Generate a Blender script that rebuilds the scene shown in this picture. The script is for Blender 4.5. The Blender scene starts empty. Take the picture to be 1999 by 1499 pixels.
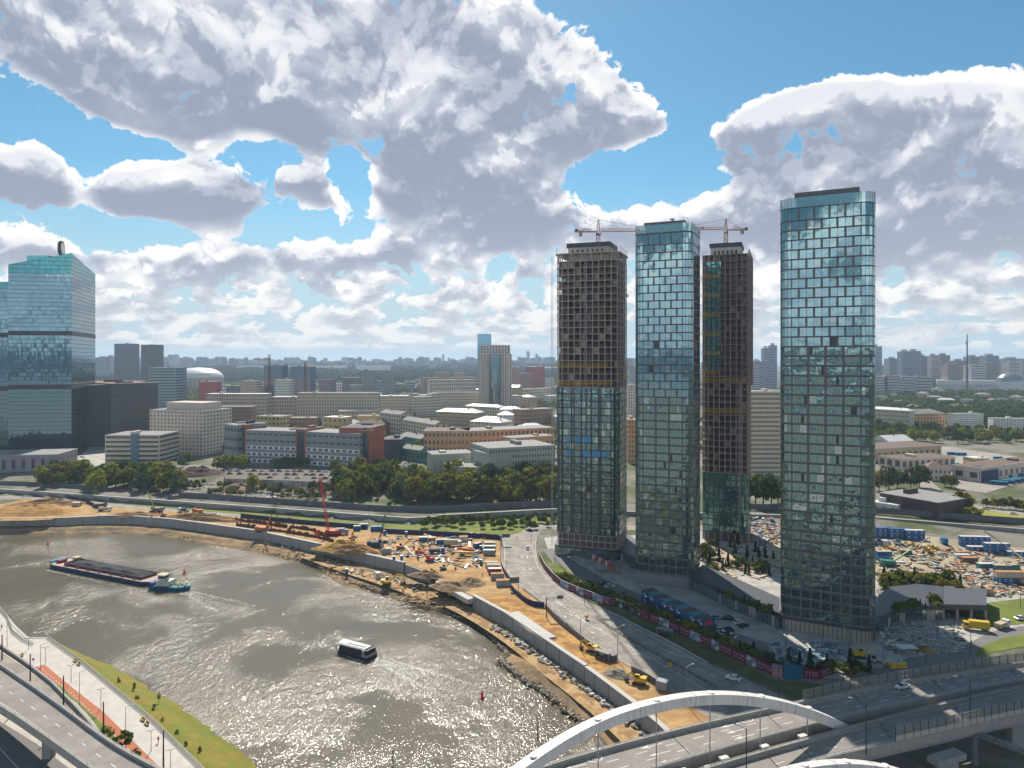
import bpy, bmesh, math, random
from math import sin, cos, tan, pi, radians, sqrt, atan2, hypot, floor
from mathutils import Vector, Matrix, noise as mnoise
from mathutils.geometry import tessellate_polygon
scene = bpy.context.scene
COL = scene.collection
random.seed(7)
F = 1400.0          # focal length in pixels of the 1999 px wide photograph
CZ = 100.0          # camera height over the building plateau, metres
WATER = -7.0
# ------------------------------------------------------------------ camera
cam = bpy.data.cameras.new('camera'); camo = bpy.data.objects.new('camera', cam); COL.objects.link(camo)
camo.location = (0, 0, CZ); camo.rotation_euler = (radians(90), 0, 0)
cam.sensor_width = 36; cam.lens = 36*F/1999; cam.shift_y = -46.5/1999
cam.clip_start = 1; cam.clip_end = 60000
scene.camera = camo
# ------------------------------------------------------------------ sun, sky, exposure
SUN_EL, SUN_AZ = radians(43.5), radians(-8.8)     # azimuth measured from +Y towards +X
sl = bpy.data.lights.new('sun', 'SUN'); sl.energy = 4.2; sl.angle = radians(0.5); sl.color = (1, .93, .82)
so = bpy.data.objects.new('sun', sl); COL.objects.link(so)
sdir = Vector((sin(SUN_AZ)*cos(SUN_EL), cos(SUN_AZ)*cos(SUN_EL), sin(SUN_EL)))
so.rotation_euler = sdir.to_track_quat('Z', 'Y').to_euler(); so.location = sdir*300
vs = scene.view_settings
scene.display_settings.display_device = 'sRGB'
vs.view_transform = 'Standard'; vs.look = 'None'; vs.exposure = 0.68; vs.gamma = 1; vs.use_curve_mapping = False
scene.cycles.max_bounces = 6; scene.cycles.diffuse_bounces = 2; scene.cycles.glossy_bounces = 3
scene.cycles.transmission_bounces = 2; scene.cycles.transparent_max_bounces = 8; scene.cycles.volume_bounces = 0
scene.cycles.caustics_reflective = False; scene.cycles.caustics_refractive = False
# ------------------------------------------------------------------ node helper
class NT:
    def __init__(s, tree): s.t = tree; s.n = tree.nodes; s.l = tree.links
    def new(s, typ, **kw):
        n = s.n.new(typ)
        for k, v in kw.items(): setattr(n, k, v)
        return n
    def put(s, sock, v):
        if hasattr(v, 'is_output'): s.l.new(v, sock)
        elif v is not None:
            try: sock.default_value = v
            except Exception: sock.default_value = (v, v, v)
    def m(s, op, a, b=None, c=None, clamp=False):
        n = s.n.new('ShaderNodeMath'); n.operation = op; n.use_clamp = clamp
        s.put(n.inputs[0], a)
        if b is not None: s.put(n.inputs[1], b)
        if c is not None: s.put(n.inputs[2], c)
        return n.outputs[0]
    def vm(s, op, a, b=None):
        n = s.n.new('ShaderNodeVectorMath'); n.operation = op
        s.put(n.inputs[0], a)
        if b is not None: s.put(n.inputs[1], b)
        return n.outputs['Value'] if op in ('DOT_PRODUCT', 'LENGTH', 'DISTANCE') else n.outputs[0]
    def ss(s, v, a, b, lo=0.0, hi=1.0):
        n = s.n.new('ShaderNodeMapRange'); n.interpolation_type = 'SMOOTHSTEP'
        s.put(n.inputs[0], v); s.put(n.inputs[1], a); s.put(n.inputs[2], b); s.put(n.inputs[3], lo); s.put(n.inputs[4], hi)
        return n.outputs[0]
    def mix(s, f, a, b, blend='MIX'):
        n = s.n.new('ShaderNodeMix'); n.data_type = 'RGBA'; n.blend_type = blend
        s.put(n.inputs[0], f); s.put(n.inputs[6], c4(a)); s.put(n.inputs[7], c4(b))
        return n.outputs[2]
    def noise(s, vec, scale, detail=2, rough=.5, dist=0, lac=2.0, dim='3D'):
        n = s.n.new('ShaderNodeTexNoise'); n.noise_dimensions = dim
        if vec is not None: s.put(n.inputs['Vector'], vec)
        n.inputs['Scale'].default_value = scale; n.inputs['Detail'].default_value = detail
        n.inputs['Roughness'].default_value = rough; n.inputs['Distortion'].default_value = dist; n.inputs['Lacunarity'].default_value = lac
        return n.outputs[0]
    def comb(s, x, y, z=0.0):
        n = s.n.new('ShaderNodeCombineXYZ'); s.put(n.inputs[0], x); s.put(n.inputs[1], y); s.put(n.inputs[2], z)
        return n.outputs[0]
    def sep(s, v):
        n = s.n.new('ShaderNodeSeparateXYZ'); s.put(n.inputs[0], v); return n.outputs
def c4(c):
    if isinstance(c, (tuple, list)) and len(c) == 3: return (c[0], c[1], c[2], 1)
    return c
def angs(px, py):        # photograph direction as azimuth and elevation
    x = (px-999.5)/F; z = (703-py)/F
    return atan2(x, 1), math.atan(z/sqrt(1+x*x))
# ------------------------------------------------------------------ sky with cumulus
W_ = bpy.data.worlds.new('World'); scene.world = W_; W_.use_nodes = True
W_.node_tree.nodes.clear()
k = NT(W_.node_tree)
sky = k.new('ShaderNodeTexSky', sky_type='NISHITA'); sky.sun_disc = False
sky.sun_elevation = SUN_EL; sky.sun_rotation = SUN_AZ; sky.altitude = 100; sky.air_density = 1.0; sky.dust_density = 0.3; sky.ozone_density = 2.5
d = k.new('ShaderNodeTexCoord').outputs['Generated']
dx, dy, dz = k.sep(d)
az = k.m('ARCTAN2', dx, dy); el = k.m('ARCSINE', dz)
elc = k.m('MAXIMUM', el, 0.0)
BLOBS = [ # px, py, rx, ry, strength: where the cumulus masses stand
 (500,120,300,110,1.4),(830,150,160,150,1.1),(150,50,190,60,.8),(230,195,160,45,.85),(560,210,260,70,.9),
 (790,275,140,55,.85),(590,325,60,45,.8),(1110,235,120,85,1.0),(1265,245,45,26,1.0),(1000,100,55,60,.5),(960,350,130,60,.9),
 (35,335,80,70,1.3),(350,385,150,52,1.3),(385,320,75,55,1.0),(240,360,60,30,.6),(30,470,55,28,.7),(785,375,60,34,.9),
 (1000,430,170,50,.8),(640,390,28,40,.7),(1560,285,150,62,1.1),(1640,200,80,45,.9),(1850,185,110,60,1.1),(1930,290,170,80,1.0),(1440,275,60,40,1.0),
 (1800,430,260,75,1.0),(1330,430,180,40,.9),(1975,-5,60,55,1.3),(400,500,240,34,.6),(720,470,120,34,.5),(160,340,22,60,-1.0),(560,290,70,30,-.8),(690,320,30,60,-.7),(500,345,40,60,-.5),(1220,370,60,40,-.8),(1180,330,50,30,-.4),(900,400,60,24,-.5),(1610,360,120,40,.8),
 (1440,90,190,95,-1.2),(1190,215,100,75,1.1),(1085,130,80,60,.9),(1610,190,90,45,1.0),(1500,255,70,45,.9),(1620,40,220,70,-.8),(1850,75,150,50,-1.1),(1320,320,90,60,-1.1),(50,185,60,45,-1.0),(215,285,190,24,-1.3),(490,270,110,30,-.8),(690,350,45,40,-.9),(590,420,50,30,-.7),(150,445,150,28,-1.1),(640,455,100,26,-.6),(300,455,60,20,-.4),(930,300,40,20,-.5),(700,60,30,30,.4),(230,330,40,30,-.5)]
vv = k.comb(az, elc); B0 = None; BD = None
for px, py, rx, ry, s in BLOBS:
    a0, e0 = angs(px, py); wy = F/ry*.8
    q = k.vm('MULTIPLY', k.vm('SUBTRACT', vv, (a0, e0, 0)), (F/rx*.8, wy, 0))
    g = k.m('MULTIPLY', k.m('POWER', .3679, k.vm('DOT_PRODUCT', q, q)), s)
    h = k.m('MULTIPLY', g, k.vm('DOT_PRODUCT', q, (0, 2*wy, 0)))       # minus the slope of the mass going up
    B0 = g if B0 is None else k.m('ADD', B0, g)
    BD = h if BD is None else k.m('ADD', BD, h)
front = k.ss(dy, .2, .5)
low = k.ss(elc, .25, .06)
def field(de, f1, f2, puffs):
    e2 = k.m('ADD', elc, k.m('MULTIPLY', k.m('ADD', elc, .1), de)) if de else elc
    qa = k.comb(az, k.m('MULTIPLY', e2, 1.25), 0)
    qb = k.comb(k.m('MULTIPLY', az, 2.0), k.m('MULTIPLY', k.m('LOGARITHM', k.m('ADD', e2, .035), 2.718), .42), 0)
    w = k.m('SUBTRACT', 1.0, k.ss(elc, .10, .22))
    na = k.noise(qa, 7.5, f1, .63, .3, dim='2D'); nb = k.noise(qb, 8.0, f2, .55, .2, dim='2D')
    n1 = k.m('ADD', k.m('MULTIPLY', na, k.m('SUBTRACT', 1.0, w)), k.m('MULTIPLY', nb, w))
    nn = k.m('MULTIPLY', k.m('SUBTRACT', n1, .5), 2.35)
    if puffs:
        v = k.new('ShaderNodeTexVoronoi', feature='F1', voronoi_dimensions='2D'); v.inputs['Scale'].default_value = 15
        v.inputs['Detail'].default_value = puffs; v.inputs['Roughness'].default_value = .55; v.inputs['Lacunarity'].default_value = 2.2
        k.put(v.inputs['Vector'], k.vm('ADD', qa, k.vm('MULTIPLY', k.comb(n1, nb, 0), (.10, .10, 0))))
        nn = k.m('ADD', nn, k.m('MULTIPLY', k.m('SUBTRACT', .45, v.outputs['Distance']), .70))
    return nn
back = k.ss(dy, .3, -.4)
base = k.m('ADD', k.m('ADD', k.m('MULTIPLY', low, .86), -.30), k.m('MULTIPLY', back, .25))  # extra cloud cover added behind the camera, out of view, as fill
up = k.m('MULTIPLY', front, k.ss(elc, .03, .16, .35, 1))
bb = k.m('MULTIPLY', B0, up)
bb = k.m('MAXIMUM', k.m('MINIMUM', bb, 1.2), -.7)
bb = k.m('ADD', bb, base)
N0 = field(0, 7, 6, 2.5); N1 = field(.06, 4, 4, 1.5); N2 = field(.28, 2, 2, 0)
D0 = k.m('ADD', bb, N0)
cov = k.ss(D0, -.02, .17)
slope = k.m('MULTIPLY', BD, k.m('MULTIPLY', up, .013))
rim = k.ss(k.m('ADD', k.m('SUBTRACT', N0, N1), slope), -.14, .26)
big = k.ss(k.m('ADD', k.m('SUBTRACT', N0, N2), k.m('MULTIPLY', slope, 2.0)), -.55, .65)
soft = k.m('ADD', bb, k.m('ADD', k.m('MULTIPLY', N1, .22), k.m('MULTIPLY', N2, .70)))
thick = k.m('ADD', k.m('MULTIPLY', k.ss(soft, -.10, .90), .80), k.m('MULTIPLY', k.ss(D0, .0, .35), .20))
lit = k.m('ADD', k.m('MULTIPLY', k.m('MULTIPLY', rim, k.m('SUBTRACT', 1.15, k.m('MULTIPLY', thick, .72))), .44), k.m('MULTIPLY', big, .30))
lit = k.m('ADD', lit, k.m('MULTIPLY', k.m('SUBTRACT', 1.0, thick), .66))
lit = k.m('ADD', k.m('ADD', lit, .13), k.m('MULTIPLY', low, .14), clamp=True)
cr = k.new('ShaderNodeValToRGB'); e = cr.color_ramp; e.elements[0].position = .08; e.elements[0].color = (2.0, 2.3, 3.0, 1)
e.elements[1].position = .90; e.elements[1].color = (7.3, 7.2, 7.0, 1)
x_ = e.elements.new(.38); x_.color = (3.5, 3.8, 4.5, 1)
x_ = e.elements.new(.64); x_.color = (5.7, 5.8, 6.1, 1)
k.put(cr.inputs[0], lit)
skyc = k.mix(1.0, sky.outputs[0], (0.42, 0.66, 0.67), 'MULTIPLY')
boost = k.m('ADD', k.m('MULTIPLY', back, 1.5), k.m('MULTIPLY', k.ss(elc, .49, .75), .6))     # unseen front lit and overhead clouds brightened as added fill light for facades
ccol = k.mix(k.ss(el, .15, .0, 0, .55), cr.outputs[0], (4.9, 5.1, 5.25))
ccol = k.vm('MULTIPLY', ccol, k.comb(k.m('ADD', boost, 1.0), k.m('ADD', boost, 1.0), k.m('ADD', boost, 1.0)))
skyh = k.mix(k.ss(el, .26, .02, 0, .94), skyc, (3.7, 4.55, 5.2))
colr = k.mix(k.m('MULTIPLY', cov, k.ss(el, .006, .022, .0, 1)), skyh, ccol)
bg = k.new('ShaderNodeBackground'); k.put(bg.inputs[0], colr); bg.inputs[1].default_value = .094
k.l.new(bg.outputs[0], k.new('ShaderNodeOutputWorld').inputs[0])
W_.cycles.sampling_method = 'MANUAL'; W_.cycles.sample_map_resolution = 256
# ------------------------------------------------------------------ pixel -> world, terrain
def W(px, py, z=0.0):
    D = (CZ-z)*F/(py-703.0)
    return Vector(((px-999.5)*D/F, D, z))
WL = [(-3000,700),(-900,600),(-384,538),(-169,473),(-63,439),(26,462),(120,452),(221,441),(291,410),(420,360),(1500,-100)]
def interp(tab, x):
    if x <= tab[0][0]: return tab[0][1]
    for (a, b), (c, d) in zip(tab, tab[1:]):
        if x <= c: return b+(d-b)*(x-a)/(c-a)
    return tab[-1][1]
def sst(x, a, b):
    t = min(1, max(0, (x-a)/(b-a))); return t*t*(3-2*t)
def gh(x, y):
    t = y-interp(WL, x)
    if t <= 0: return 0.0
    plat = 8+(3.2-8)*sst(x, 20, 90)
    z = 3.2*min(1, t/.9)+(plat-3.2)*sst(t, 16, 105)
    if y > 2300:
        u = x/y
        z += 58*sst(y, 2700, 5200)*(1-sst(u, .12, .30))*(.75+.35*mnoise.noise(Vector((x/900, y/900, 0))))
        z += 10*sst(y, 1700, 2600)*sst(u, .3, .4)*0
    return z
def G(px, py):
    z = 0.0
    for _ in range(40):
        p = W(px, py, z); z2 = gh(p.x, p.y)
        if abs(z2-z) < .01: break
        z = z*.5+z2*.5
    p = W(px, py, z); return p
# ------------------------------------------------------------------ materials
def srgb(r, g, b):
    f = lambda v: ((v/255+.055)/1.055)**2.4 if v > 10 else v/255/12.92
    return (f(r), f(g), f(b))
MATS = {}
def mat(name, col, rough=.8, metal=0.0, var=.18, scale=.6, bump=0.0, col2=None, thr=(.42,.6), spec=.3, world=False, rnd=0.0, streak=0.0, bscale=None):
    if name in MATS: return MATS[name]
    m = bpy.data.materials.new(name); m.use_nodes = True; MATS[name] = m
    q = NT(m.node_tree); b = m.node_tree.nodes['Principled BSDF']
    b.inputs['Roughness'].default_value = rough; b.inputs['Metallic'].default_value = metal
    b.inputs['Specular IOR Level'].default_value = spec
    co = q.new('ShaderNodeNewGeometry').outputs['Position'] if world else q.new('ShaderNodeTexCoord').outputs['Object']
    n = q.noise(co, scale, 4, .6)
    c = q.mix(1.0, col, q.mix(n, (1-var*1.6,)*3, (1+var*1.6,)*3), 'MULTIPLY')
    if col2:
        n2 = q.noise(co, scale*.37, 5, .62)
        c = q.mix(q.ss(n2, thr[0], thr[1]), c, q.mix(1.0, col2, q.mix(n, (1-var,)*3, (1+var,)*3), 'MULTIPLY'))
    if streak:
        mp = q.new('ShaderNodeMapping'); q.put(mp.inputs[0], co); mp.inputs['Scale'].default_value = (1, 1, .08)
        c = q.mix(q.ss(q.noise(mp.outputs[0], 1.3, 3, .6), .45, .75, 0, streak), c, tuple(v*.45 for v in col))
    if rnd:
        r = q.new('ShaderNodeObjectInfo').outputs['Random']
        hs = q.new('ShaderNodeHueSaturation'); q.put(hs.inputs['Value'], q.m('MULTIPLY_ADD', r, rnd*2, 1-rnd))
        q.put(hs.inputs['Hue'], q.m('MULTIPLY_ADD', q.m('FRACT', q.m('MULTIPLY', r, 7.3)), rnd*.07, .5-rnd*.045)); q.put(hs.inputs['Color'], c); c = hs.outputs[0]
    q.put(b.inputs['Base Color'], c)
    if bump:
        bn = q.new('ShaderNodeBump'); bn.inputs['Strength'].default_value = bump; bn.inputs['Distance'].default_value = .3
        q.put(bn.inputs['Height'], q.noise(co, bscale or scale*2.2, 5, .65)); q.put(b.inputs['Normal'], bn.outputs[0])
    return m
def glass(name, col, rough=.03, wav=.0, metal=.85, wscale=.25):
    if name in MATS: return MATS[name]
    m = bpy.data.materials.new(name); m.use_nodes = True; MATS[name] = m
    q = NT(m.node_tree); b = m.node_tree.nodes['Principled BSDF']
    b.inputs['Base Color'].default_value = (*col, 1); b.inputs['Metallic'].default_value = metal; b.inputs['Roughness'].default_value = rough
    if wav:
        bn = q.new('ShaderNodeBump'); bn.inputs['Strength'].default_value = wav; bn.inputs['Distance'].default_value = 1.0
        q.put(bn.inputs['Height'], q.noise(q.new('ShaderNodeNewGeometry').outputs['Position'], wscale, 1.5, .5)); q.put(b.inputs['Normal'], bn.outputs[0])
    return m
def emis(name, col, s):
    m = bpy.data.materials.new(name); m.use_nodes = True; b = m.node_tree.nodes['Principled BSDF']
    b.inputs['Base Color'].default_value = (*col, 1); b.inputs['Emission Color'].default_value = (*col, 1); b.inputs['Emission Strength'].default_value = s; return m
# ------------------------------------------------------------------ mesh builder
class MB:
    def __init__(s): s.v = []; s.f = []; s.m = []
    def add(s, vs, fs, mi=0):
        o = len(s.v); s.v += [tuple(v) for v in vs]; s.f += [tuple(o+i for i in f) for f in fs]; s.m += [mi]*len(fs); return s
    BF = [(0,3,2,1),(4,5,6,7),(0,1,5,4),(1,2,6,5),(2,3,7,6),(3,0,4,7)]
    def box(s, x0, y0, z0, x1, y1, z1, mi=0, tx=0, ty=0):
        return s.add([(x0,y0,z0),(x1,y0,z0),(x1,y1,z0),(x0,y1,z0),(x0+tx,y0+ty,z1),(x1-tx,y0+ty,z1),(x1-tx,y1-ty,z1),(x0+tx,y1-ty,z1)], s.BF, mi)
    def cb(s, c, sz, rz=0, mi=0, rx=0):
        M = Matrix.Rotation(rz, 3, 'Z') @ Matrix.Rotation(rx, 3, 'Y')
        hx, hy, hz = sz[0]/2, sz[1]/2, sz[2]/2
        return s.add([Vector(c)+M@Vector(p) for p in [(-hx,-hy,-hz),(hx,-hy,-hz),(hx,hy,-hz),(-hx,hy,-hz),(-hx,-hy,hz),(hx,-hy,hz),(hx,hy,hz),(-hx,hy,hz)]], s.BF, mi)
    def beam(s, a, b, w, h=None, mi=0):
        a = Vector(a); b = Vector(b); d = (b-a)
        if d.length < 1e-6: return s
        d.normalize(); up = Vector((0,0,1)) if abs(d.z) < .95 else Vector((0,1,0))
        x = d.cross(up).normalized()*(w/2); y = x.cross(d).normalized()*((h or w)/2)
        return s.add([a-x-y,a+x-y,b+x-y,b-x-y,a-x+y,a+x+y,b+x+y,b-x+y], s.BF, mi)
    def cyl(s, a, b, r0, r1=None, n=8, mi=0, caps=True):
        a = Vector(a); b = Vector(b); r1 = r0 if r1 is None else r1; d = (b-a).normalized()
        up = Vector((0,0,1)) if abs(d.z) < .95 else Vector((0,1,0)); x = d.cross(up).normalized(); y = x.cross(d)
        vs = [a+(x*cos(2*pi*i/n)+y*sin(2*pi*i/n))*r0 for i in range(n)]+[b+(x*cos(2*pi*i/n)+y*sin(2*pi*i/n))*r1 for i in range(n)]
        fs = [(i, i+n, (i+1) % n+n, (i+1) % n) for i in range(n)]
        if caps: fs += [tuple(range(n)), tuple(range(2*n-1, n-1, -1))]
        return s.add(vs, fs, mi)
    def tube(s, pts, r, n=6, mi=0):
        for a, b in zip(pts, pts[1:]): s.cyl(a, b, r, r, n, mi)
        return s
    def prism(s, poly, z0, z1, mi=0, top=None, mt=None):
        n = len(poly); top = top or poly
        vs = [(p[0], p[1], z0) for p in poly]+[(p[0], p[1], z1) for p in top]
        s.add(vs, [(i, (i+1) % n, (i+1) % n+n, i+n) for i in range(n)], mi)
        return s.add(vs[n:], [tuple(range(n))], mi if mt is None else mt).add(vs[:n], [tuple(range(n-1, -1, -1))], mi)
    def prof(s, prof, y0, y1, mi=0, inset=0.0):       # side profile in x,z extruded along y
        n = len(prof); cx = sum(p[0] for p in prof)/n
        vs = [(p[0], y0, p[1]) for p in prof]+[(p[0], y1, p[1]) for p in prof]
        return s.add(vs, [(i, i+n, (i+1) % n+n, (i+1) % n) for i in range(n)]+[tuple(range(n)), tuple(range(2*n-1, n-1, -1))], mi)
    def ball(s, c, r, mi=0, n=8, k=5, zs=1.0):
        vs = []; fs = []
        for j in range(k+1):
            a = pi*j/k
            for i in range(n): vs.append((c[0]+r*sin(a)*cos(2*pi*i/n), c[1]+r*sin(a)*sin(2*pi*i/n), c[2]+r*zs*cos(a)))
        for j in range(k):
            for i in range(n): fs.append((j*n+i, (j+1)*n+i, (j+1)*n+(i+1) % n, j*n+(i+1) % n))
        return s.add(vs, fs, mi)
    def build(s, name, mats, parent=None, smooth=False, loc=None, rz=0.0, kind=None):
        me = bpy.data.meshes.new(name); me.from_pydata(s.v, [], s.f)
        if not isinstance(mats, (list, tuple)): mats = [mats]
        for m in mats: me.materials.append(m)
        if len(mats) > 1: me.polygons.foreach_set('material_index', s.m)
        if smooth: me.polygons.foreach_set('use_smooth', [True]*len(me.polygons))
        me.update(); o = bpy.data.objects.new(name, me); COL.objects.link(o)
        if parent: o.parent = parent
        if loc is not None: o.location = loc
        o.rotation_euler.z = rz
        if kind: o['kind'] = kind
        return o
def tag(o, label, cat, group=None):
    o['label'] = label; o['category'] = cat
    if group: o['group'] = group
    return o
def thing(name, label, cat, loc=(0,0,0), rz=0.0, group=None):
    o = bpy.data.objects.new(name, None); COL.objects.link(o); o.location = loc; o.rotation_euler.z = rz; o.empty_display_size = 1
    return tag(o, label, cat, group)
def dup(o, loc=None, rz=None, label=None, group=None, parent=None, scale=None, matmap=None):
    c = o.copy(); COL.objects.link(c)
    if parent: c.parent = parent
    if loc is not None: c.location = loc
    if rz is not None: c.rotation_euler.z = rz
    if label: c['label'] = label
    if group: c['group'] = group
    if scale: c.scale = scale if hasattr(scale, '__len__') else (scale,)*3
    if matmap and c.type == 'MESH':
        for i, sl_ in enumerate(c.material_slots):
            if sl_.material.name in matmap:
                sl_.link = 'OBJECT'; sl_.material = matmap[o.material_slots[i].material.name]
    for ch in list(o.children): dup(ch, parent=c, matmap=matmap)
    return c
def copy_of(o, name, parent, loc, rot=None, scale=None):      # one part sharing mesh data
    c = bpy.data.objects.new(name, o.data); COL.objects.link(c); c.parent = parent; c.location = loc
    if rot is not None: c.rotation_euler.z = rot
    if scale: c.scale = scale
    return c
ORD = ['first','second','third','fourth','fifth','sixth','seventh','eighth','ninth','tenth','eleventh','twelfth','thirteenth','fourteenth','fifteenth','sixteenth','seventeenth','eighteenth','nineteenth']
TENS = {2:'twenty',3:'thirty',4:'forty',5:'fifty',6:'sixty',7:'seventy',8:'eighty',9:'ninety'}
def ordw(i):
    n = i+1
    if n < 20: return ORD[i]
    if n >= 100: return 'hundred and '+ordw(n-101) if n > 100 else 'hundredth'
    t, u = divmod(n, 10)
    return TENS[t][:-1]+'ieth' if u == 0 else TENS[t]+'-'+ORD[u-1]
def poly_sheet(name, pts, z, m, kind='structure', sub=None):
    me_v = [Vector((p[0], p[1], 0)) for p in pts]
    tris = tessellate_polygon([me_v]); mb = MB()
    fs = []
    for t in tris:
        a, b, c = (me_v[i] for i in t)
        fs.append(t if (b-a).cross(c-a).z > 0 else (t[0], t[2], t[1]))
    mb.add([(p.x, p.y, z) for p in me_v], fs)
    return mb.build(name, m, kind=kind)
def pxs(pts, z=0.0): return [W(a, b, z) for a, b in pts]
def resample(pts, step):
    out = [Vector(pts[0])]
    for a, b in zip(pts, pts[1:]):
        a = Vector(a); b = Vector(b); n = max(1, int((b-a).length/step))
        out += [a.lerp(b, i/n) for i in range(1, n+1)]
    return out
def smooth_path(pts, k=2):
    pts = [Vector(p) for p in pts]
    for _ in range(k):
        q = [pts[0]]
        for a, b in zip(pts, pts[1:]): q += [a.lerp(b, .25), a.lerp(b, .75)]
        pts = q+[pts[-1]]
    return pts
def off_path(pts, d):       # offset in plan, to the left of travel
    out = []
    for i, p in enumerate(pts):
        a = pts[max(0, i-1)]; b = pts[min(len(pts)-1, i+1)]; t = Vector((b[0]-a[0], b[1]-a[1])).normalized()
        out.append(Vector((p[0]-t.y*d, p[1]+t.x*d, p[2] if len(p) > 2 else 0)))
    return out
def strip(mb, A, B, mi=0):
    n = len(A); mb.add(list(A)+list(B), [(i, i+1, n+i+1, n+i) for i in range(n-1)], mi); return mb
def wall_path(mb, pts, d0, d1, z0, z1, mi=0, rel=False):        # solid wall following a path between two offsets
    A = off_path(pts, d0); B = off_path(pts, d1); zz = lambda p, z: p[2]+z if rel else z
    n = len(pts); vs = []
    for P, z in ((A, z0), (B, z0), (B, z1), (A, z1)): vs += [(p.x, p.y, zz(p, z)) for p in P]
    fs = []
    for i in range(n-1):
        for j in range(4): a = j*n+i; b = ((j+1) % 4)*n+i; fs.append((a, a+1, b+1, b))
    fs += [(0, n, 2*n, 3*n), (4*n-1, 3*n-1, 2*n-1, n-1)]
    return mb.add(vs, fs, mi)
FONTC = {}
def text_mesh(txt, size, m, parent, loc, rot, name='lettering', ext=.03, sx=1.0):
    cu = bpy.data.curves.new(name, 'FONT'); cu.body = txt; cu.size = size; cu.extrude = ext; cu.resolution_u = 2; cu.align_x = 'CENTER'
    t = bpy.data.objects.new(name, cu); COL.objects.link(t); dg = bpy.context.evaluated_depsgraph_get()
    me = bpy.data.meshes.new_from_object(t.evaluated_get(dg)); bpy.data.objects.remove(t); me.materials.clear(); me.materials.append(m)
    o = bpy.data.objects.new(name, me); COL.objects.link(o); o.parent = parent; o.location = loc; o.rotation_euler = rot; o.scale = (sx, 1, 1); return o
# common materials
CONC = mat('concrete', (.30,.295,.28), .85, var=.12, scale=.5, streak=.35)
CONCL = mat('pale_concrete', (.46,.44,.41), .8, var=.08, scale=.3)
ASPH = mat('asphalt', (.225,.20,.175), .85, var=.24, scale=.35, world=True, col2=(.31,.275,.235))
ASPHD = mat('dark_asphalt', (.17,.16,.155), .85, var=.12, scale=.3, world=True)
WHITE = mat('white_paint', (.72,.72,.70), .5, var=.05)
BLACK = mat('black_rubber', (.02,.02,.022), .7, var=.05)
DARK = mat('dark_metal', (.05,.053,.06), .5, var=.1)
STEEL = mat('grey_steel', (.32,.33,.34), .45, metal=.4, var=.1)
RED = mat('red_paint', (.50,.035,.03), .4, var=.1)
ORANGE = mat('orange_paint', (.55,.16,.03), .45, var=.12)
YEL = mat('yellow_paint', (.62,.40,.03), .45, var=.12)
BLUE = mat('blue_paint', (.02,.12,.30), .45, var=.12)
NAVY = mat('navy_fence', (.02,.03,.085), .6, var=.15)
RUST = mat('rusty_steel', (.13,.055,.03), .85, var=.3, scale=1.2)
WOOD = mat('timber', (.42,.28,.14), .8, var=.2, scale=1.5)
WIN = glass('window_glass', (.10,.115,.13), .12, metal=.35)
# ------------------------------------------------------------------ ground sheet, river, banks
EDGE = [(-300,1014),(0,1012),(120,1011),(190,1008),(250,1008),(330,1014),(400,1023),(500,1037),(600,1058),(650,1069),(700,1080),(745,1090),(790,1100),(842,1120),(860,1136),(923,1165),(986,1199),(1040,1235),(1080,1262),(1100,1276),(1142,1304),(1190,1340),(1232,1372),(1287,1418)]
SHORE = [(-300,1044),(0,1043),(125,1043),(200,1041),(270,1042),(320,1047),(400,1062),(500,1077),(550,1090),(616,1104),(640,1122),(668,1138),(700,1148),(760,1160),(810,1183),(872,1196),(928,1213),(970,1248),(993,1275),(978,1296),(1014,1320),(1063,1350),(1107,1385),(1180,1440)]
edge = [Vector((-1500,560,0)), Vector((-700,470,0))]+[W(a, b, 0) for a, b in EDGE]+[Vector((52,165,0)), Vector((75,110,0)), Vector((110,40,0)), Vector((180,-80,0)), Vector((400,-500,0))]
shore = [Vector((-1500,540,WATER)), Vector((-700,452,WATER))]+[W(a, b, WATER) for a, b in SHORE]+[Vector((40,152,WATER)), Vector((62,100,WATER)), Vector((96,32,WATER)), Vector((165,-90,WATER)), Vector((380,-510,WATER))]
GRASSY = mat('ground_mix', (.062,.075,.030), .95, var=.3, scale=.02, col2=(.13,.125,.105), thr=(.44,.6), world=True)
def ground_mat():
    m = GRASSY; q = NT(m.node_tree); b = m.node_tree.nodes['Principled BSDF']
    pos = q.new('ShaderNodeNewGeometry').outputs['Position']; px_, py_, pz_ = q.sep(pos)
    city = q.mix(q.ss(q.noise(pos, .012, 6, .7), .44, .56), (.075,.09,.03), (.20,.18,.15))
    farw = q.mix(q.ss(q.noise(pos, .0016, 6, .65), .50, .60), (.03,.05,.025), (.17,.16,.14))
    c = q.mix(q.ss(py_, 900, 1800), city, farw)
    c = q.mix(1.0, c, q.mix(q.noise(pos, .08, 4, .7), (.6,.6,.6), (1.4,1.4,1.4)), 'MULTIPLY')
    q.put(b.inputs['Base Color'], c)
ground_mat()
def densify(A, B, n):
    qa, qb = [], []
    for i in range(len(A)-1):
        m = n if 1 < i < len(A)-5 else 2
        for j in range(m): qa.append(A[i].lerp(A[i+1], j/m)); qb.append(B[i].lerp(B[i+1], j/m))
    return qa+[A[-1]], qb+[B[-1]]
E2, S2 = densify(edge, shore, 6)
rr = [0,.35]; s_ = 1.5
while rr[-1] < 700: rr.append(rr[-1]+s_); s_ = min(9, s_*1.08)
while rr[-1] < 42000: rr.append(rr[-1]*1.07)
n_ = len(E2); gm = MB(); vs_ = []
for i, p in enumerate(E2):
    a = atan2(p.x, p.y) if p.y > 120 else radians(18)+radians(110)*(i-(n_-9))/8.0 if i > n_-10 else atan2(p.x, p.y)
    dr = Vector((sin(a), cos(a)))
    for r in rr:
        x, y = p.x+dr.x*r, p.y+dr.y*r; vs_.append((x, y, gh(x, y)))
m_ = len(rr)
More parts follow.
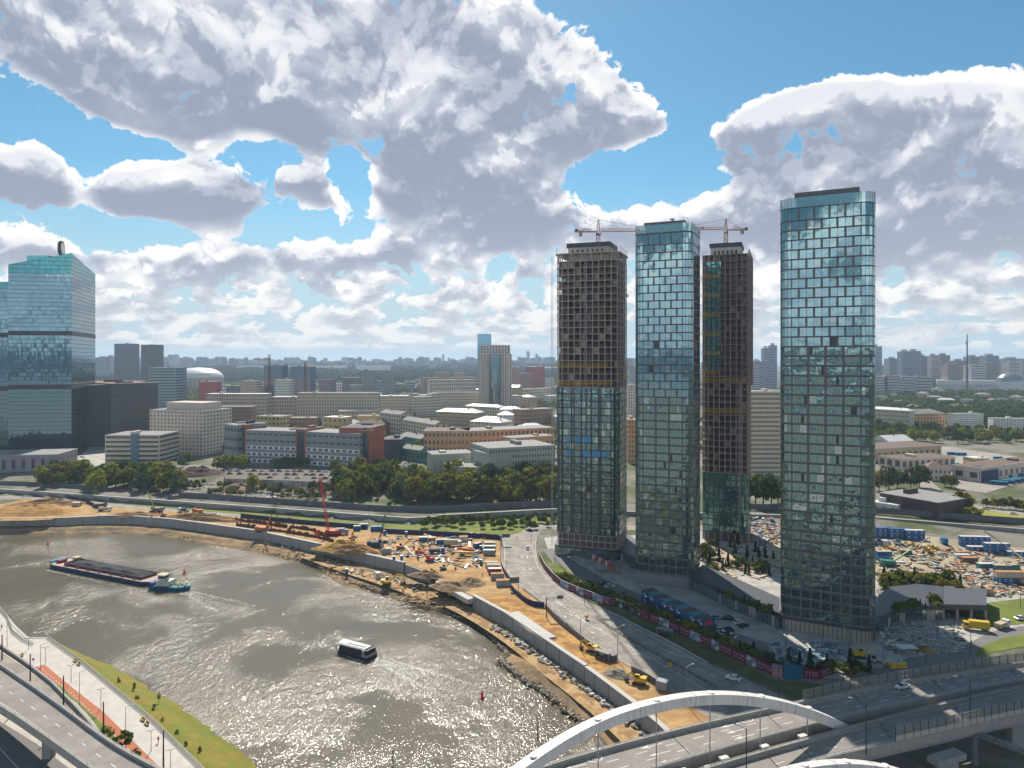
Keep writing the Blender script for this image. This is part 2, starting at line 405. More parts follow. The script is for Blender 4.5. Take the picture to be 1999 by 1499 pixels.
gm.add(vs_, [(i*m_+j, (i+1)*m_+j, (i+1)*m_+j+1, i*m_+j+1) for i in range(n_-1) for j in range(m_-1)])
gm.build('ground', GRASSY, kind='structure', smooth=True)
# beach between the river wall and the water
SANDM = mat('sand', (.33,.20,.085), .95, var=.16, scale=.12, bump=.5, col2=(.20,.125,.065), thr=(.45,.62), world=True, bscale=1.2)
MUD = mat('river_mud', (.31,.20,.10), .95, var=.25, scale=.25, bump=.6, col2=(.17,.125,.075), thr=(.42,.6), world=True, bscale=1.0)
bm_ = MB(); rows = 14; vs_ = []
Ef = resample(E2[6:-6], 1.6) if False else None
EE, SS_ = densify(edge[1:-4], shore[1:-4], 16)
for i, (a, b) in enumerate(zip(EE, SS_)):
    for j in range(rows+4):
        t = j/rows
        x = a.x+(b.x-a.x)*t; y = a.y+(b.y-a.y)*t
        z = -4.7 - 1.3*sst(t, .55, .85) - 1.1*sst(t, .85, 1.12)-1.2*max(0, t-1)*4
        nz = mnoise.fractal(Vector((x*.13, y*.13, 0)), .9, 2.1, 4); sw = mnoise.noise(Vector((x*.09, y*.09, 4)))
        x += sw*2.2*max(0, t-.6); y += sw*2.2*max(0, t-.6)
        z += nz*(.25+.75*max(0, 1-abs(t-.85)*4))
        vs_.append((x, y, z))
m2 = rows+4
bm_.add(vs_, [(i*m2+j, i*m2+j+1, (i+1)*m2+j+1, (i+1)*m2+j) for i in range(len(EE)-1) for j in range(m2-1)])
q = NT(MUD.node_tree)
bm_.build('beach', MUD, kind='structure', smooth=True)
# graded sand track along the beach
tr = [W(a, b, -4.6) for a, b in [(600,1083),(640,1098),(700,1118),(760,1137),(820,1158),(880,1176),(940,1206),(1000,1245),(1040,1275),(1085,1312),(1130,1345),(1180,1385),(1225,1425),(1262,1462)]]
tr = resample(smooth_path(tr, 2), 1.5); tm = MB(); wv = []
TRACK = mat('track_sand', (.44,.29,.14), .95, var=.34, scale=.6, bump=.5, col2=(.29,.17,.075), world=True, bscale=2.0)
for off in (-4.6,-2.6,-1.2,-.6,.6,1.2,2.6,4.2):
    for p in off_path(tr, off):
        wv.append((p.x, p.y, -4.5+.10*mnoise.noise(Vector((p.x*.5, p.y*.5, 1)))-(.14 if abs(abs(off)-1.2) < .1 else 0)-(.2 if abs(off) > 3 else 0)))
nn_ = len(tr); tm.add(wv, [(j*nn_+i, j*nn_+i+1, (j+1)*nn_+i+1, (j+1)*nn_+i) for j in range(7) for i in range(nn_-1)])
tm.build('sand_track', TRACK, kind='structure', smooth=True)
# water
def water_mat():
    m = bpy.data.materials.new('river_water'); m.use_nodes = True; q = NT(m.node_tree); b = m.node_tree.nodes['Principled BSDF']
    pos = q.new('ShaderNodeNewGeometry').outputs['Position']
    px_, py_, pz_ = q.sep(pos)
    patch = q.noise(pos, .014, 4, .6, .6)
    q.put(b.inputs['Base Color'], q.mix(q.ss(patch, .35, .7), (.135,.110,.072), (.108,.092,.064)))
    b.inputs['Roughness'].default_value = .12; b.inputs['IOR'].default_value = 1.33
    mp = q.new('ShaderNodeMapping'); q.put(mp.inputs[0], pos); mp.inputs['Rotation'].default_value = (0,0,radians(-28)); mp.inputs['Scale'].default_value = (1, .55, 1)
    w1 = q.noise(mp.outputs[0], .42, 3, .6, .4); w2 = q.noise(mp.outputs[0], 2.1, 2, .7, .3)
    amp = q.ss(q.noise(pos, .016, 3, .6, .25), .40, .61, .40, 1.55)
    h = q.m('MULTIPLY', q.m('ADD', q.m('MULTIPLY', w1, .32), q.m('MULTIPLY', w2, .17)), amp)
    bn = q.new('ShaderNodeBump'); bn.inputs['Strength'].default_value = 1.0; bn.inputs['Distance'].default_value = 1.1
    q.put(bn.inputs['Height'], h); q.put(b.inputs['Normal'], bn.outputs[0]); return m
wm = MB(); wm.add([(-6000,-5000,WATER),(2500,-5000,WATER),(2500,700,WATER),(-6000,700,WATER)], [(0,1,2,3)])
wm.build('river_water', water_mat(), kind='structure')
bd = MB(); bd.add([(-40000,-40000,-14),(40000,-40000,-14),(40000,40000,-14),(-40000,40000,-14)], [(0,1,2,3)]); bd.build('riverbed', mat('bed_soil', (.06,.065,.035), .95), kind='structure')
# ---- sheets on the plateau
YARD = mat('yard_sand', (.44,.285,.13), .95, var=.34, scale=.22, bump=.8, col2=(.36,.205,.08), thr=(.42,.56), world=True, bscale=.9)
OCHRE = mat('ochre_sand', (.46,.26,.08), .95, var=.36, scale=.45, bump=.7, col2=(.28,.14,.045), world=True, bscale=.9)
GRASS = mat('mown_grass', (.17,.195,.03), .95, var=.22, scale=.15, bump=.3, col2=(.12,.15,.025), world=True)
DRYG = mat('dry_grass', (.115,.105,.035), .95, var=.25, scale=.3, bump=.3, col2=(.07,.085,.022), world=True)
PAVE = mat('paving', (.42,.39,.35), .85, var=.22, scale=.4, col2=(.32,.30,.275), world=True)
BEIGE = mat('beige_yard', (.40,.33,.22), .95, var=.16, scale=.12, bump=.3, col2=(.29,.235,.16), world=True)
yard = [(a, b-1.2) for a, b in EDGE]+[(1330,1455),(1420,1400),(1309,1349),(1283,1336),(1231,1304),(1210,1289),(1164,1260),(1106,1224),(1067,1187),(1026,1153),(998,1133),(979,1104),(976,1051),(900,1047),(740,1037),(475,1010),(212,989),(120,974),(60,972),(0,985),(-300,1000)]
poly_sheet('construction_yard', pxs(yard), .03, YARD)
poly_sheet('ochre_sand', pxs([(1,1017),(0,990),(40,976),(70,974),(130,981),(140,998),(100,1014),(60,1016)]), .06, OCHRE)
poly_sheet('ochre_sand', pxs([(945,1172),(960,1165),(985,1163),(1040,1185),(1075,1215),(1120,1240),(1160,1262),(1205,1292),(1200,1310),(1150,1303),(1105,1272),(1050,1228),(1000,1203)]), .06, OCHRE)
poly_sheet('grass_verge', pxs([(-300,958),(-300,950),(100,963),(250,971),(500,1000),(600,1011),(700,1019),(800,1023),(858,1023),(960,1016),(1080,1008),(1090,1014),(1050,1021),(1007,1043),(985,1044),(740,1030),(475,1005),(212,981),(90,967)]), .05, GRASS)
poly_sheet('embankment_road', pxs([(-400,950),(60,966),(212,982),(475,1005),(740,1030),(900,1040),(990,1046),(975,1048),(900,1046),(740,1036),(475,1010),(212,989),(120,975),(60,975),(-400,975)]), .07, ASPH)
road_l = [(985,1045),(978,1056),(979,1104),(998,1133),(1026,1153),(1067,1187),(1106,1224),(1164,1260),(1210,1289),(1283,1336),(1340,1372),(1450,1450),(1600,1560)]
road_r = [(1090,1014),(1052,1040),(1043,1066),(1052,1104),(1080,1135),(1143,1175),(1200,1198),(1242,1221),(1304,1250),(1382,1294),(1460,1328),(1560,1375),(1700,1445),(1900,1545)]
poly_sheet('embankment_road', pxs([(1007,1043),(1050,1021),(1088,1013)]+road_r[1:]+road_l[::-1]), .09, ASPH)
poly_sheet('north_road', [(10,424,0),(60,422,0),(214,419,0),(290,395,0),(420,340,0),(424,350,0),(292,405,0),(214,430,0),(60,434,0),(8,436,0)], .10, ASPH)
poly_sheet('plaza_paving', pxs([(1062,1050),(1086,1120),(1122,1150),(1190,1176),(1304,1222),(1382,1257),(1460,1293),(1505,1318),(1640,1325),(1800,1290),(1999,1235),(2200,1200),(2200,1150),(1900,1165),(1706,1130),(1540,1060),(1400,1035),(1230,1045),(1120,1040)]), .04, PAVE)
poly_sheet('fence_verge', pxs([(1088,1142),(1122,1160),(1190,1186),(1304,1232),(1382,1266),(1460,1302),(1505,1326),(1640,1340),(1700,1330),(1700,1400),(1560,1368),(1460,1322),(1382,1288),(1304,1246),(1242,1216),(1200,1194),(1143,1171)]), .13, DRYG)
poly_sheet('hedge_strip', pxs([(1062,1095),(1100,1105),(1140,1140),(1200,1165),(1300,1210),(1380,1245),(1440,1262),(1500,1290),(1600,1300),(1600,1318),(1510,1315),(1460,1291),(1382,1255),(1304,1220),(1190,1174),(1122,1148),(1086,1118)]), .09, GRASS)
poly_sheet('east_construction_yard', pxs([(1690,1036),(1800,1045),(1999,1070),(2300,1110),(2300,1180),(1990,1160),(1900,1156),(1800,1150),(1690,1125)]), .06, BEIGE)
poly_sheet('yard_slab', pxs([(1470,1010),(1525,1012),(1525,1120),(1380,1115),(1370,1070),(1460,1060)]), .07, BEIGE)
poly_sheet('service_road', pxs([(1085,1105),(1060,1075),(1075,1070),(1180,1130),(1260,1165),(1400,1225),(1520,1262),(1640,1288),(1720,1296),(1800,1280),(1880,1262),(1930,1235),(1960,1228),(1999,1222),(2200,1190),(2200,1230),(1999,1240),(1900,1290),(1760,1318),(1640,1310),(1520,1280),(1400,1240),(1260,1180),(1150,1138)]), .08, ASPHD)
poly_sheet('grass_slope', pxs([(1720,1200),(1920,1178),(2300,1130),(2300,1160),(1999,1218),(1930,1225),(1900,1205)]), .12, GRASS)
poly_sheet('grass_slope', pxs([(1915,1262),(1960,1245),(1999,1238),(2300,1200),(2300,1260),(1999,1262),(1900,1282)]), .12, GRASS)
poly_sheet('bus_yard', pxs([(1786,870),(1850,872),(1999,893),(2200,915),(2200,960),(1999,940),(1925,962),(1870,955),(1850,925),(1880,915),(1840,893),(1790,885)], 3.3), 3.32, mat('yard_asphalt', (.33,.29,.25), .9, var=.2, scale=.08, world=True, col2=(.28,.25,.22)))
poly_sheet('depot_lane', pxs([(1780,925),(1800,925),(1830,950),(1862,975),(1895,985),(1999,1000),(2200,1030),(2200,1045),(1999,1008),(1890,993),(1840,975),(1795,950)], 3.3), 3.34, MATS['yard_asphalt'])
poly_sheet('lawn', pxs([(1880,1000),(1905,992),(1999,1008),(2200,1042),(2200,1052),(1999,1020),(1890,1012)], 3.3), 3.38, mat('dry_lawn', (.27,.24,.045), .95, var=.2, scale=.2, world=True))
poly_sheet('forecourt', pxs([(118,915),(150,893),(180,870),(206,872),(205,905),(190,912)], 8.0), 8.1, PAVE)
# river walls, each cast length a thing of its own
def river_wall(name, pts, z0, z1, label, joints=True, w=1.4, m=CONC, cat='river wall'):
    P = resample([Vector((p[0], p[1], 0)) for p in pts], 2.0); r = thing(name, label, cat, P[0]); L = [p-P[0] for p in P]
    mb = MB(); wall_path(mb, L, -.3, w-.3, z0, z1); mb.build('wall', m, r)
    mb = MB(); wall_path(mb, L, -.42, w-.2, z1, z1+.18); mb.build('coping', CONCL, r)
    if joints:
        mb = MB(); s = off_path(L, -.32)
        for i in range(3, len(s)-2, 4): mb.beam(s[i]+Vector((0,0,z0)), s[i]+Vector((0,0,z1)), .12, .10)
        mb.build('joint', DARK, r)
    return r
def wp(lst): return [W(a, b, 0) for a, b in lst]
river_wall('river_wall', wp(EDGE[:4]), -6, .1, 'low concrete river wall below the ochre sand heap')
river_wall('river_wall', wp([(191,1008),(250,1008),(330,1014),(400,1023),(500,1037),(600,1058),(650,1069),(700,1080),(745,1090),(789,1100)]), -6.2, .5, 'long curving concrete river wall upstream of the pit')
river_wall('river_wall', wp([(792,1101),(842,1120)]), -6.2, -.2, 'short lower dark length of river wall beside the long curving one')
river_wall('river_wall', wp([(924,1166),(986,1199),(1040,1235),(1080,1262),(1100,1276),(1142,1304)]), -6.2, .8, 'straight concrete river wall beside the sand track')
river_wall('river_wall', wp([(1143,1305),(1190,1340),(1232,1372),(1287,1418),(1330,1460)])+[Vector((52,163,0)),Vector((75,108,0))], -6.2, .6, 'river wall still in its formwork running under the bridge')
# retaining wall and noise fences of the railway bench
WLP = [Vector((x, y, 0)) for x, y in WL[1:-1]]
def seg(x0, x1, doff=0.0):
    P = [Vector((x0, interp(WL, x0)+doff, 0))]+[Vector((x, y+doff, 0)) for x, y in WL if x0 < x < x1]+[Vector((x1, interp(WL, x1)+doff, 0))]
    return P
river_wall('retaining_wall', seg(-900, -48), -.5, 3.4, 'long plain grey retaining wall above the mown verge', w=1.3, cat='retaining wall')
river_wall('retaining_wall', seg(-46, 60), -.5, 4.1, 'white capped retaining wall rising beside the young trees', w=1.3, cat='retaining wall')
river_wall('retaining_wall', seg(62, 420), -.5, 3.6, 'pale capped retaining wall behind the blue site cabins', w=1.3, cat='retaining wall')
FEN = mat('noise_screen', (.105,.11,.125), .6, var=.15, scale=.6)
def fence(name, P, z0, h, label, m, pm=None, step=3.0, cat='fence', thick=.12):
    P = resample(smooth_path([Vector(p) for p in P], 1), step); r = thing(name, label, cat, P[0]); L = [p-P[0] for p in P]
    mb = MB(); wall_path(mb, L, -thick/2, thick/2, z0, z0+h, rel=True); mb.build('panels', m, r)
    mb = MB(); mb.box(-.09,-.16,-.3,.09,.16,h+.06); f = mb.build('post', pm or DARK, r); f.location = L[0]+Vector((0,0,z0))
    for p in L[1:100]: copy_of(f, 'post', r, p+Vector((0,0,z0)))
    if len(L) > 100:
        mb = MB()
        for p in L[100:]: mb.box(p.x-.09, p.y-.16, p.z+z0-.3, p.x+.09, p.y+.16, p.z+z0+h+.06)
        mb.build('post', pm or DARK, r, kind='stuff')
    return r
fence('noise_fence', seg(-800, -300, 20), 3.2, 3.0, 'dark grey noise fence below the left glass tower', FEN)
fence('noise_fence', seg(-236, -30, 14), 3.2, 3.6, 'dark grey noise fence below the car park terrace', FEN)
fence('noise_fence', seg(-30, 60, 13), 3.2, 4.2, 'dark grey noise fence in front of the dense tree belt', FEN)
fence('noise_fence', seg(150, 400, 17), 3.2, 3.6, 'dark grey noise fence in front of the brown metal hall', FEN)
# near left bank
ZP = -2.0
bank = [Vector((-2500,420,0)), Vector((-700,260,0)), W(-200,1170,ZP), W(0,1188,ZP), W(14,1205,ZP), W(28,1222,ZP), W(50,1243,ZP), W(58,1246,ZP),W(92,1245,ZP), W(162,1293,ZP),W(215,1296,ZP-3),W(300,1345,ZP-3),W(362,1383,ZP-3),W(450,1448,ZP-3),W(505,1496,ZP-3),W(560,1560,ZP-3),W(640,1700,ZP-3), Vector((-40,90,0)), Vector((-20,20,0)), Vector((20,-200,0)), Vector((100,-1500,0)), Vector((-2500,-1500,0))]
PROM = mat('promenade_paving', (.50,.46,.41), .8, var=.07, scale=.8, bump=.15, world=True, col2=(.45,.41,.365))
bb_ = MB(); bank2 = [Vector((p.x, p.y, 0)) for p in bank]
river_side = bank2[:17]
prom_in = [W(a, b, ZP) for a, b in [(92,1245),(160,1294),(228,1350),(295,1406),(390,1499),(470,1590),(620,1790)]]
poly_sheet('promenade', bank2[:9]+[Vector((p.x,p.y,0)) for p in prom_in]+bank2[17:], ZP, PROM)
mb = MB(); wall_path(mb, [Vector((p.x,p.y,0)) for p in bank2[:9]], -.4, .4, -9, ZP+.15); wm_ = mb.build('quay_wall', CONCL); tag(wm_, 'pale quay wall edging the promenade at the water', 'quay wall')
# planted slope falling to the water
gs = MB(); A = resample(prom_in, 4); N = len(A); B = [W(a, b, WATER+.1) for a, b in [(162,1292),(215,1295),(260,1318),(300,1346),(362,1384),(450,1449),(505,1496),(570,1570),(700,1760)]]
B = resample(B, 1.0); idx = [B[int(i*(len(B)-1)/(N-1))] for i in range(N)]; vs_ = []
for j in range(13):
    for a, b in zip(A, idx):
        t = j/10; x = a.x+(b.x-a.x)*t; y = a.y+(b.y-a.y)*t; sw = mnoise.noise(Vector((x*.15,y*.15,0)))*1.3*max(0, t-.5)
        vs_.append((x+sw, y+sw*.5, -2.25-4.8*sst(t, .05, 1.0)*1.0-2*max(0, t-1)*4+.25*mnoise.noise(Vector((x*.3, y*.3, 2)))*min(1, t*3)))
gs.add(vs_, [(j*N+i, (j+1)*N+i, (j+1)*N+i+1, j*N+i+1) for j in range(12) for i in range(N-1)])
SLOPE = mat('slope_grass', (.20,.16,.024), .95, var=.25, scale=.35, bump=.5, col2=(.14,.16,.02), thr=(.4,.62), world=True, bscale=1.5)
gs.build('grass_bank', SLOPE, kind='structure', smooth=True)
BIKE = mat('bike_lane', (.40,.135,.065), .85, var=.08, scale=.8, world=True)
poly_sheet('cycle_lane', pxs([(66,1302),(88,1298),(120,1325),(160,1357),(200,1388),(240,1427),(270,1457),(306,1492),(330,1520),(290,1530),(268,1487),(240,1458),(205,1415),(170,1385),(120,1340)], ZP), ZP+.04, BIKE)
poly_sheet('grass_verge', pxs([(62,1303),(66,1303),(120,1341),(170,1386),(205,1416),(240,1459),(268,1488),(272,1500),(240,1475),(205,1440),(180,1405),(150,1372),(110,1343),(85,1325)], ZP), ZP+.06, GRASS)
# ------------------------------------------------------------------ the four new towers
def rrect(P, r, n=5):
    """rounded quad: list of stations (point, normal, side) anticlockwise seen from above"""
    out = []; c = sum(P, Vector((0,0)))/4
    for i in range(4):
        a, b, d = P[i-1], P[i], P[(i+1) % 4]
        u = (a-b).normalized(); w = (d-b).normalized(); ang = u.angle(w); t = r/tan(ang/2)
        p0 = b+u*t; p1 = b+w*t; bis = (u+w).normalized(); cen = b+bis*(r/sin(ang/2))
        a0 = atan2(p0.y-cen.y, p0.x-cen.x); a1 = atan2(p1.y-cen.y, p1.x-cen.x); da = (a1-a0+pi) % (2*pi)-pi
        out.append([cen+Vector((cos(a0+da*k_/n), sin(a0+da*k_/n)))*r for k_ in range(n+1)])
    return out
class Tower:
    def __init__(s, name, label, P, r, H):
        s.P = [Vector(p) for p in P]; s.o = s.P[0].copy(); s.root = thing(name, label, 'tower', (s.o.x, s.o.y, 0))
        L = [p-s.o for p in s.P]; s.cor = rrect(L, r); s.L = L; s.H = H; s.r = r
    def outline(s, off=0.0):
        pts = [p for c in s.cor for p in c]
        if off == 0: return pts
        n = len(pts); out = []
        for i, p in enumerate(pts):
            t = (pts[(i+1) % n]-pts[i-1]).normalized(); out.append(p+Vector((t.y, -t.x))*off)
        return out
    def sides(s):        # (a, b) flats and arc lists in order: corner0 arc, flat0->1 ...
        res = []
        for i in range(4):
            c = s.cor[i]; nx = s.cor[(i+1) % 4]
            res.append(('arc', c)); res.append(('flat', [c[-1], nx[0]]))
        return res
    def part(s, name, mb, m, kind=None, smooth=False): return mb.build(name, m, s.root, kind=kind, smooth=smooth)
    def body(s, z0, z1, m, name='cladding', off=0.0):
        mb = MB(); mb.prism(s.outline(off), z0, z1); return s.part(name, mb, m)
    def bands(s, zs, h, off, m, name='floor_bands'):
        mb = MB()
        for z in zs: mb.prism(s.outline(off), z, z+h)
        return s.part(name, mb, m)
PANES = []
def pane(mb, a, b, z0, z1, off, mi, jit=.02):
    t = (b-a).normalized(); n = Vector((t.y, -t.x)); R = random.uniform
    q = [(a, z0), (b, z0), (b, z1), (a, z1)]; vs = []
    h_, v_ = R(-jit, jit), R(-jit, jit)
    for (p, z), (s1, s2) in zip(q, ((-1,-1),(1,-1),(1,1),(-1,1))):
        k_ = off+h_*s1+v_*s2; vs.append((p.x+n.x*k_, p.y+n.y*k_, z))
    for p, z in q: vs.append((p.x+n.x*.01, p.y+n.y*.01, z))
    mb.add(vs, [(0,1,2,3), (0,4,5,1), (1,5,6,2), (2,6,7,3), (3,7,4,0)], mi)
def glaze(T, floors, mats, sides=(0,1,2,3), front=(0,), limit=100, jit=.004, name='window'):
    """floors: list of (z0, z1, pitch, mode, index)"""
    rest = MB(); made = 0
    for (z0, z1, pitch, mode, fi) in floors:
        for si, (kd, pts) in enumerate(T.sides()):
            if si//2 not in sides: continue
            if kd == 'flat':
                a, b = pts; L = (b-a).length; nb = max(1, round(L/pitch)); p = L/nb; t = (b-a)/L; cells = []
                for i in range(nb):
                    if mode == 'pair':
                        gl = .40 if (i+fi) % 2 == 0 else .07; gr = .40 if (i+1+fi) % 2 == 0 else .07
                        cells.append((i*p+gl, (i+1)*p-gr, 1))
                    elif mode == 'flat5':
                        k_ = 5 if (i+fi) % 2 == 0 else 2
                        cells.append((i*p+.45, (i+1)*p-.45, k_))
                    elif mode == 'mix':
                        g = .30+.35*((i*7+fi*3) % 3 == 0); cells.append((i*p+g, (i+1)*p-.3, 2 if (i+fi) % 3 else 3))
                    else: cells.append((i*p+.28, (i+1)*p-.28, 1))
                for c0, c1, k_ in cells:
                    w = (c1-c0)/k_
                    for j in range(k_):
                        g = .05 if k_ > 1 else 0
                        A = a+t*(c0+j*w+g); B = a+t*(c0+(j+1)*w-g); rr_ = random.random()
                        mi = 2 if rr_ < (.06 if k_ == 5 else .006) else (1 if rr_ < .11 else 0)
                        if si//2 in front and made < limit and mi != 2 and (i_sel(made, fi)):
                            mb = MB(); pane(mb, A, B, z0, z1, .06, 0, jit); mb.build(name, mats[mi], T.root); made += 1
                        else: pane(rest, A, B, z0, z1, .06 if mi != 2 else .03, mi, jit)
            else:
                n = len(pts)-1
                for j in range(n):
                    if n >= 5 and j == n//2 and mode == 'pair': pass
                    a, b = pts[j], pts[j+1]; pane(rest, a.lerp(b, .04), b.lerp(a, .04), z0, z1, .05, 0 if random.random() < .9 else 1, jit*.4)
    rest.build(name, mats, T.root, kind='stuff')
def i_sel(made, fi): return True
CLAD = mat('tower_cladding', (.13,.125,.135), .55, var=.08, scale=.3)
CLADB = mat('tower_band', (.05,.055,.065), .5, var=.08, scale=.3)
GL = glass('tower_glass', (.15,.245,.265), .05, wav=.028, metal=.9, wscale=.22)
GLP = glass('tower_glass_pale', (.19,.27,.285), .06, wav=.03, metal=.8)
GLD = glass('open_window', (.015,.02,.025), .3, metal=.2)
GLL = glass('lower_glass', (.135,.22,.215), .03, wav=.32, metal=.76, wscale=.20)
GLLP = glass('lower_glass_pale', (.27,.35,.34), .05, wav=.18, metal=.8, wscale=.35)
def balu_mat():
    m = bpy.data.materials.new('clear_parapet_glass'); m.use_nodes = True; b = m.node_tree.nodes['Principled BSDF']
    b.inputs['Base Color'].default_value = (.30,.50,.52,1); b.inputs['Roughness'].default_value = .04; b.inputs['Alpha'].default_value = .45; b.inputs['Metallic'].default_value = .6
    return m
BALU = balu_mat()
STONE = mat('shopfront_stone', (.36,.32,.265), .75, var=.12, scale=.6)
def crown(T, z, ph_in, ph_h, cap=mat('roof_cap', (.12,.11,.12), .7, var=.1)):
    mb = MB(); O = T.outline(.05); I = T.outline(-.08); n = len(O)
    for i in range(n):
        a, b, c, d = O[i], O[(i+1) % n], I[(i+1) % n], I[i]
        mb.add([(a.x,a.y,z),(b.x,b.y,z),(b.x,b.y,z+3.6),(a.x,a.y,z+3.6),(d.x,d.y,z),(c.x,c.y,z),(c.x,c.y,z+3.6),(d.x,d.y,z+3.6)], [(0,1,2,3),(5,4,7,6),(3,2,6,7)])
    T.part('parapet_glass', mb, BALU)
    P = T.outline(.1); Q = resample([Vector((p.x, p.y, z)) for p in P+[P[0]]], 2.4)
    mb = MB(); mb.box(-.06, -.06, 0, .06, .06, 3.9); f_ = T.part('parapet_post', mb, STEEL); f_.location = Q[0]
    for p in Q[1:-1]: copy_of(f_, 'parapet_post', T.root, p)
    c = sum(T.L, Vector((0,0)))/4; pp = [c+(p-c)*ph_in for p in T.L]
    mb = MB(); mb.prism(pp, z, z+ph_h-1.6); T.part('penthouse', mb, GLP)
    mb = MB(); mb.prism([c+(p-c)*(ph_in+.03) for p in T.L], z+ph_h-1.6, z+ph_h); mb.cb((c.x+1, c.y, z+ph_h+.35), (3.2,2,.7)); T.part('roof_cap', mb, cap)
    mb = MB(); mb.prism(T.outline(-.2), z, z+.1); T.part('roof_deck', mb, ASPH)
# --- right hand tower
def yaw_quad(A, B, depth, sx=None):
    A = Vector(A); B = Vector(B); t = (B-A).normalized(); n = Vector((-t.y, t.x)) if sx is None else Vector(sx).normalized()
    return [A, B, B+n*depth, A+n*depth]
T1 = Tower('glass_tower', 'finished glass apartment tower standing alone on the right, nearest to the bridge', yaw_quad((99.0,265.8), (127.2,251.4), 25), 4.2, 156)
T1.body(4.8, 156, CLAD)
FH = 3.55; fl = []
for i in range(42):
    z = 5.6+i*FH
    if i >= 28: fl.append((z+.24, z+FH-.14, 2.72, 'pair', i))
    elif i >= 9: fl.append((z+.45, z+FH-.30, 5.3, 'flat5', i))
    else: fl.append((z+.55, z+FH-.5, 3.3, 'single', i))
fl[-1] = (fl[-1][0], fl[-1][1]+1.4, 2.72, 'pair', 41)
glaze(T1, fl[28:][::-1], [GL, GLP, GLD], sides=(0,1,3), limit=100)
glaze(T1, fl[:28], [GLL, GLLP, GLD], sides=(0,1,3), limit=0)
T1.bands([5.3+i*FH for i in range(1, 42)]+[155.6], .26, .12, CLADB)
mb = MB(); mb.prism(T1.outline(.35), 4.5, 5.4); T1.part('podium_band', mb, CLADB)
mb = MB(); mb.prism(T1.outline(-.25), 0, 4.6); T1.part('shopfront', mb, STONE)
mb = MB()
for p in resample([Vector((p.x,p.y,0)) for p in T1.outline(-.15)], 1.5): mb.box(p.x-.07, p.y-.07, 0, p.x+.07, p.y+.07, 4.55)
T1.part('shopfront_mullions', mb, DARK)
crown(T1, 156.0, .66, 6.2)
# --- middle tower
T2 = Tower('glass_tower', 'finished glass apartment tower in the middle with a dark cross shaped mast on its roof', yaw_quad((54.6,321.5), (78.2,311.5), 27), 4.0, 158)
T2.body(5.0, 156.5, CLAD); fl = []
for i in range(42):
    z = 5.6+i*FH
    if i >= 22: fl.append((z+.24, z+FH-.14, 2.6, 'pair', i))
    elif i >= 4: fl.append((z+.45, z+FH-.30, 5.9, 'flat5', i))
    else: fl.append((z+.5, z+FH-.4, 3.1, 'single', i))
fl[-1] = (fl[-1][0], fl[-1][1]+1.2, 2.6, 'pair', 41)
glaze(T2, fl[22:][::-1], [GL, GLP, GLD], sides=(0,1,2,3), limit=100)
glaze(T2, fl[:22], [GLL, GLLP, GLD], sides=(0,1,2,3), limit=0)
T2.bands([5.3+i*FH for i in range(1, 42)]+[156.0], .26, .12, CLADB)
mb = MB(); mb.prism(T2.outline(-.2), 0, 5.0); T2.part('shopfront', mb, mat('grey_stone', (.21,.21,.215), .7, var=.12))
crown(T2, 156.5, .68, 5.4)
c = sum(T2.L, Vector((0,0)))/4; mb = MB(); x, y, z = c.x+1, c.y-4, 161.8
mb.cyl((x,y,z),(x,y,z+2.3),.35); mb.cb((x,y,z+2.1),(2.4,.5,.45)); mb.cb((x,y,z+.6),(3.2,.6,.4)); mb.cb((x,y,z+.9),(1.4,1.4,.9)); T2.part('roof_mast', mb, DARK)
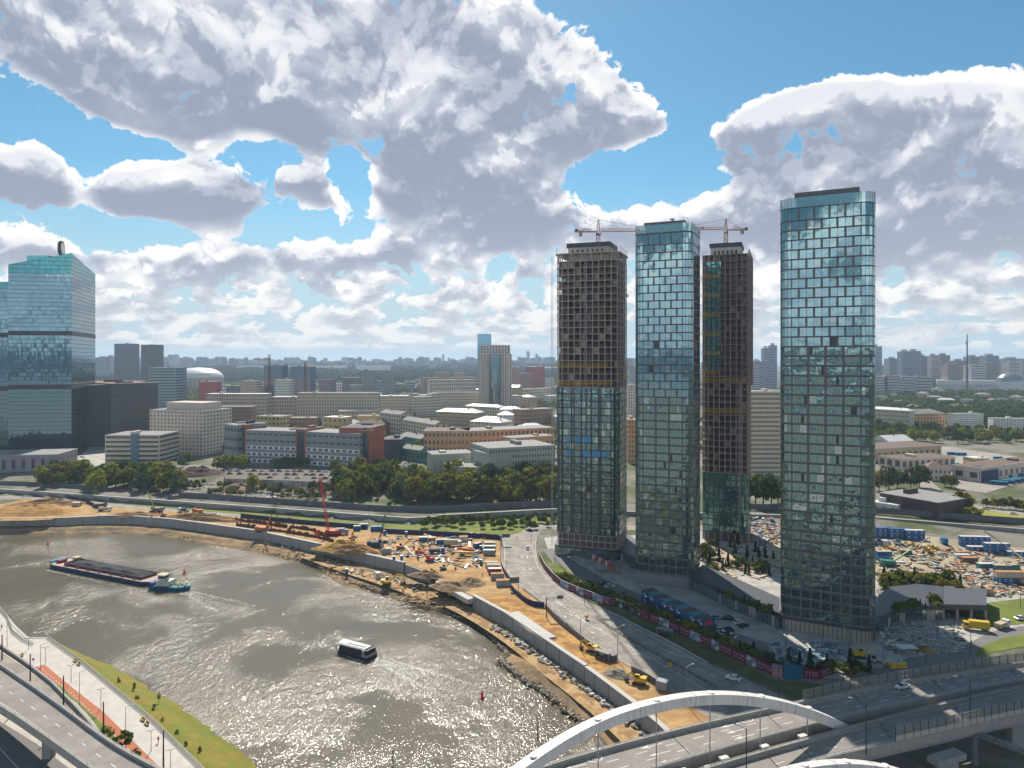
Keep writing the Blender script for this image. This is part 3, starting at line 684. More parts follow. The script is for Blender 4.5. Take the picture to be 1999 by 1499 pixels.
# --- concrete frame towers
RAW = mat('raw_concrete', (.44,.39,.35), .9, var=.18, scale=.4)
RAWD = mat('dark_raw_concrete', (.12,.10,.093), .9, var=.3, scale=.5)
BARR = mat('red_barrier', (.27,.13,.115), .7, var=.2)
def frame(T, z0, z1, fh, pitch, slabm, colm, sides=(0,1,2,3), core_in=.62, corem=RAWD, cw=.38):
    n = int(round((z1-z0)/fh)); mb = MB()
    for i in range(n+1):
        s_ = MB(); s_.prism(T.outline(.12), z0+i*fh-.28, z0+i*fh); T.part('floor_slab', s_, slabm)
    st = []
    for si, (kd, pts) in enumerate(T.sides()):
        if kd == 'flat':
            a, b = pts; nb = max(1, round((b-a).length/pitch)); st += [(a.lerp(b, i/nb), (b-a).normalized()) for i in range(nb+1)]
        else: st.append((pts[len(pts)//2], (pts[-1]-pts[0]).normalized()))
    for p, t in st:
        nn = Vector((-t.y, t.x)); q = p+nn*.15; c_ = MB(); c_.box(q.x-cw/2, q.y-cw/2, z0, q.x+cw/2, q.y+cw/2, z1-.1); T.part('column', c_, colm)
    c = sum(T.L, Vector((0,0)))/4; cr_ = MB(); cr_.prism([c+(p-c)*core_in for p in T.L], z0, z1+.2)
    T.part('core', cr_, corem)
    pm = MB(); bm = MB()
    for i in range(n):
        z = z0+i*fh
        for k_, (p, t) in enumerate(st):
            nn = Vector((-t.y, t.x)); q = p+(c-p)*(1-core_in) if False else p+nn*5.0
            if random.random() < .5: pm.prism([(p.x+nn.x*.7-t.x*.08, p.y+nn.y*.7-t.y*.08), (p.x+nn.x*.7+t.x*.08, p.y+nn.y*.7+t.y*.08), (q.x+t.x*.08, q.y+t.y*.08), (q.x-t.x*.08, q.y-t.y*.08)], z, z+fh-.28)
            if random.random() < .20:
                q2 = p+t*pitch*(.45+.5*random.random()); o_ = nn*2.4
                pm.prism([(p.x+o_.x, p.y+o_.y), (q2.x+o_.x, q2.y+o_.y), (q2.x+o_.x+nn.x*.2, q2.y+o_.y+nn.y*.2), (p.x+o_.x+nn.x*.2, p.y+o_.y+nn.y*.2)], z, z+fh-.28, 1 if random.random() < .6 else 0)
            if random.random() < .75 and k_+1 < len(st):
                q2 = st[k_+1][0]
                if (q2-p).length < pitch*1.4:
                    for h_ in (.55, 1.05): bm.beam((p.x, p.y, z+h_), (q2.x, q2.y, z+h_), .07, .16)
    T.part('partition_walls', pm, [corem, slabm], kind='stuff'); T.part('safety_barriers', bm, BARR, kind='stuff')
def hoist(T, p, z0, z1, name='mast_climber_rail'):
    mb = MB(); w = .45
    for dx_, dy_ in ((-w,-w),(w,-w),(w,w),(-w,w)): mb.beam((p[0]+dx_,p[1]+dy_,z0),(p[0]+dx_,p[1]+dy_,z1),.10)
    z = z0
    while z < z1-1.5:
        mb.beam((p[0]-w,p[1]-w,z),(p[0]+w,p[1]-w,z+1.5),.07); mb.beam((p[0]-w,p[1]-w,z),(p[0]+w,p[1]-w,z),.07); z += 1.5
    return mb.build(name, STEEL, T.root)
def platform(T, a, b, z, out=1.3):
    a = Vector(a); b = Vector(b); t = (b-a).normalized(); n = Vector((t.y, -t.x)); mb = MB()
    A = a+n*.3; B = b+n*.3; C = b+n*out; D_ = a+n*out
    mb.prism([A, D_, C, B][::-1], z, z+.15)
    for P, Q in ((D_, C), (A, D_), (B, C)):
        for h_ in (.6, 1.1): mb.beam((P.x,P.y,z+h_), (Q.x,Q.y,z+h_), .08)
    L = (C-D_).length; n_ = int(L/1.5)
    for i in range(n_+1):
        p = D_.lerp(C, i/n_); mb.beam((p.x,p.y,z),(p.x,p.y,z+1.1),.07); 
        if i < n_: q = D_.lerp(C, (i+1)/n_); mb.beam((p.x,p.y,z-.7),(q.x,q.y,z),.08); mb.beam((p.x,p.y,z-.7),(q.x,q.y,z-.7),.08)
    return mb.build('work_platform', YEL, T.root)
T3 = Tower('unfinished_tower', 'unfinished tower with bare grey concrete floors above and dark glazing below, on the left', yaw_quad((22.3,369), (53.0,358), 26.5), 3.6, 156)
T3.body(11.5, 86.0, CLADB)
mb = MB(); mb.prism(T3.outline(-1.0), 0, 11.5); T3.part('lower_core', mb, RAWD)
fl = []
for i in range(21):
    z = 11.8+i*FH; fl.append((z+.3, z+FH-.25, 6.0, 'mix', i))
GL3 = glass('dark_wavy_glass', (.12,.19,.20), .02, wav=.30, metal=.85, wscale=.35); BLUEP = glass('blue_film_pane', (.03,.22,.45), .3, metal=.3)
glaze(T3, fl[12:][::-1], [GL3, GLLP, GLD], sides=(0,1,3), limit=100)
glaze(T3, fl[:12], [GL3, GLLP, GLD], sides=(0,1,3), limit=0, jit=.02)
a, b = T3.sides()[1][1]
for (f_, u0, u1) in [(13,.12,.2),(13,.28,.40),(13,.45,.60),(11,.10,.2),(11,.42,.56),(11,.62,.80),(11,.86,.95)]:
    mb = MB(); z = 11.8+f_*FH; pane(mb, a.lerp(b, u0), a.lerp(b, u1), z+.3, z+FH-.3, .13, 0, .0); T3.part('blue_film_pane', mb, BLUEP)
mb = MB()
for i in range(6):
    p = a.lerp(b, i/5); t = (b-a).normalized(); n = Vector((t.y,-t.x)); mb.prism([p-t*.3+n*.02, p-t*.3+n*.3, p+t*.3+n*.3, p+t*.3+n*.02][::-1], 12, 86)
T3.part('facade_ribs', mb, mat('rib_dark', (.03,.035,.045), .5))
T3.bands([11.6+i*FH for i in range(1, 22)], .25, .10, CLADB)
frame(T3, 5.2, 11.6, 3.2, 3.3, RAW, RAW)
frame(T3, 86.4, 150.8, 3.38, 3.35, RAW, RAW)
mb = MB(); c = sum(T3.L, Vector((0,0)))/4
T3.bands([154.2], .45, .7, RAW, 'roof_slab')
for p in resample([Vector((p.x,p.y,0)) for p in T3.outline(.3)], 1.9): mb.beam((p.x,p.y,154.6),(p.x,p.y,157.2+random.random()),.10)
for p in resample([Vector((p.x,p.y,0)) for p in T3.outline(-.4)], 4.6): mb.beam((p.x,p.y,150.8),(p.x,p.y,154.3),.5)
T3.part('starter_bars', mb, RAW)
mb = MB(); mb.prism([c+(p-c)*.66 for p in T3.L], 150.8, 158.0); T3.part('lift_core', mb, RAW)
mb = MB()
for i in range(7):
    p = (c+(T3.L[0]-c)*.665).lerp(c+(T3.L[1]-c)*.665, .12+i*.12); mb.box(p.x-.45, p.y-.1, 155.2, p.x+.45, p.y+.4, 157)
T3.part('core_openings', mb, DARK)
mb = MB(); mb.prism([c+(p-c)*.70 for p in T3.L], 158.0, 160.3); T3.part('lift_core_cap', mb, mat('anthracite', (.05,.055,.065), .6))
mb = MB(); mb.prism(T3.outline(1.2), 0, 5.0); T3.part('podium', mb, CLADB)
mb = MB(); fp = T3.outline(1.25)
for p, q_ in zip(fp, fp[1:]+fp[:1]):
    L = (q_-p).length; nb = max(1, round(L/2.6))
    for i in range(nb): pane(mb, p.lerp(q_, (i+.04)/nb), p.lerp(q_, (i+.96)/nb), .3, 4.3, .05, 0, .02)
T3.part('podium_glazing', mb, GLLP)
o0 = T3.L[0]; o1 = T3.L[1]; t = (o1-o0).normalized(); n = Vector((t.y,-t.x))
hoist(T3, o0+n*1.5-t*1.3, 5, 153); hoist(T3, o1-n*3+t*2.6, 5, 153); hoist(T3, o0.lerp(o1, .49)+n*1.0, 86, 152)
for z, u0, u1 in ((97.5,.0,.85),(88.2,-.05,.92)): platform(T3, o0.lerp(o1, u0), o0.lerp(o1, u1), z)
q0, q1 = T3.L[1], T3.L[2]
for z, u0, u1 in ((133,.3,.6),(96,.15,.75),(91,.2,.6)): platform(T3, q0.lerp(q1, u0), q0.lerp(q1, u1), z, 2.4)
# --- rear unfinished tower
T5 = Tower('unfinished_tower', 'unfinished brown scaffolded tower partly hidden behind the middle glass tower', yaw_quad((106,400.5), (129.0,391.4), 26), 3.4, 156)
mb = MB(); mb.prism(T5.outline(-1.0), 0, 4.5); T5.part('lower_core', mb, RAWD)
frame(T5, 0.4, 4.4, 4.0, 3.3, RAWD, RAW)
T5.body(4.4, 37.5, CLADB); fl = []
for i in range(9): z = 4.8+i*3.6; fl.append((z+.3, z+3.4, 3.2, 'single', i))
GL5 = glass('teal_glass', (.11,.25,.235), .03, wav=.10, metal=.85, wscale=.3)
glaze(T5, fl[::-1], [GL5, GLLP, GLD], sides=(0,1), limit=100)
T5.bands([4.6+i*3.6 for i in range(1, 10)], .25, .1, CLADB)
BRN = mat('brown_concrete', (.31,.25,.22), .9, var=.25, scale=.5)
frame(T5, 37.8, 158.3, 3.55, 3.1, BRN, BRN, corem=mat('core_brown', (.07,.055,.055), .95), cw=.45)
a, b = T5.sides()[1][1]; gm_ = MB()
for i in range(29, 32+12):
    z = 37.8+(i-10)*3.55*.93
# glazed strip on its left third
t = (b-a).normalized(); n = Vector((t.y,-t.x)); made = 0
for f_ in range(16, 33):
    z = 37.8+f_*3.55
    for j in range(3):
        A_ = a+t*(-1.0+j*2.7+.25); B_ = a+t*(-1.0+(j+1)*2.7-.25); mb = MB(); pane(mb, A_, B_, z+.2, z+3.0, .28, 0, .01); mb.build('window', GL5, T5.root)
c = sum(T5.L, Vector((0,0)))/4
mb = MB(); mb.prism([c+(p-c)*.66 for p in T5.L], 158.3, 163.0); T5.part('lift_core', mb, CONCL)
mb = MB()
for i in range(6):
    p = (c+(T5.L[0]-c)*.665).lerp(c+(T5.L[1]-c)*.665, .15+i*.14); mb.box(p.x-.6, p.y-.1, 159.2, p.x+.6, p.y+.4, 161.2)
T5.part('core_openings', mb, DARK)
mb = MB(); mb.prism([c+(p-c)*.70 for p in T5.L], 163.0, 165.4); T5.part('lift_core_cap', mb, MATS['anthracite'])
mb = MB()
for p in resample([Vector((p.x,p.y,0)) for p in T5.outline(.3)], 2.2): mb.beam((p.x,p.y,158),(p.x,p.y,161+random.random()),.10)
T5.part('starter_bars', mb, BRN)
# scaffold round the front right and the side
SC = mat('scaffold', (.25,.185,.17), .7, var=.2); sc = MB(); path = [a.lerp(b, .42)+n*1.2, b+n*1.2]+[p+(p-c).normalized()*1.3 for p in T5.cor[1]]+[T5.cor[2][0]+(T5.cor[1][-1]-c).normalized()*1.6]
pts = resample([Vector((p.x,p.y,0)) for p in path], 1.9)
for p in pts: sc.beam((p.x,p.y,86),(p.x,p.y,158.5),.12)
for j in range(37):
    z = 88+j*1.9; w_ = .5 if j % 2 else .14
    for p, q_ in zip(pts, pts[1:]): sc.beam((p.x,p.y,z),(q_.x,q_.y,z),w_ if w_ > .2 else .1,.12)
    if j % 2 == 0:
        i = (j*3) % (len(pts)-2); p, q_ = pts[i], pts[i+1]; sc.beam((p.x,p.y,z),(q_.x,q_.y,z+3.8),.35,.1)
T5.part('scaffolding', sc, SC)
o0, o1 = T5.L[0], T5.L[1]
for z in (89, 71.8): platform(T5, o0, o0.lerp(o1, .97), z)
for i in range(0, 16, 3): platform(T5, o0.lerp(o1, -.02), o0.lerp(o1, .40), 93+i*3.55, 1.0)
hoist(T5, o0.lerp(o1, .82)+n*1.4, 0, 88)
# ------------------------------------------------------------------ tower cranes
def truss(mb, a, b, w, h, step, r=.11, tri=False):
    a = Vector(a); b = Vector(b); d_ = (b-a); L = d_.length; d_.normalize(); up = Vector((0,0,1)); x = d_.cross(up).normalized() if abs(d_.z) < .9 else Vector((1,0,0)); y = x.cross(d_).normalized() if abs(d_.z) < .9 else Vector((0,1,0))
    ch = [x*w/2, -x*w/2, y*h] if tri else [x*w/2-y*h/2, -x*w/2-y*h/2, x*w/2+y*h/2, -x*w/2+y*h/2]
    for c_ in ch: mb.beam(a+c_, b+c_, r*1.5)
    n_ = max(1, int(L/step)); prs = [(0,2),(1,2),(0,1)] if tri else [(0,1),(1,3),(3,2),(2,0)]
    for i in range(n_):
        p = a+d_*(L*i/n_); q_ = a+d_*(L*(i+1)/n_); mid = p.lerp(q_, .5)
        for u, v in prs:
            if tri and v == 2: mb.beam(p+ch[u], mid+ch[v], r); mb.beam(mid+ch[v], q_+ch[u], r)
            else: mb.beam(p+ch[u], q_+ch[v], r) if i % 2 else mb.beam(p+ch[v], q_+ch[u], r); mb.beam(p+ch[u], p+ch[v], r)
    return mb
CRY = mat('crane_ochre', (.42,.17,.06), .5, var=.2)
def tower_crane(px, zb, Y, lab, jdir, txt, mirror, jl=34, cl=12.5, jibtext=None, zt=18.5):
    X = (px-999.5)*Y/F; r = thing('tower_crane', lab, 'crane', (X, Y, zb))
    mb = MB(); truss(mb, (0,0,-8), (0,0,6), 1.7, 1.7, 1.7, .13); mb.build('mast', CRY, r)
    mb = MB(); mb.cyl((0,0,6),(0,0,7),1.3); mb.build('slewing_ring', DARK, r)
    mb = MB(); mb.box(.9*jdir-.8, -1.8, 6.2, .9*jdir+.8, -.6, 8.2); mb.build('cab', WHITE, r)
    mb = MB()
    for a_, b_ in (((-.8,-.8),(-.2,-.2)), ((.8,-.8),(.2,-.2)), ((.8,.8),(.2,.2)), ((-.8,.8),(-.2,.2))): mb.beam((a_[0],a_[1],7),(b_[0],b_[1],14.2),.22)
    for z in (8.5,10,11.5,13): w = .8-(z-7)*.083; mb.beam((-w,-w,z),(w,-w,z),.1); mb.beam((-w,-w,z),(w,-w,z+1.4),.1)
    mb.build('tower_head', CRY, r)
    mb = MB(); truss(mb, (jdir*1,0,8), (jdir*jl,0,8), 1.3, 1.5, 1.6, .10, True); mb.build('jib', CRY, r)
    mb = MB(); mb.beam((-jdir*.5,-.6,7.9),(-jdir*cl,-.6,7.9),.3,.45); mb.beam((-jdir*.5,.6,7.9),(-jdir*cl,.6,7.9),.3,.45)
    for i in range(9): mb.beam((-jdir*i*cl/9,-.6,7.9),(-jdir*(i+1)*cl/9,.6,7.9),.12)
    mb.build('counter_jib', CRY, r)
    mb = MB(); mb.box(min(-jdir*(cl-2.4),-jdir*(cl-4)), -.9, 5.6, max(-jdir*(cl-2.4),-jdir*(cl-4)), .9, 8.6); mb.build('counterweight', CONC, r)
    mb = MB(); mb.cb((-jdir*(cl-1), 0, 8.7), (1.6,1.2,1.1)); mb.build('winch', DARK, r)
    mb = MB(); mb.beam((0,0,14.1),(jdir*jl*.72,0,9.4),.12); mb.beam((0,0,14.1),(-jdir*(cl-3),0,8.2),.12); mb.build('tie_bars', DARK, r)
    text_mesh(txt, 2.3, CRY, r, (-jdir*5.8, -.75, 8.1), (radians(90), 0, 0), 'lettering', .08, -1 if mirror else 1)
    if jibtext: text_mesh(jibtext, 2.0, CRY, r, (jdir*17.5, -.7, 8.2), (radians(90), 0, 0), 'lettering', .08, 1.5)
    return r
tower_crane(1168, 159.6, 377, 'ochre tower crane on the grey concrete tower, counterweight to the left', 1, 'УВН', True, jl=40)
tower_crane(1417, 166.2, 408, 'ochre tower crane on the brown scaffolded tower, counterweight to the right', -1, 'УВН', False, jl=34, jibtext='СТРОФ')
# ------------------------------------------------------------------ podium linking the towers and the garage on the right
def podium(name, label, pts, h, m, glz=GLLP, pitch=1.9, top=None):
    P = [Vector((p[0], p[1])) for p in pts]; r = thing(name, label, 'podium', (P[0].x, P[0].y, 0)); L = [p-P[0] for p in P]
    mb = MB(); mb.prism(L, 0, h); mb.build('wall', m, r)
    mb = MB(); c = sum(L, Vector((0,0)))/len(L); n = len(L)
    for i in range(n):
        a, b = L[i], L[(i+1) % n]; d_ = (b-a).length
        if d_ < 2: continue
        nb = max(1, round(d_/pitch))
        for j in range(nb): pane(mb, a.lerp(b, (j+.05)/nb), a.lerp(b, (j+.95)/nb), .2, h-1.4, .06, 0 if random.random() < .8 else 1, .02)
    mb.build('shopfront', [glz, STONE], r)
    mb = MB(); mb.prism([p+(p-c).normalized()*.3 for p in L], h, h+.5); mb.prism([p+(p-c).normalized()*-.6 for p in L], h+.5, h+.55); mb.build('parapet', top or CLADB, r); return r
podium('podium', 'long low grey shopping podium joining the middle tower to the right hand one', [W(1349,1150)[:2], W(1420,1185)[:2], W(1521,1228)[:2], W(1521,1196)[:2], W(1440,1158)[:2], W(1372,1128)[:2]], 5.5, CLADB)
podium('podium', 'low podium wing linking the unfinished grey tower to the middle glass tower', [W(1212,1095)[:2], W(1241,1112)[:2], W(1243,1075)[:2], W(1225,1062)[:2]], 5, CLADB)
gp = [W(x, y)[:2] for x, y in [(1716,1235),(1742,1222),(1742,1214),(1768,1216),(1768,1208),(1800,1211),(1843,1210),(1843,1172),(1790,1166),(1740,1172),(1716,1190)]]
podium('stepped_podium', 'stepped dark grey podium to the right of the tower nearest the bridge', gp, 5.2, mat('slate_cladding', (.075,.078,.09), .6, var=.1), GLLP)
r = thing('garage_entrance', 'wide dark garage entrance with overhanging grey roof', 'garage', W(1843,1211)); p0 = W(1843,1211); p1 = W(1926,1213); p2 = W(1926,1178); p3 = W(1843,1172)
mb = MB(); mb.prism([Vector(p[:2])-p0.xy for p in (p0,p1,p2,p3)], 4.2, 6.2); mb.build('roof', MATS['slate_cladding'], r)
mb = MB(); b_ = [Vector(p[:2])-p0.xy for p in (p0.lerp(p3,.5),p1.lerp(p2,.5),p2,p3)]; mb.prism(b_, 0, 4.2); mb.build('rear_wall', DARK, r)
for u in (0, .33, .66, 1):
    mb = MB(); p = (p1-p0)*u; mb.box(p.x-.4, p.y+.3, 0, p.x+.4, p.y+1.1, 4.2); mb.build('pillar', CONC, r)
# ------------------------------------------------------------------ arch bridge, lower right
DZ = 10.0
def W2(lst, z=DZ): return [W(a, b, z) for a, b in lst]
def even(pts, n):
    R = resample(pts, .5); L = len(R)-1; return [R[int(round(i*L/(n-1)))].copy() for i in range(n)]
NB = 90
E1 = even(smooth_path(W2([(700,1648),(860,1578),(1069,1499),(1235,1452),(1400,1411),(1556,1377),(1700,1344),(1999,1296),(2400,1243)]), 2), NB)
E2 = even(smooth_path(W2([(760,1720),(930,1640),(1130,1551),(1270,1508),(1400,1469),(1586,1418),(1720,1386),(1999,1328),(2400,1266)]), 2), NB)
E3 = even(smooth_path(W2([(830,1770),(980,1680),(1160,1583),(1290,1537),(1400,1498),(1664,1424),(1780,1394),(1999,1342),(2400,1277)]), 2), NB)
E4 = even(smooth_path(W2([(1000,1850),(1130,1750),(1280,1640),(1420,1556),(1580,1492),(1745,1455),(1860,1430),(1999,1397),(2400,1328)]), 2), NB)
PAR = mat('parapet_concrete', (.31,.295,.27), .85, var=.1, scale=.5, streak=.3)
DECK = mat('deck_asphalt', (.27,.24,.215), .85, var=.22, scale=.3, world=True, col2=(.235,.21,.19))
ARW = mat('arch_white', (.66,.63,.60), .5, var=.05, scale=.4, streak=.4)
def lerp_path(A, B, t): return [a.lerp(b, t) for a, b in zip(A, B)]
def deck(name, label, A, B):       # A far edge, B near edge
    r = thing(name, label, 'bridge deck', A[len(A)//2]); o = A[len(A)//2]
    A0 = [p-o for p in A]; B0 = [p-o for p in B]
    mb = MB(); dn = Vector((0,0,-1.6)); n = len(A)
    strip(mb, B0, A0); strip(mb, [p+dn for p in A0], [p+dn for p in B0]); strip(mb, [p+dn for p in B0], B0); strip(mb, A0, [p+dn for p in A0]); mb.build('deck', [DECK], r)
    mb = MB()
    for t in (.12, .5, .88):
        Q = lerp_path(A0, B0, t); wall_path(mb, Q, -.5, .5, -2.6, -1.6, rel=True)
    mb.build('girders', CONC, r)
    for nm, Q, sgn in (('parapet', A0, 1), ('parapet', B0, -1)):
        mb = MB(); wall_path(mb, Q, -.45, .05 if sgn > 0 else .45, -1.2, 1.0, rel=True)
        mb.build(nm, PAR, r)
        mb = MB(); C = off_path(Q, -.2 if sgn > 0 else .2)
        for a, b in zip(C, C[1:]): mb.beam(a+Vector((0,0,1.35)), b+Vector((0,0,1.35)), .10); mb.beam(a+Vector((0,0,1.0)), a+Vector((0,0,1.35)), .10)
        mb.build('handrail', STEEL, r)
    return r
deck('bridge_deck', 'far roadway deck of the bridge carrying three lanes and the white car', E1, E2)
deck('bridge_deck', 'near roadway deck of the bridge crossed by the sloping shadow of the arch', E3, E4)
# painted markings
MARK = mat('road_paint', (.62,.60,.55), .7, var=.12, scale=1.5); MARKY = mat('edge_paint', (.62,.55,.40), .7, var=.1)
def dashes(mb, path, w, on, offl, z=.006, start=0.0):
    P = resample(path, .5); s = start; i = 0
    acc = 0.0; pts = []; 
    for a, b in zip(P, P[1:]):
        if (acc-start) % (on+offl) < on: 
            t = (b-a).normalized(); n = Vector((-t.y, t.x, 0))*w/2; u = Vector((0,0,z)); mb.add([a-n+u, b-n+u, b+n+u, a+n+u], [(0,1,2,3)])
        acc += (b-a).length
def line(mb, path, w, z=.006): A = off_path(path, w/2); B = off_path(path, -w/2); u = Vector((0,0,z)); strip(mb, [p+u for p in B], [p+u for p in A])
mk = MB()
for A, B, ts in ((E1, E2, (.34, .62)), (E3, E4, (.52,))):
    for t in ts: dashes(mk, lerp_path(A, B, t), .22, 3, 5)
dashes(mk, [p for p in lerp_path(E1, E2, .14)][40:66], .22, 1.2, 2.0)
mk.build('lane_markings', MARK, kind='structure')
mk = MB()
for A, B in ((E1, E2), (E3, E4)):
    for t in (.07, .92): line(mk, lerp_path(A, B, t), .2)
mk.build('edge_lines', MARKY, kind='structure')
def arrow(mb, p, t, L=5.0, side=0, z=.008, s=1.0):
    t = Vector((t[0], t[1], 0)).normalized(); n = Vector((-t.y, t.x, 0)); u = Vector((0,0,z)); q = lambda a, b: p+t*a*s+n*b*s+u
    mb.add([q(0,-.12), q(L*.65,-.12), q(L*.65,.12), q(0,.12)], [(0,1,2,3)]); mb.add([q(L*.6,-.55), q(L,0), q(L*.6,.55)], [(0,1,2)])
    if side: mb.add([q(L*.45,0), q(L*.55,side*1.0), q(L*.75,side*1.0), q(L*.6,0)], [(0,1,2,3)] if side > 0 else [(3,2,1,0)])
mk = MB()
for px, py, sd in ((1268,1456,0),(1286,1470,0),(1304,1484,0),(1120,1496,0),(1420,1416,0),(1432,1427,0),(1448,1438,0)):
    p = W(px+24, py-5, DZ); arrow(mk, p, (-.92,-.39), 6, sd)
for px, py in ((1161,1481),(1457,1405)):
    c = W(px, py, DZ); 
    for i in range(24):
        a0 = 2*pi*i/24; a1 = 2*pi*(i+1)/24; f = lambda a, r_: c+Vector((cos(a)*r_*1.35*.92-sin(a)*r_*.39*.9, cos(a)*r_*1.35*.39+sin(a)*r_*.92*.9, .008))
        mk.add([f(a0,1.45), f(a1,1.45), f(a1,1.2), f(a0,1.2)], [(3,2,1,0)])
    for dx_ in (-.55,.0,.55): mk.add([c+Vector((dx_-.18,-.5,.009)), c+Vector((dx_+.1,-.5,.009)), c+Vector((dx_+.25,.5,.009)), c+Vector((dx_-.03,.5,.009))], [(0,1,2,3)])
mk.build('painted_arrows', MARK, kind='structure')
jm = MB()
for A, B in ((E1, E2), (E3, E4)):
    for i in range(6, NB-4, 9): a = A[i].lerp(B[i], .06); b_ = A[i].lerp(B[i], .94); t_ = (b_-a).normalized(); n_ = Vector((-t_.y, t_.x, 0))*.12; u = Vector((0,0,.007)); jm.add([a-n_+u, a+n_+u, b_+n_+u, b_-n_+u], [(3,2,1,0)])
jm.build('deck_joints', BLACK, kind='structure')
# arch between the decks
def mid_at(X):
    M_ = lerp_path(E2, E3, .5)
    for a, b in zip(M_, M_[1:]):
        if a.x <= X <= b.x: return a.y+(b.y-a.y)*(X-a.x)/(b.x-a.x)
    return M_[0].y+(X-M_[0].x)*.42
def arch(label, f_y, Xc, zc, a_, X0, X1, hang=True, name='bridge_arch', bw=2.3, bh=2.2):
    r = thing(name, label, 'arch', (Xc, f_y(Xc), DZ)); o = Vector((Xc, f_y(Xc), DZ)); N = 64; C = []
    for i in range(N+1): X = X0+(X1-X0)*i/N; C.append(Vector((X, f_y(X), zc-a_*(X-Xc)**2))-o)
    mb = MB(); R = [[], [], [], []]
    for i, p in enumerate(C):
        t = (C[min(N, i+1)]-C[max(0, i-1)]).normalized(); sd = Vector((-t.y, t.x, 0)).normalized(); up = t.cross(-sd); up = up if up.z > 0 else -up
        for k_, (u, v) in enumerate(((-1,-1),(1,-1),(1,1),(-1,1))): R[k_].append(p+sd*u*bw/2+up*v*bh/2)
    for k_ in range(4): strip(mb, R[k_], R[(k_+1) % 4])
    mb.build('arch_rib', ARW, r)
    for i in range(3, N-1, 6):
        j_ = MB(); q_ = [R[k_][i] for k_ in range(4)]; m_c = sum(q_, Vector())/4; q_ = [m_c+(v-m_c)*1.012 for v in q_]
        for k_ in range(4): j_.beam(q_[k_], q_[(k_+1) % 4], .10)
        j_.build('weld_joint', STEEL, r)
    for i in range(5, N-2, 6):
        top = (R[2][i]+R[3][i])/2; k_ = MB(); k_.cyl(top, top+Vector((0,0,.22)), .75, .75, 14); k_.build('hanger_cap', ARW, r)
        if hang and C[i].z > 1.2: h_ = MB(); h_.cyl(C[i], Vector((C[i].x, C[i].y, -.4)), .13, .13, 8); h_.build('hanger', mat('hanger_grey', (.33,.31,.30), .5), r)
    return r
arch('broad white steel arch rising between the two bridge decks', mid_at, 28, 26.0, .00575, -60, 82)
arch('top of a second low white arch showing at the bottom edge', lambda X: 138+(X-53)*.40, 53, 20.2, .0085, 0, 104, False, bw=2.0)
cbm = []
M0 = lerp_path(E2, E3, .0); M1 = lerp_path(E2, E3, 1.0)
cr_ = thing('cross_beams', 'pale cross beams tying the two bridge decks together under the arch', 'beams', M0[40])
for i in [j for j in range(14, 62, 4) if M0[j].x < 78]:
    mb = MB(); a = M0[i]-M0[40]; b = M1[i]-M0[40]; mb.beam(a+Vector((0,0,-.7)), b+Vector((0,0,-.7)), 1.1, 1.2)
    mb.build('cross_beam', PAR, cr_)
    m_ = a.lerp(b, .5); mb = MB(); mb.cb((m_.x, m_.y, .05), (2.2, 1.2, .5), .4); mb.build('anchor_block', ARW, cr_)
# piers and pier caps
def pier(px, Y, label, w=2.2, cap=True, zt=DZ-2.6):
    X = (px-999.5)*Y/F; r = thing('bridge_pier', label, 'pier', (X, Y, 0)); mb = MB(); mb.box(-w/2,-1.2,-6,w/2,1.2,zt-1); mb.build('shaft', CONC, r)
    if cap: mb = MB(); mb.cb((0,0,zt-.5), (w*2.2, 3.2, 1.4), .4); mb.build('pier_cap', CONC, r)
pier(1848, 168, 'twin concrete pier below the near deck at the right edge of the photo', 4.2)
pier(1716, 160, 'concrete pier with a pale block beside it below the near deck', 3.2)
pier(1985, 186, 'concrete pier behind the lattice gantry below the far deck', 4.0)
pier(1470, 152, 'concrete pier carrying the near deck below the second arch', 3.4)
# screens
LAT = mat('lattice_grey', (.24,.235,.22), .6, var=.1)
def screen(label, P, z0, h, solid, step, leaf=False):
    P = resample(P, step); o = P[0]; r = thing('noise_screen', label, 'screen', o); L = [p-o for p in P]
    if solid: mb = MB(); wall_path(mb, L, -.06, .06, z0, z0+solid, rel=True); mb.build('panels', mat('screen_panel', (.42,.39,.34), .6, var=.08), r)
    post = MB(); post.box(-.08,-.08,0,.08,.08,h); first = post.build('post', DARK, r); first.location = L[0]+Vector((0,0,z0))
    for p in L[1:]: copy_of(first, 'post', r, p+Vector((0,0,z0)))
    mb = MB(); fine = resample(L, .32)
    for p in fine: mb.beam(p+Vector((0,0,z0+solid)), p+Vector((0,0,z0+h-.1)), .11)
    for zz in (solid+.1, (solid+h)/2, h-.1):
        for a, b in zip(L, L[1:]): mb.beam(a+Vector((0,0,z0+zz)), b+Vector((0,0,z0+zz)), .09)
    for i, p in enumerate(fine[::5]): mb.beam(p+Vector((.2,0,z0+solid+.2)), p+Vector((.9,.3,z0+solid+1.3)), .10); mb.beam(p+Vector((.9,.3,z0+solid+.3)), p+Vector((.3,.1,z0+solid+1.6)), .09)
    mb.build('lattice', LAT, r); return r
U1 = [p+Vector((0,0,0)) for p in off_path(E1, .35)]
screen('tall grey lattice screen along the far deck in front of the garage road', [p for p in U1 if 75.5 < p.x < 230], .2, 3.3, 0, 2.2)
screen('lattice screen with pale lower panels along the near deck edge', [p for p in off_path(E4, -.2) if 88.5 < p.x < 230], .3, 4.1, 1.9, 2.4)
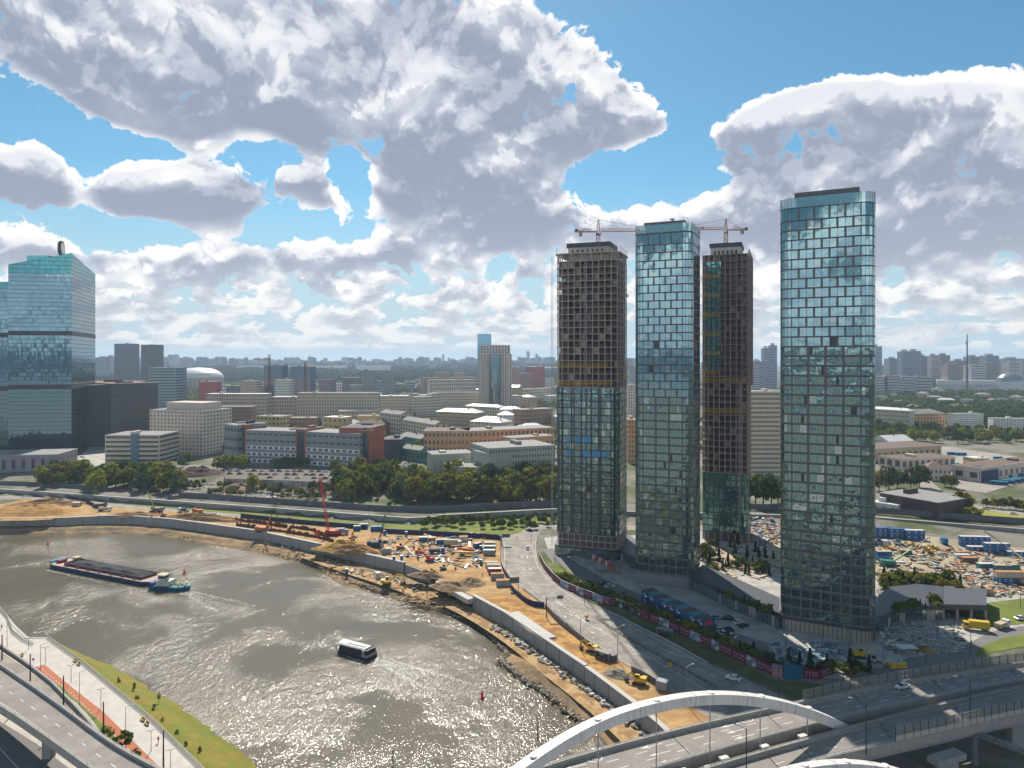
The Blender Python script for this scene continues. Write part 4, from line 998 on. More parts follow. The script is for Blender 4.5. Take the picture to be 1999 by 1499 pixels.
# street lights
def lamp(px, py, h, label, z=0, arm=(-2.2,.4), col=DARK, name='street_lamp', loc=None, group=None, double=False, r_=.13):
    p = loc or W(px, py, z); r = thing(name, label, 'street lamp', p, group=group)
    mb = MB(); mb.cyl((0,0,0),(0,0,h),r_*1.25,r_*.8,6); mb.build('pole', col, r)
    for s in ((1,-1) if double else (1,)):
        if arm:
            mb = MB(); mb.beam((0,0,h-.1),(arm[0]*s,arm[1]*s,h+.35),.09); mb.build('arm', col, r)
            mb = MB(); mb.cb((arm[0]*s*1.15,arm[1]*s*1.15,h+.36),(.9,.3,.14),atan2(arm[1]*s,arm[0]*s)); mb.build('lamp_head', STEEL, r)
    return r
lamp(1691,1473,12,'dark street lamp standing at the near edge of the near bridge deck', DZ, (-2.6,1.2))
lamp(1894,1418,11.3,'dark street lamp by the lattice gantry at the right edge', DZ, (-2.4,1.4))
lamp(1457,1512,10,'dark street lamp at the bottom edge beside the near deck', DZ, (-2.0,1.2))
lamp(1050,1446,6.2,'dark mast rising from the river side of the arch', 4, None)
lamp(767,1530,8,'slim dark mast cut by the bottom edge of the photo', 4, None)
# catenary gantry
g = thing('railway_gantry', 'grey lattice railway gantry under the near deck, lower right', 'gantry', W(1903,1494,0)); p1 = W(2060,1560,0)-W(1903,1494,0)
mb = MB(); truss(mb, (0,0,0), (0,0,8.2), .8, .8, 1.0, .09); mb.build('mast', STEEL, g)
mb = MB(); truss(mb, (0,0,8), (p1.x+4,p1.y-4,8), 1.0, 1.0, 1.2, .09); mb.build('truss_beam', STEEL, g)
poly_sheet('railway_bed', [(95,158,0),(108,165,0),(136,176,0),(300,215,0),(300,60,0),(150,40,0),(112,40,0),(84,100,0)], .05, mat('ballast', (.10,.075,.06), .95, var=.35, scale=.5, col2=(.15,.09,.05), world=True))
rl = MB()
for k_ in range(5):
    a = Vector((100+k_*4.6, 160-k_*2, .25)); b = a+Vector((70,-60,0))
    for s in (0, 1.5): rl.beam(a+Vector((s*.7,s*.7,0)), b+Vector((s*.7,s*.7,0)), .14, .2)
rl.build('railway_rails', mat('rail_steel', (.30,.22,.12), .4, metal=.6), kind='structure')
# ------------------------------------------------------------------ elevated road, lower left
OZ = 8.0
L1 = even(smooth_path(W2([(-420,1030),(-200,1165),(0,1301),(100,1368),(215,1456),(300,1502),(420,1560),(700,1700)], OZ), 2), 60)
L2 = even(smooth_path(W2([(-520,1100),(-260,1225),(0,1380),(85,1438),(172,1501),(270,1570),(400,1650),(640,1800)], OZ), 2), 60)
r = thing('elevated_road', 'curving elevated road with pale edge lines in the lower left corner', 'elevated road', L1[30]); o = L1[30]
A0 = [p-o for p in L1]; B0 = [p-o for p in L2]; dn = Vector((0,0,-1.6)); mb = MB()
strip(mb, B0, A0); strip(mb, [p+dn for p in A0], [p+dn for p in B0]); strip(mb, [p+dn for p in B0], B0); strip(mb, A0, [p+dn for p in A0]); mb.build('deck', DECK, r)
for Q in (A0, B0):
    mb = MB(); wall_path(mb, Q, -.3, .3, -1.2, .85, rel=True); mb.build('parapet', PAR, r)
    mb = MB()
    for a, b in zip(Q, Q[1:]): mb.beam(a+Vector((0,0,1.3)), b+Vector((0,0,1.3)), .08); mb.beam(a+Vector((0,0,.8)), a+Vector((0,0,1.3)), .08)
    mb.build('handrail', STEEL, r)
for i in range(8, 58, 9):
    mb = MB(); m_ = A0[i].lerp(B0[i], .5); mb.box(m_.x-1.1, m_.y-1.1, -OZ-2, m_.x+1.1, m_.y+1.1, -1.6); mb.build('pier', CONC, r)
mk = MB(); line(mk, lerp_path(L1, L2, .10), .2); line(mk, lerp_path(L1, L2, .88), .2); line(mk, lerp_path(L1, L2, .93), .2); mk.build('edge_lines', MARKY, kind='structure')
mk = MB(); dashes(mk, lerp_path(L1, L2, .5), .2, 2.5, 5); mk.build('lane_markings', MARK, kind='structure')
RA = even(W2([(-200,1118),(0,1262),(52,1297),(100,1334),(150,1385),(205,1448)], 3.5), 30); RB = even(W2([(-200,1165),(0,1312),(52,1345),(100,1378),(150,1420),(209,1456)], 3.5), 30)
RA = [p-Vector((0,0,.0)) for p in RA]
r = thing('slip_road', 'narrow slip road between the promenade and the elevated road', 'slip road', RA[15]); o = RA[15]; A0 = [p-o for p in RA]; B0 = [p-o for p in RB]
mb = MB(); dn = Vector((0,0,-5.4)); strip(mb, B0, A0); strip(mb, A0, [p+dn for p in A0]); mb.build('roadway', ASPH, r)
mb = MB(); wall_path(mb, A0, -.35, .25, -5.4, .9, rel=True); mb.build('parapet', PAR, r)
mk = MB(); line(mk, lerp_path(RA, RB, .16), .18); mk.build('edge_lines', MARKY, kind='structure')
poly_sheet('lower_road', [Vector((p.x, p.y, 0)) for p in W2([(-260,1260),(-20,1395),(70,1450),(150,1510),(300,1640),(-100,1900),(-900,1700)], -1.6)], -1.7, ASPHD)
mk = MB(); line(mk, W2([(-120,1385),(0,1461),(33,1497),(120,1590)], -1.68), .2); mk.build('edge_lines', MARK, kind='structure')
# promenade furniture
POLE = mat('dark_mast', (.045,.03,.035), .6, var=.1); GP = mat('grey_lamp', (.20,.20,.21), .5)
for i, (px, py) in enumerate([(4,1297),(59,1339),(124,1386),(202,1442),(319,1500)]):
    lamp(px, py, 9.6, f'dark tapering mast with wire hooks, {ordw(i)} from the left along the elevated road', 2 if i < 4 else ZP, None, POLE, 'trolley_mast', group='dark masts along the elevated road', r_=.2)
for i, (px, py, h, dbl) in enumerate([(14,1263,8.5,0),(56,1267,3.6,1),(79,1312,9,0),(89,1294,5,1),(139,1331,5,1),(155,1375,9.6,0),(197,1384,5.6,1),(245,1462,11,0),(295,1466,5.2,1),(333,1500,4.5,1)]):
    lamp(px, py, h, f'slim grey promenade lamp, {ordw(i)} from the left on the pale paving', ZP, (1.2,.5) if not dbl else (.5,.3), GP, group='grey lamps on the promenade', double=bool(dbl), r_=.08)
def bench(px, py, lab, rz=-.7):
    r = thing('bench', lab, 'bench', W(px, py, ZP), rz); mb = MB(); mb.box(-1,-.3,.42,1,.3,.5); mb.build('seat', mat('bench_wood', (.45,.30,.10), .7), r)
    mb = MB(); mb.box(-1,.28,.5,1,.34,.95); mb.build('backrest', MATS['bench_wood'], r)
    for x in (-.8,.8): mb = MB(); mb.box(x-.06,-.25,0,x+.06,.25,.42); mb.build('leg', DARK, r)
for px, py, lab in ((146,1292,'yellow wooden bench by the river railing, upstream one of the upper pair'),(153,1298,'yellow wooden bench by the river railing, downstream one of the upper pair'),(278,1407,'yellow wooden bench by the river railing, upstream one of the lower pair'),(286,1415,'yellow wooden bench by the river railing, downstream one of the lower pair'),(42,1281,'lone yellow bench beside the slip road wall')): bench(px, py, lab)
def railing(name, label, P, z, h, step=1.4, m=WHITE, infill=True):
    P = resample(P, step); o = P[0]; r = thing(name, label, 'railing', o); L = [p-o for p in P]; mb = MB()
    for a, b in zip(L, L[1:]):
        for zz in (h, h*.5, .12): mb.beam(a+Vector((0,0,zz)), b+Vector((0,0,zz)), .08)
        if infill:
            for t in (.25,.5,.75): q_ = a.lerp(b, t); mb.beam(q_+Vector((0,0,.1)), q_+Vector((0,0,h)), .05)
    mb.build('rails', m, r)
    k_ = MB(); k_.box(-.07,-.07,0,.07,.07,h+.05); f = k_.build('post', m, r); f.location = L[0]
    for p in L[1:100]: copy_of(f, 'post', r, p)
    if len(L) > 100:
        k_ = MB(); [k_.box(p.x-.07,p.y-.07,p.z,p.x+.07,p.y+.07,p.z+h+.05) for p in L[100:]]; k_.build('post', m, r, kind='stuff')
    return r
RW = mat('rail_pale', (.58,.55,.50), .5)
railing('railing', 'white river railing running down the promenade beside the grass bank', W2([(92,1246),(160,1294),(228,1350),(295,1406),(390,1499),(450,1565)], ZP), 0, 1.15, 1.6, RW)
railing('railing', 'white curved railing round the quay at the left edge', W2([(0,1190),(14,1206),(25,1235),(44,1250),(64,1259)], ZP), 0, 1.15, 1.3, RW)
sg = thing('road_sign', 'small blue round cycle sign at the top of the red lane', 'sign', W(65,1301,ZP)); mb = MB(); mb.cyl((0,0,0),(0,0,2.6),.05); mb.build('post', STEEL, sg); mb = MB(); mb.cyl((0,-.04,2.4),(0,.04,2.4),.42,n=16); mb.build('plate', BLUE, sg)
mk = MB(); cyc = W2([(76,1301),(105,1325),(140,1354),(185,1397),(225,1437),(255,1467),(288,1498)], ZP+.04); dashes(mk, cyc, .14, 1.2, 1.4); mk.build('cycle_markings', MARK, kind='structure')
# ------------------------------------------------------------------ city buildings
def wallm(name, c, **k): return mat('wall_'+name, c, .85, var=.12, scale=.15, streak=.22, **k)
WALLS = dict(cream=wallm('cream', (.62,.52,.38)), tan=wallm('tan', (0.449,0.343,0.224)), yellow=wallm('yellow', (0.660,0.475,0.198)), white=wallm('white', (0.660,0.647,0.607)),
 grey=wallm('grey', (0.343,0.343,0.343)), brown=wallm('brown', (0.343,0.198,0.132)), brick=wallm('brick', (0.396,0.119,0.066)), beige=wallm('beige', (.62,.52,.43)), stone=wallm('stone', (.54,.45,.34)),
 orange=wallm('orange', (0.607,0.330,0.158)), bluegrey=wallm('bluegrey', (0.158,0.211,0.264)), pink=wallm('pink', (0.475,0.264,0.224)), green=wallm('greygreen', (0.396,0.409,0.343)), dark=wallm('dark', (0.073,0.079,0.092)),
 teal=wallm('teal', (0.066,0.290,0.238)), darkblue=wallm('darkblue', (0.040,0.073,0.112)), redw=wallm('red', (0.502,0.119,0.092)), mauve=wallm('mauve', (0.290,0.251,0.277)))
ROOFS = dict(grey=mat('roof_grey', (.25,.24,.23), .85, var=.15, scale=.2), white=mat('roof_white', (.62,.60,.57), .5, var=.08, scale=.2), dark=mat('roof_dark', (.09,.085,.085), .85, var=.15), brown=mat('roof_brown', (.15,.10,.08), .85, var=.2), tan=mat('roof_tan', (.30,.25,.20), .85, var=.15))
WINB = glass('building_window', (.07,.085,.10), .15, metal=.3); FRW = mat('window_frame', (.55,.54,.52), .6)
_wm = {}
def winmesh(kind):
    if kind not in _wm:
        mb = MB()
        if kind == 'w': mb.box(-.5,-.07,0,.5,.02,1,0); mb.box(-.03,-.10,0,.03,-.06,1,1); mb.box(-.62,-.14,-.09,.62,.02,-.02,1)
        elif kind == 'p': mb.box(-.5,-.07,0,.5,.02,1,0)
        elif kind == 'f': mb.box(-.5,-.07,0,.5,.02,1,0); mb.box(-.56,-.10,-.05,-.5,.02,1.05,1); mb.box(.5,-.10,-.05,.56,.02,1.05,1); mb.box(-.5,-.10,-.05,.5,.02,0,1); mb.box(-.5,-.10,1,.5,.02,1.05,1); mb.box(-.03,-.10,0,.03,-.065,1,1)
        me = bpy.data.meshes.new('window'); me.from_pydata(mb.v, [], mb.f); me.materials.append(WINB); me.materials.append(FRW); me.polygons.foreach_set('material_index', mb.m); _wm[kind] = (me, mb)
    return _wm[kind]
def windows(root, places, kind, limit=100):        # places: (x, y, z, rz, w, h)
    me, src = winmesh(kind); rest = MB()
    for i, (x, y, z, rz, w, h) in enumerate(places):
        if i < limit:
            o = bpy.data.objects.new('window', me); COL.objects.link(o); o.parent = root; o.location = (x, y, z); o.rotation_euler.z = rz; o.scale = (w, 1, h)
        else:
            c, s = cos(rz), sin(rz); o_ = len(rest.v)
            rest.v += [(x+c*v[0]*w-s*v[1], y+s*v[0]*w+c*v[1], z+v[2]*h) for v in src.v]; rest.f += [tuple(o_+i_ for i_ in f) for f in src.f]; rest.m += src.m
    if rest.v: rest.build('window', [WINB, FRW], root, kind='stuff')
def bld(name, label, x0, y0, x1, y1, top, depth, wall='cream', roof='grey', fl=5, cols=10, win='w', ww=.5, wh=.55, rt='flat', cat='building', group=None, zb=None, boxes=1, band=False, limit=100, sidewin=True, extra=None):
    p0 = G(x0, y0); p1 = G(x1, y1)
    if zb is not None: p0 = W(x0, y0, zb); p1 = W(x1, y1, zb)
    z0 = min(p0.z, p1.z); H = CZ-(top-703)/F*p0.y-z0; L = (p1.xy-p0.xy).length; yaw = atan2(p1.y-p0.y, p1.x-p0.x)
    r = thing(name, label, cat, (p0.x, p0.y, z0), yaw, group); wm_ = WALLS[wall] if isinstance(wall, str) else wall; rm = ROOFS[roof] if isinstance(roof, str) else roof
    mb = MB(); mb.box(0,0,-4,L,depth,H); mb.build('wall', wm_, r)
    if rt == 'flat':
        mb = MB(); mb.box(-.25,-.25,H,L+.25,depth+.25,H+.35); mb.build('cornice', CONCL if wall != 'dark' else CLADB, r)
        mb = MB(); mb.box(.3,.3,H+.35,L-.3,depth-.3,H+.42); mb.build('roof', rm, r)
    elif rt == 'gable':
        mb = MB(); h = depth*.22; v = [(-.5,-.5,H),(L+.5,-.5,H),(L+.5,depth+.5,H),(-.5,depth+.5,H),(-.5,depth/2,H+h),(L+.5,depth/2,H+h)]
        mb.add(v, [(0,1,5,4),(2,3,4,5),(0,4,3),(1,2,5),(3,2,1,0)]); mb.build('roof', rm, r)
    elif rt == 'hip':
        mb = MB(); h = depth*.22; d = min(depth/2, L*.4); v = [(-.5,-.5,H),(L+.5,-.5,H),(L+.5,depth+.5,H),(-.5,depth+.5,H),(d,depth/2,H+h),(L-d,depth/2,H+h)]
        mb.add(v, [(0,1,5,4),(2,3,4,5),(0,4,3),(1,2,5),(3,2,1,0)]); mb.build('roof', rm, r)
    rnd = random.Random(hash((x0, y0, top)) & 0xffff)
    if rt == 'flat':
        for i in range(boxes):
            bx_ = rnd.uniform(.15,.8)*L; w = rnd.uniform(2,5); mb = MB(); mb.box(bx_, depth*.3, H+.4, min(L-1, bx_+w), depth*.65, H+rnd.uniform(1.6,3.2)); mb.build('roof_hut', wm_ if rnd.random() < .5 else rm, r)
    elif boxes:
        for i in range(boxes):
            bx_ = rnd.uniform(.15,.85)*L; mb = MB(); mb.box(bx_, depth*.4, H+depth*.12, bx_+1, depth*.4+.9, H+depth*.22+1.5); mb.build('chimney', WALLS['brick'], r)
    fh = H/fl; pl = []
    if band:
        for f in range(fl):
            z = f*fh+fh*.38
            pl.append((L/2, 0, z, 0, L*.965, fh*.42))
        for f in range(fl): pl.append((0, depth/2, f*fh+fh*.38, -pi/2, depth*.94, fh*.42)); pl.append((L, depth/2, f*fh+fh*.38, pi/2, depth*.94, fh*.42))
        windows(r, pl, 'p', 100)
    elif cols:
        cw = L/cols
        for f in range(fl-1, -1, -1):
            for c in range(cols): pl.append(((c+.5)*cw, 0, f*fh+fh*.28, 0, cw*ww, fh*wh))
        if sidewin:
            n2 = max(1, int(depth/cw)); right = p1.x < 0
            for f in range(fl):
                for c in range(n2): pl.append((L if right else 0, (c+.5)*depth/n2, f*fh+fh*.28, pi/2 if right else -pi/2, depth/n2*ww, fh*wh))
        windows(r, pl, win, limit)
    if extra: extra(r, L, depth, H, fh)
    return r
# far skyscraper on the left edge, with a disc shaped roof sign
GT4 = glass('city_glass', (.115,.20,.235), .04, wav=.05, metal=.88, wscale=.08); GT4D = glass('city_glass_teal', (.04,.22,.24), .08, metal=.6)
def bigglass(name, label, pts, hts, zb, nfl, pitch, seams=()):
    P = [Vector(p) for p in pts]; o = P[0]; r = thing(name, label, 'office tower', (o.x, o.y, zb)); L = [p-o for p in P]; n = len(L); H = [h-zb for h in hts]
    mb = MB(); vs = [(p.x,p.y,-3) for p in L]+[(p.x,p.y,h) for p, h in zip(L, H)]; mb.add(vs, [(i,(i+1)%n,(i+1)%n+n,i+n) for i in range(n)]+[tuple(range(n,2*n))]); mb.build('wall', CLADB, r)
    rest = MB(); made = 0; fh = 176/nfl
    for e in range(n-1) if n > 3 else range(n):
        a, b = L[e], L[(e+1) % n]; d = (b-a).length; nb = int(d/pitch)
        if e > 1: continue
        for f in range(nfl+7):
            z0, z1 = f*fh+.4, (f+1)*fh
            if any(abs((f+.5)*fh-s) < fh*.6 for s in seams): continue
            for j in range(nb):
                ha, hb_ = (H[e]+(H[(e+1)%n]-H[e])*(j+t_)/nb for t_ in (.03,.97)); ha -= .1; hb_ -= .1
                if z0 > max(ha, hb_): continue
                A_, B_ = a.lerp(b,(j+.03)/nb), a.lerp(b,(j+.97)/nb); mi_ = 1 if z0 > H[0]-9 else 0
                if z1 <= min(ha, hb_): pane(rest, A_, B_, z0, z1, .05, mi_, .012)
                else:
                    t_ = (B_-A_).normalized()*.05; rest.add([(A_.x+t_.y,A_.y-t_.x,min(z0,ha)),(B_.x+t_.y,B_.y-t_.x,min(z0,hb_)),(B_.x+t_.y,B_.y-t_.x,min(z1,hb_)),(A_.x+t_.y,A_.y-t_.x,min(z1,ha))], [(0,1,2,3)], mi_)
    rest.build('window', [GT4, GT4D], r, kind='stuff')
    for s in seams:
        mb = MB(); c = sum(L, Vector((0,0)))/n; mb.prism([p+(p-c).normalized()*.5 for p in L], s-1.2, s+1.2); mb.build('service_floor', DARK, r)
    return r
A4, B4, C4 = Vector((-484,689)), Vector((-430,700)), Vector((-459,790))
r4 = bigglass('glass_skyscraper', 'tall blue green glass skyscraper with a slanted roof at the left edge', [A4, B4, C4, Vector((-520,780))], [100-(516-703)/F*689, 100-(494-703)/F*700, 100-(535-703)/F*790, 190], 8, 44, 1.55, (117.5, 65))
d0 = (Vector((-447.5,712))-A4); mb = MB(); mb.cyl((d0.x-1.3,d0.y-.4,203),(d0.x+1.3,d0.y+.4,203),7.4,n=28); mb.cyl((d0.x-1.42,d0.y-.44,203),(d0.x+1.42,d0.y+.44,203),5.6,n=28,mi=1); mb.cyl((d0.x,d0.y,210),(d0.x,d0.y,217),.12,mi=0); mb.build('roof_sign_disc', [DARK, WHITE], r4)
mb = MB(); e0 = Vector((-466,706))-A4; mb.box(e0.x-9,e0.y-4,183,e0.x+12,e0.y+6,194.5); mb.build('plant_room', GT4D, r4)
bigglass('glass_skyscraper', 'narrow slice of a second glass skyscraper cut by the left edge', [(-560,720),(-493,708),(-510,790),(-590,800)], [100-(552-703)/F*720]*4, 8, 40, 1.7, (117.5, 65))
LED = glass('ledge_glass', (.30,.36,.40), .1, metal=.5)
def strips(r, L, d, H, fh):
    rn = random.Random(3); mb = MB()
    for i in range(150):
        x = rn.uniform(0,L-6); z = 3+floor(rn.uniform(0,(H-12)/3.6))*3.6; mb.box(x,-.7,z,x+rn.uniform(3,9),0,z+.8)
    mb.build('ledges', CONCL, r, kind='stuff')
    for k_ in range(int(L/6)): mb = MB(); mb.box(k_*6-.2,-.25,H-9,k_*6+.2,0,H); mb.build('fin', DARK, r)
bld('office_block', 'dark slab office with scattered pale ledges beside the skyscraper', 216,872,291,842,752,60,'dark','brown',14,18,'p',.85,.6, extra=strips, sidewin=True)
bld('office_block', 'dark glazed end of the ledged office, next to the skyscraper', 181,866,216,872,748,50,'dark','brown',14,8,'p',.88,.8)
bld('podium_building', 'low mauve grey podium with tall openings at the left edge', -160,930,112,918,893,40,'mauve','grey',1,14,'p',.35,.5)
def penth(r, L, d, H, fh): mb = MB(); mb.box(L*.2,d*.2,H,L*.9,d*.8,H+7.5); mb.build('penthouse', WALLS['beige'], r)
bld('hotel', 'broad beige twelve storey hotel block with a set back top', 292,884,396,889,800,42,'beige','grey',12,15,'w',.42,.45, extra=penth)
def stairr(r, L, d, H, fh): mb = MB(); mb.box(L*.48,-.8,0,L*.62,2,H+2); mb.build('stair_tower', WALLS['bluegrey'], r)
bld('banded_office', 'low white office with dark ribbon windows and a central stair tower', 205,904,311,904,850,38,'cream','grey',6,0,band=True, extra=stairr)
bld('apartment_tower', 'left one of the two dark twin towers near the horizon', 223,757,262,757,671,34,'dark','dark',24,9,'p',.5,.6)
bld('apartment_tower', 'right one of the two dark twin towers near the horizon', 275,766,309,766,673,32,'dark','dark',24,8,'p',.5,.6)
bld('stepped_office', 'pale blue stepped office of glass bands behind the hotel', 290,812,343,812,718,40,wallm('paleblue',(.30,.40,.44)),'grey',17,0,band=True)
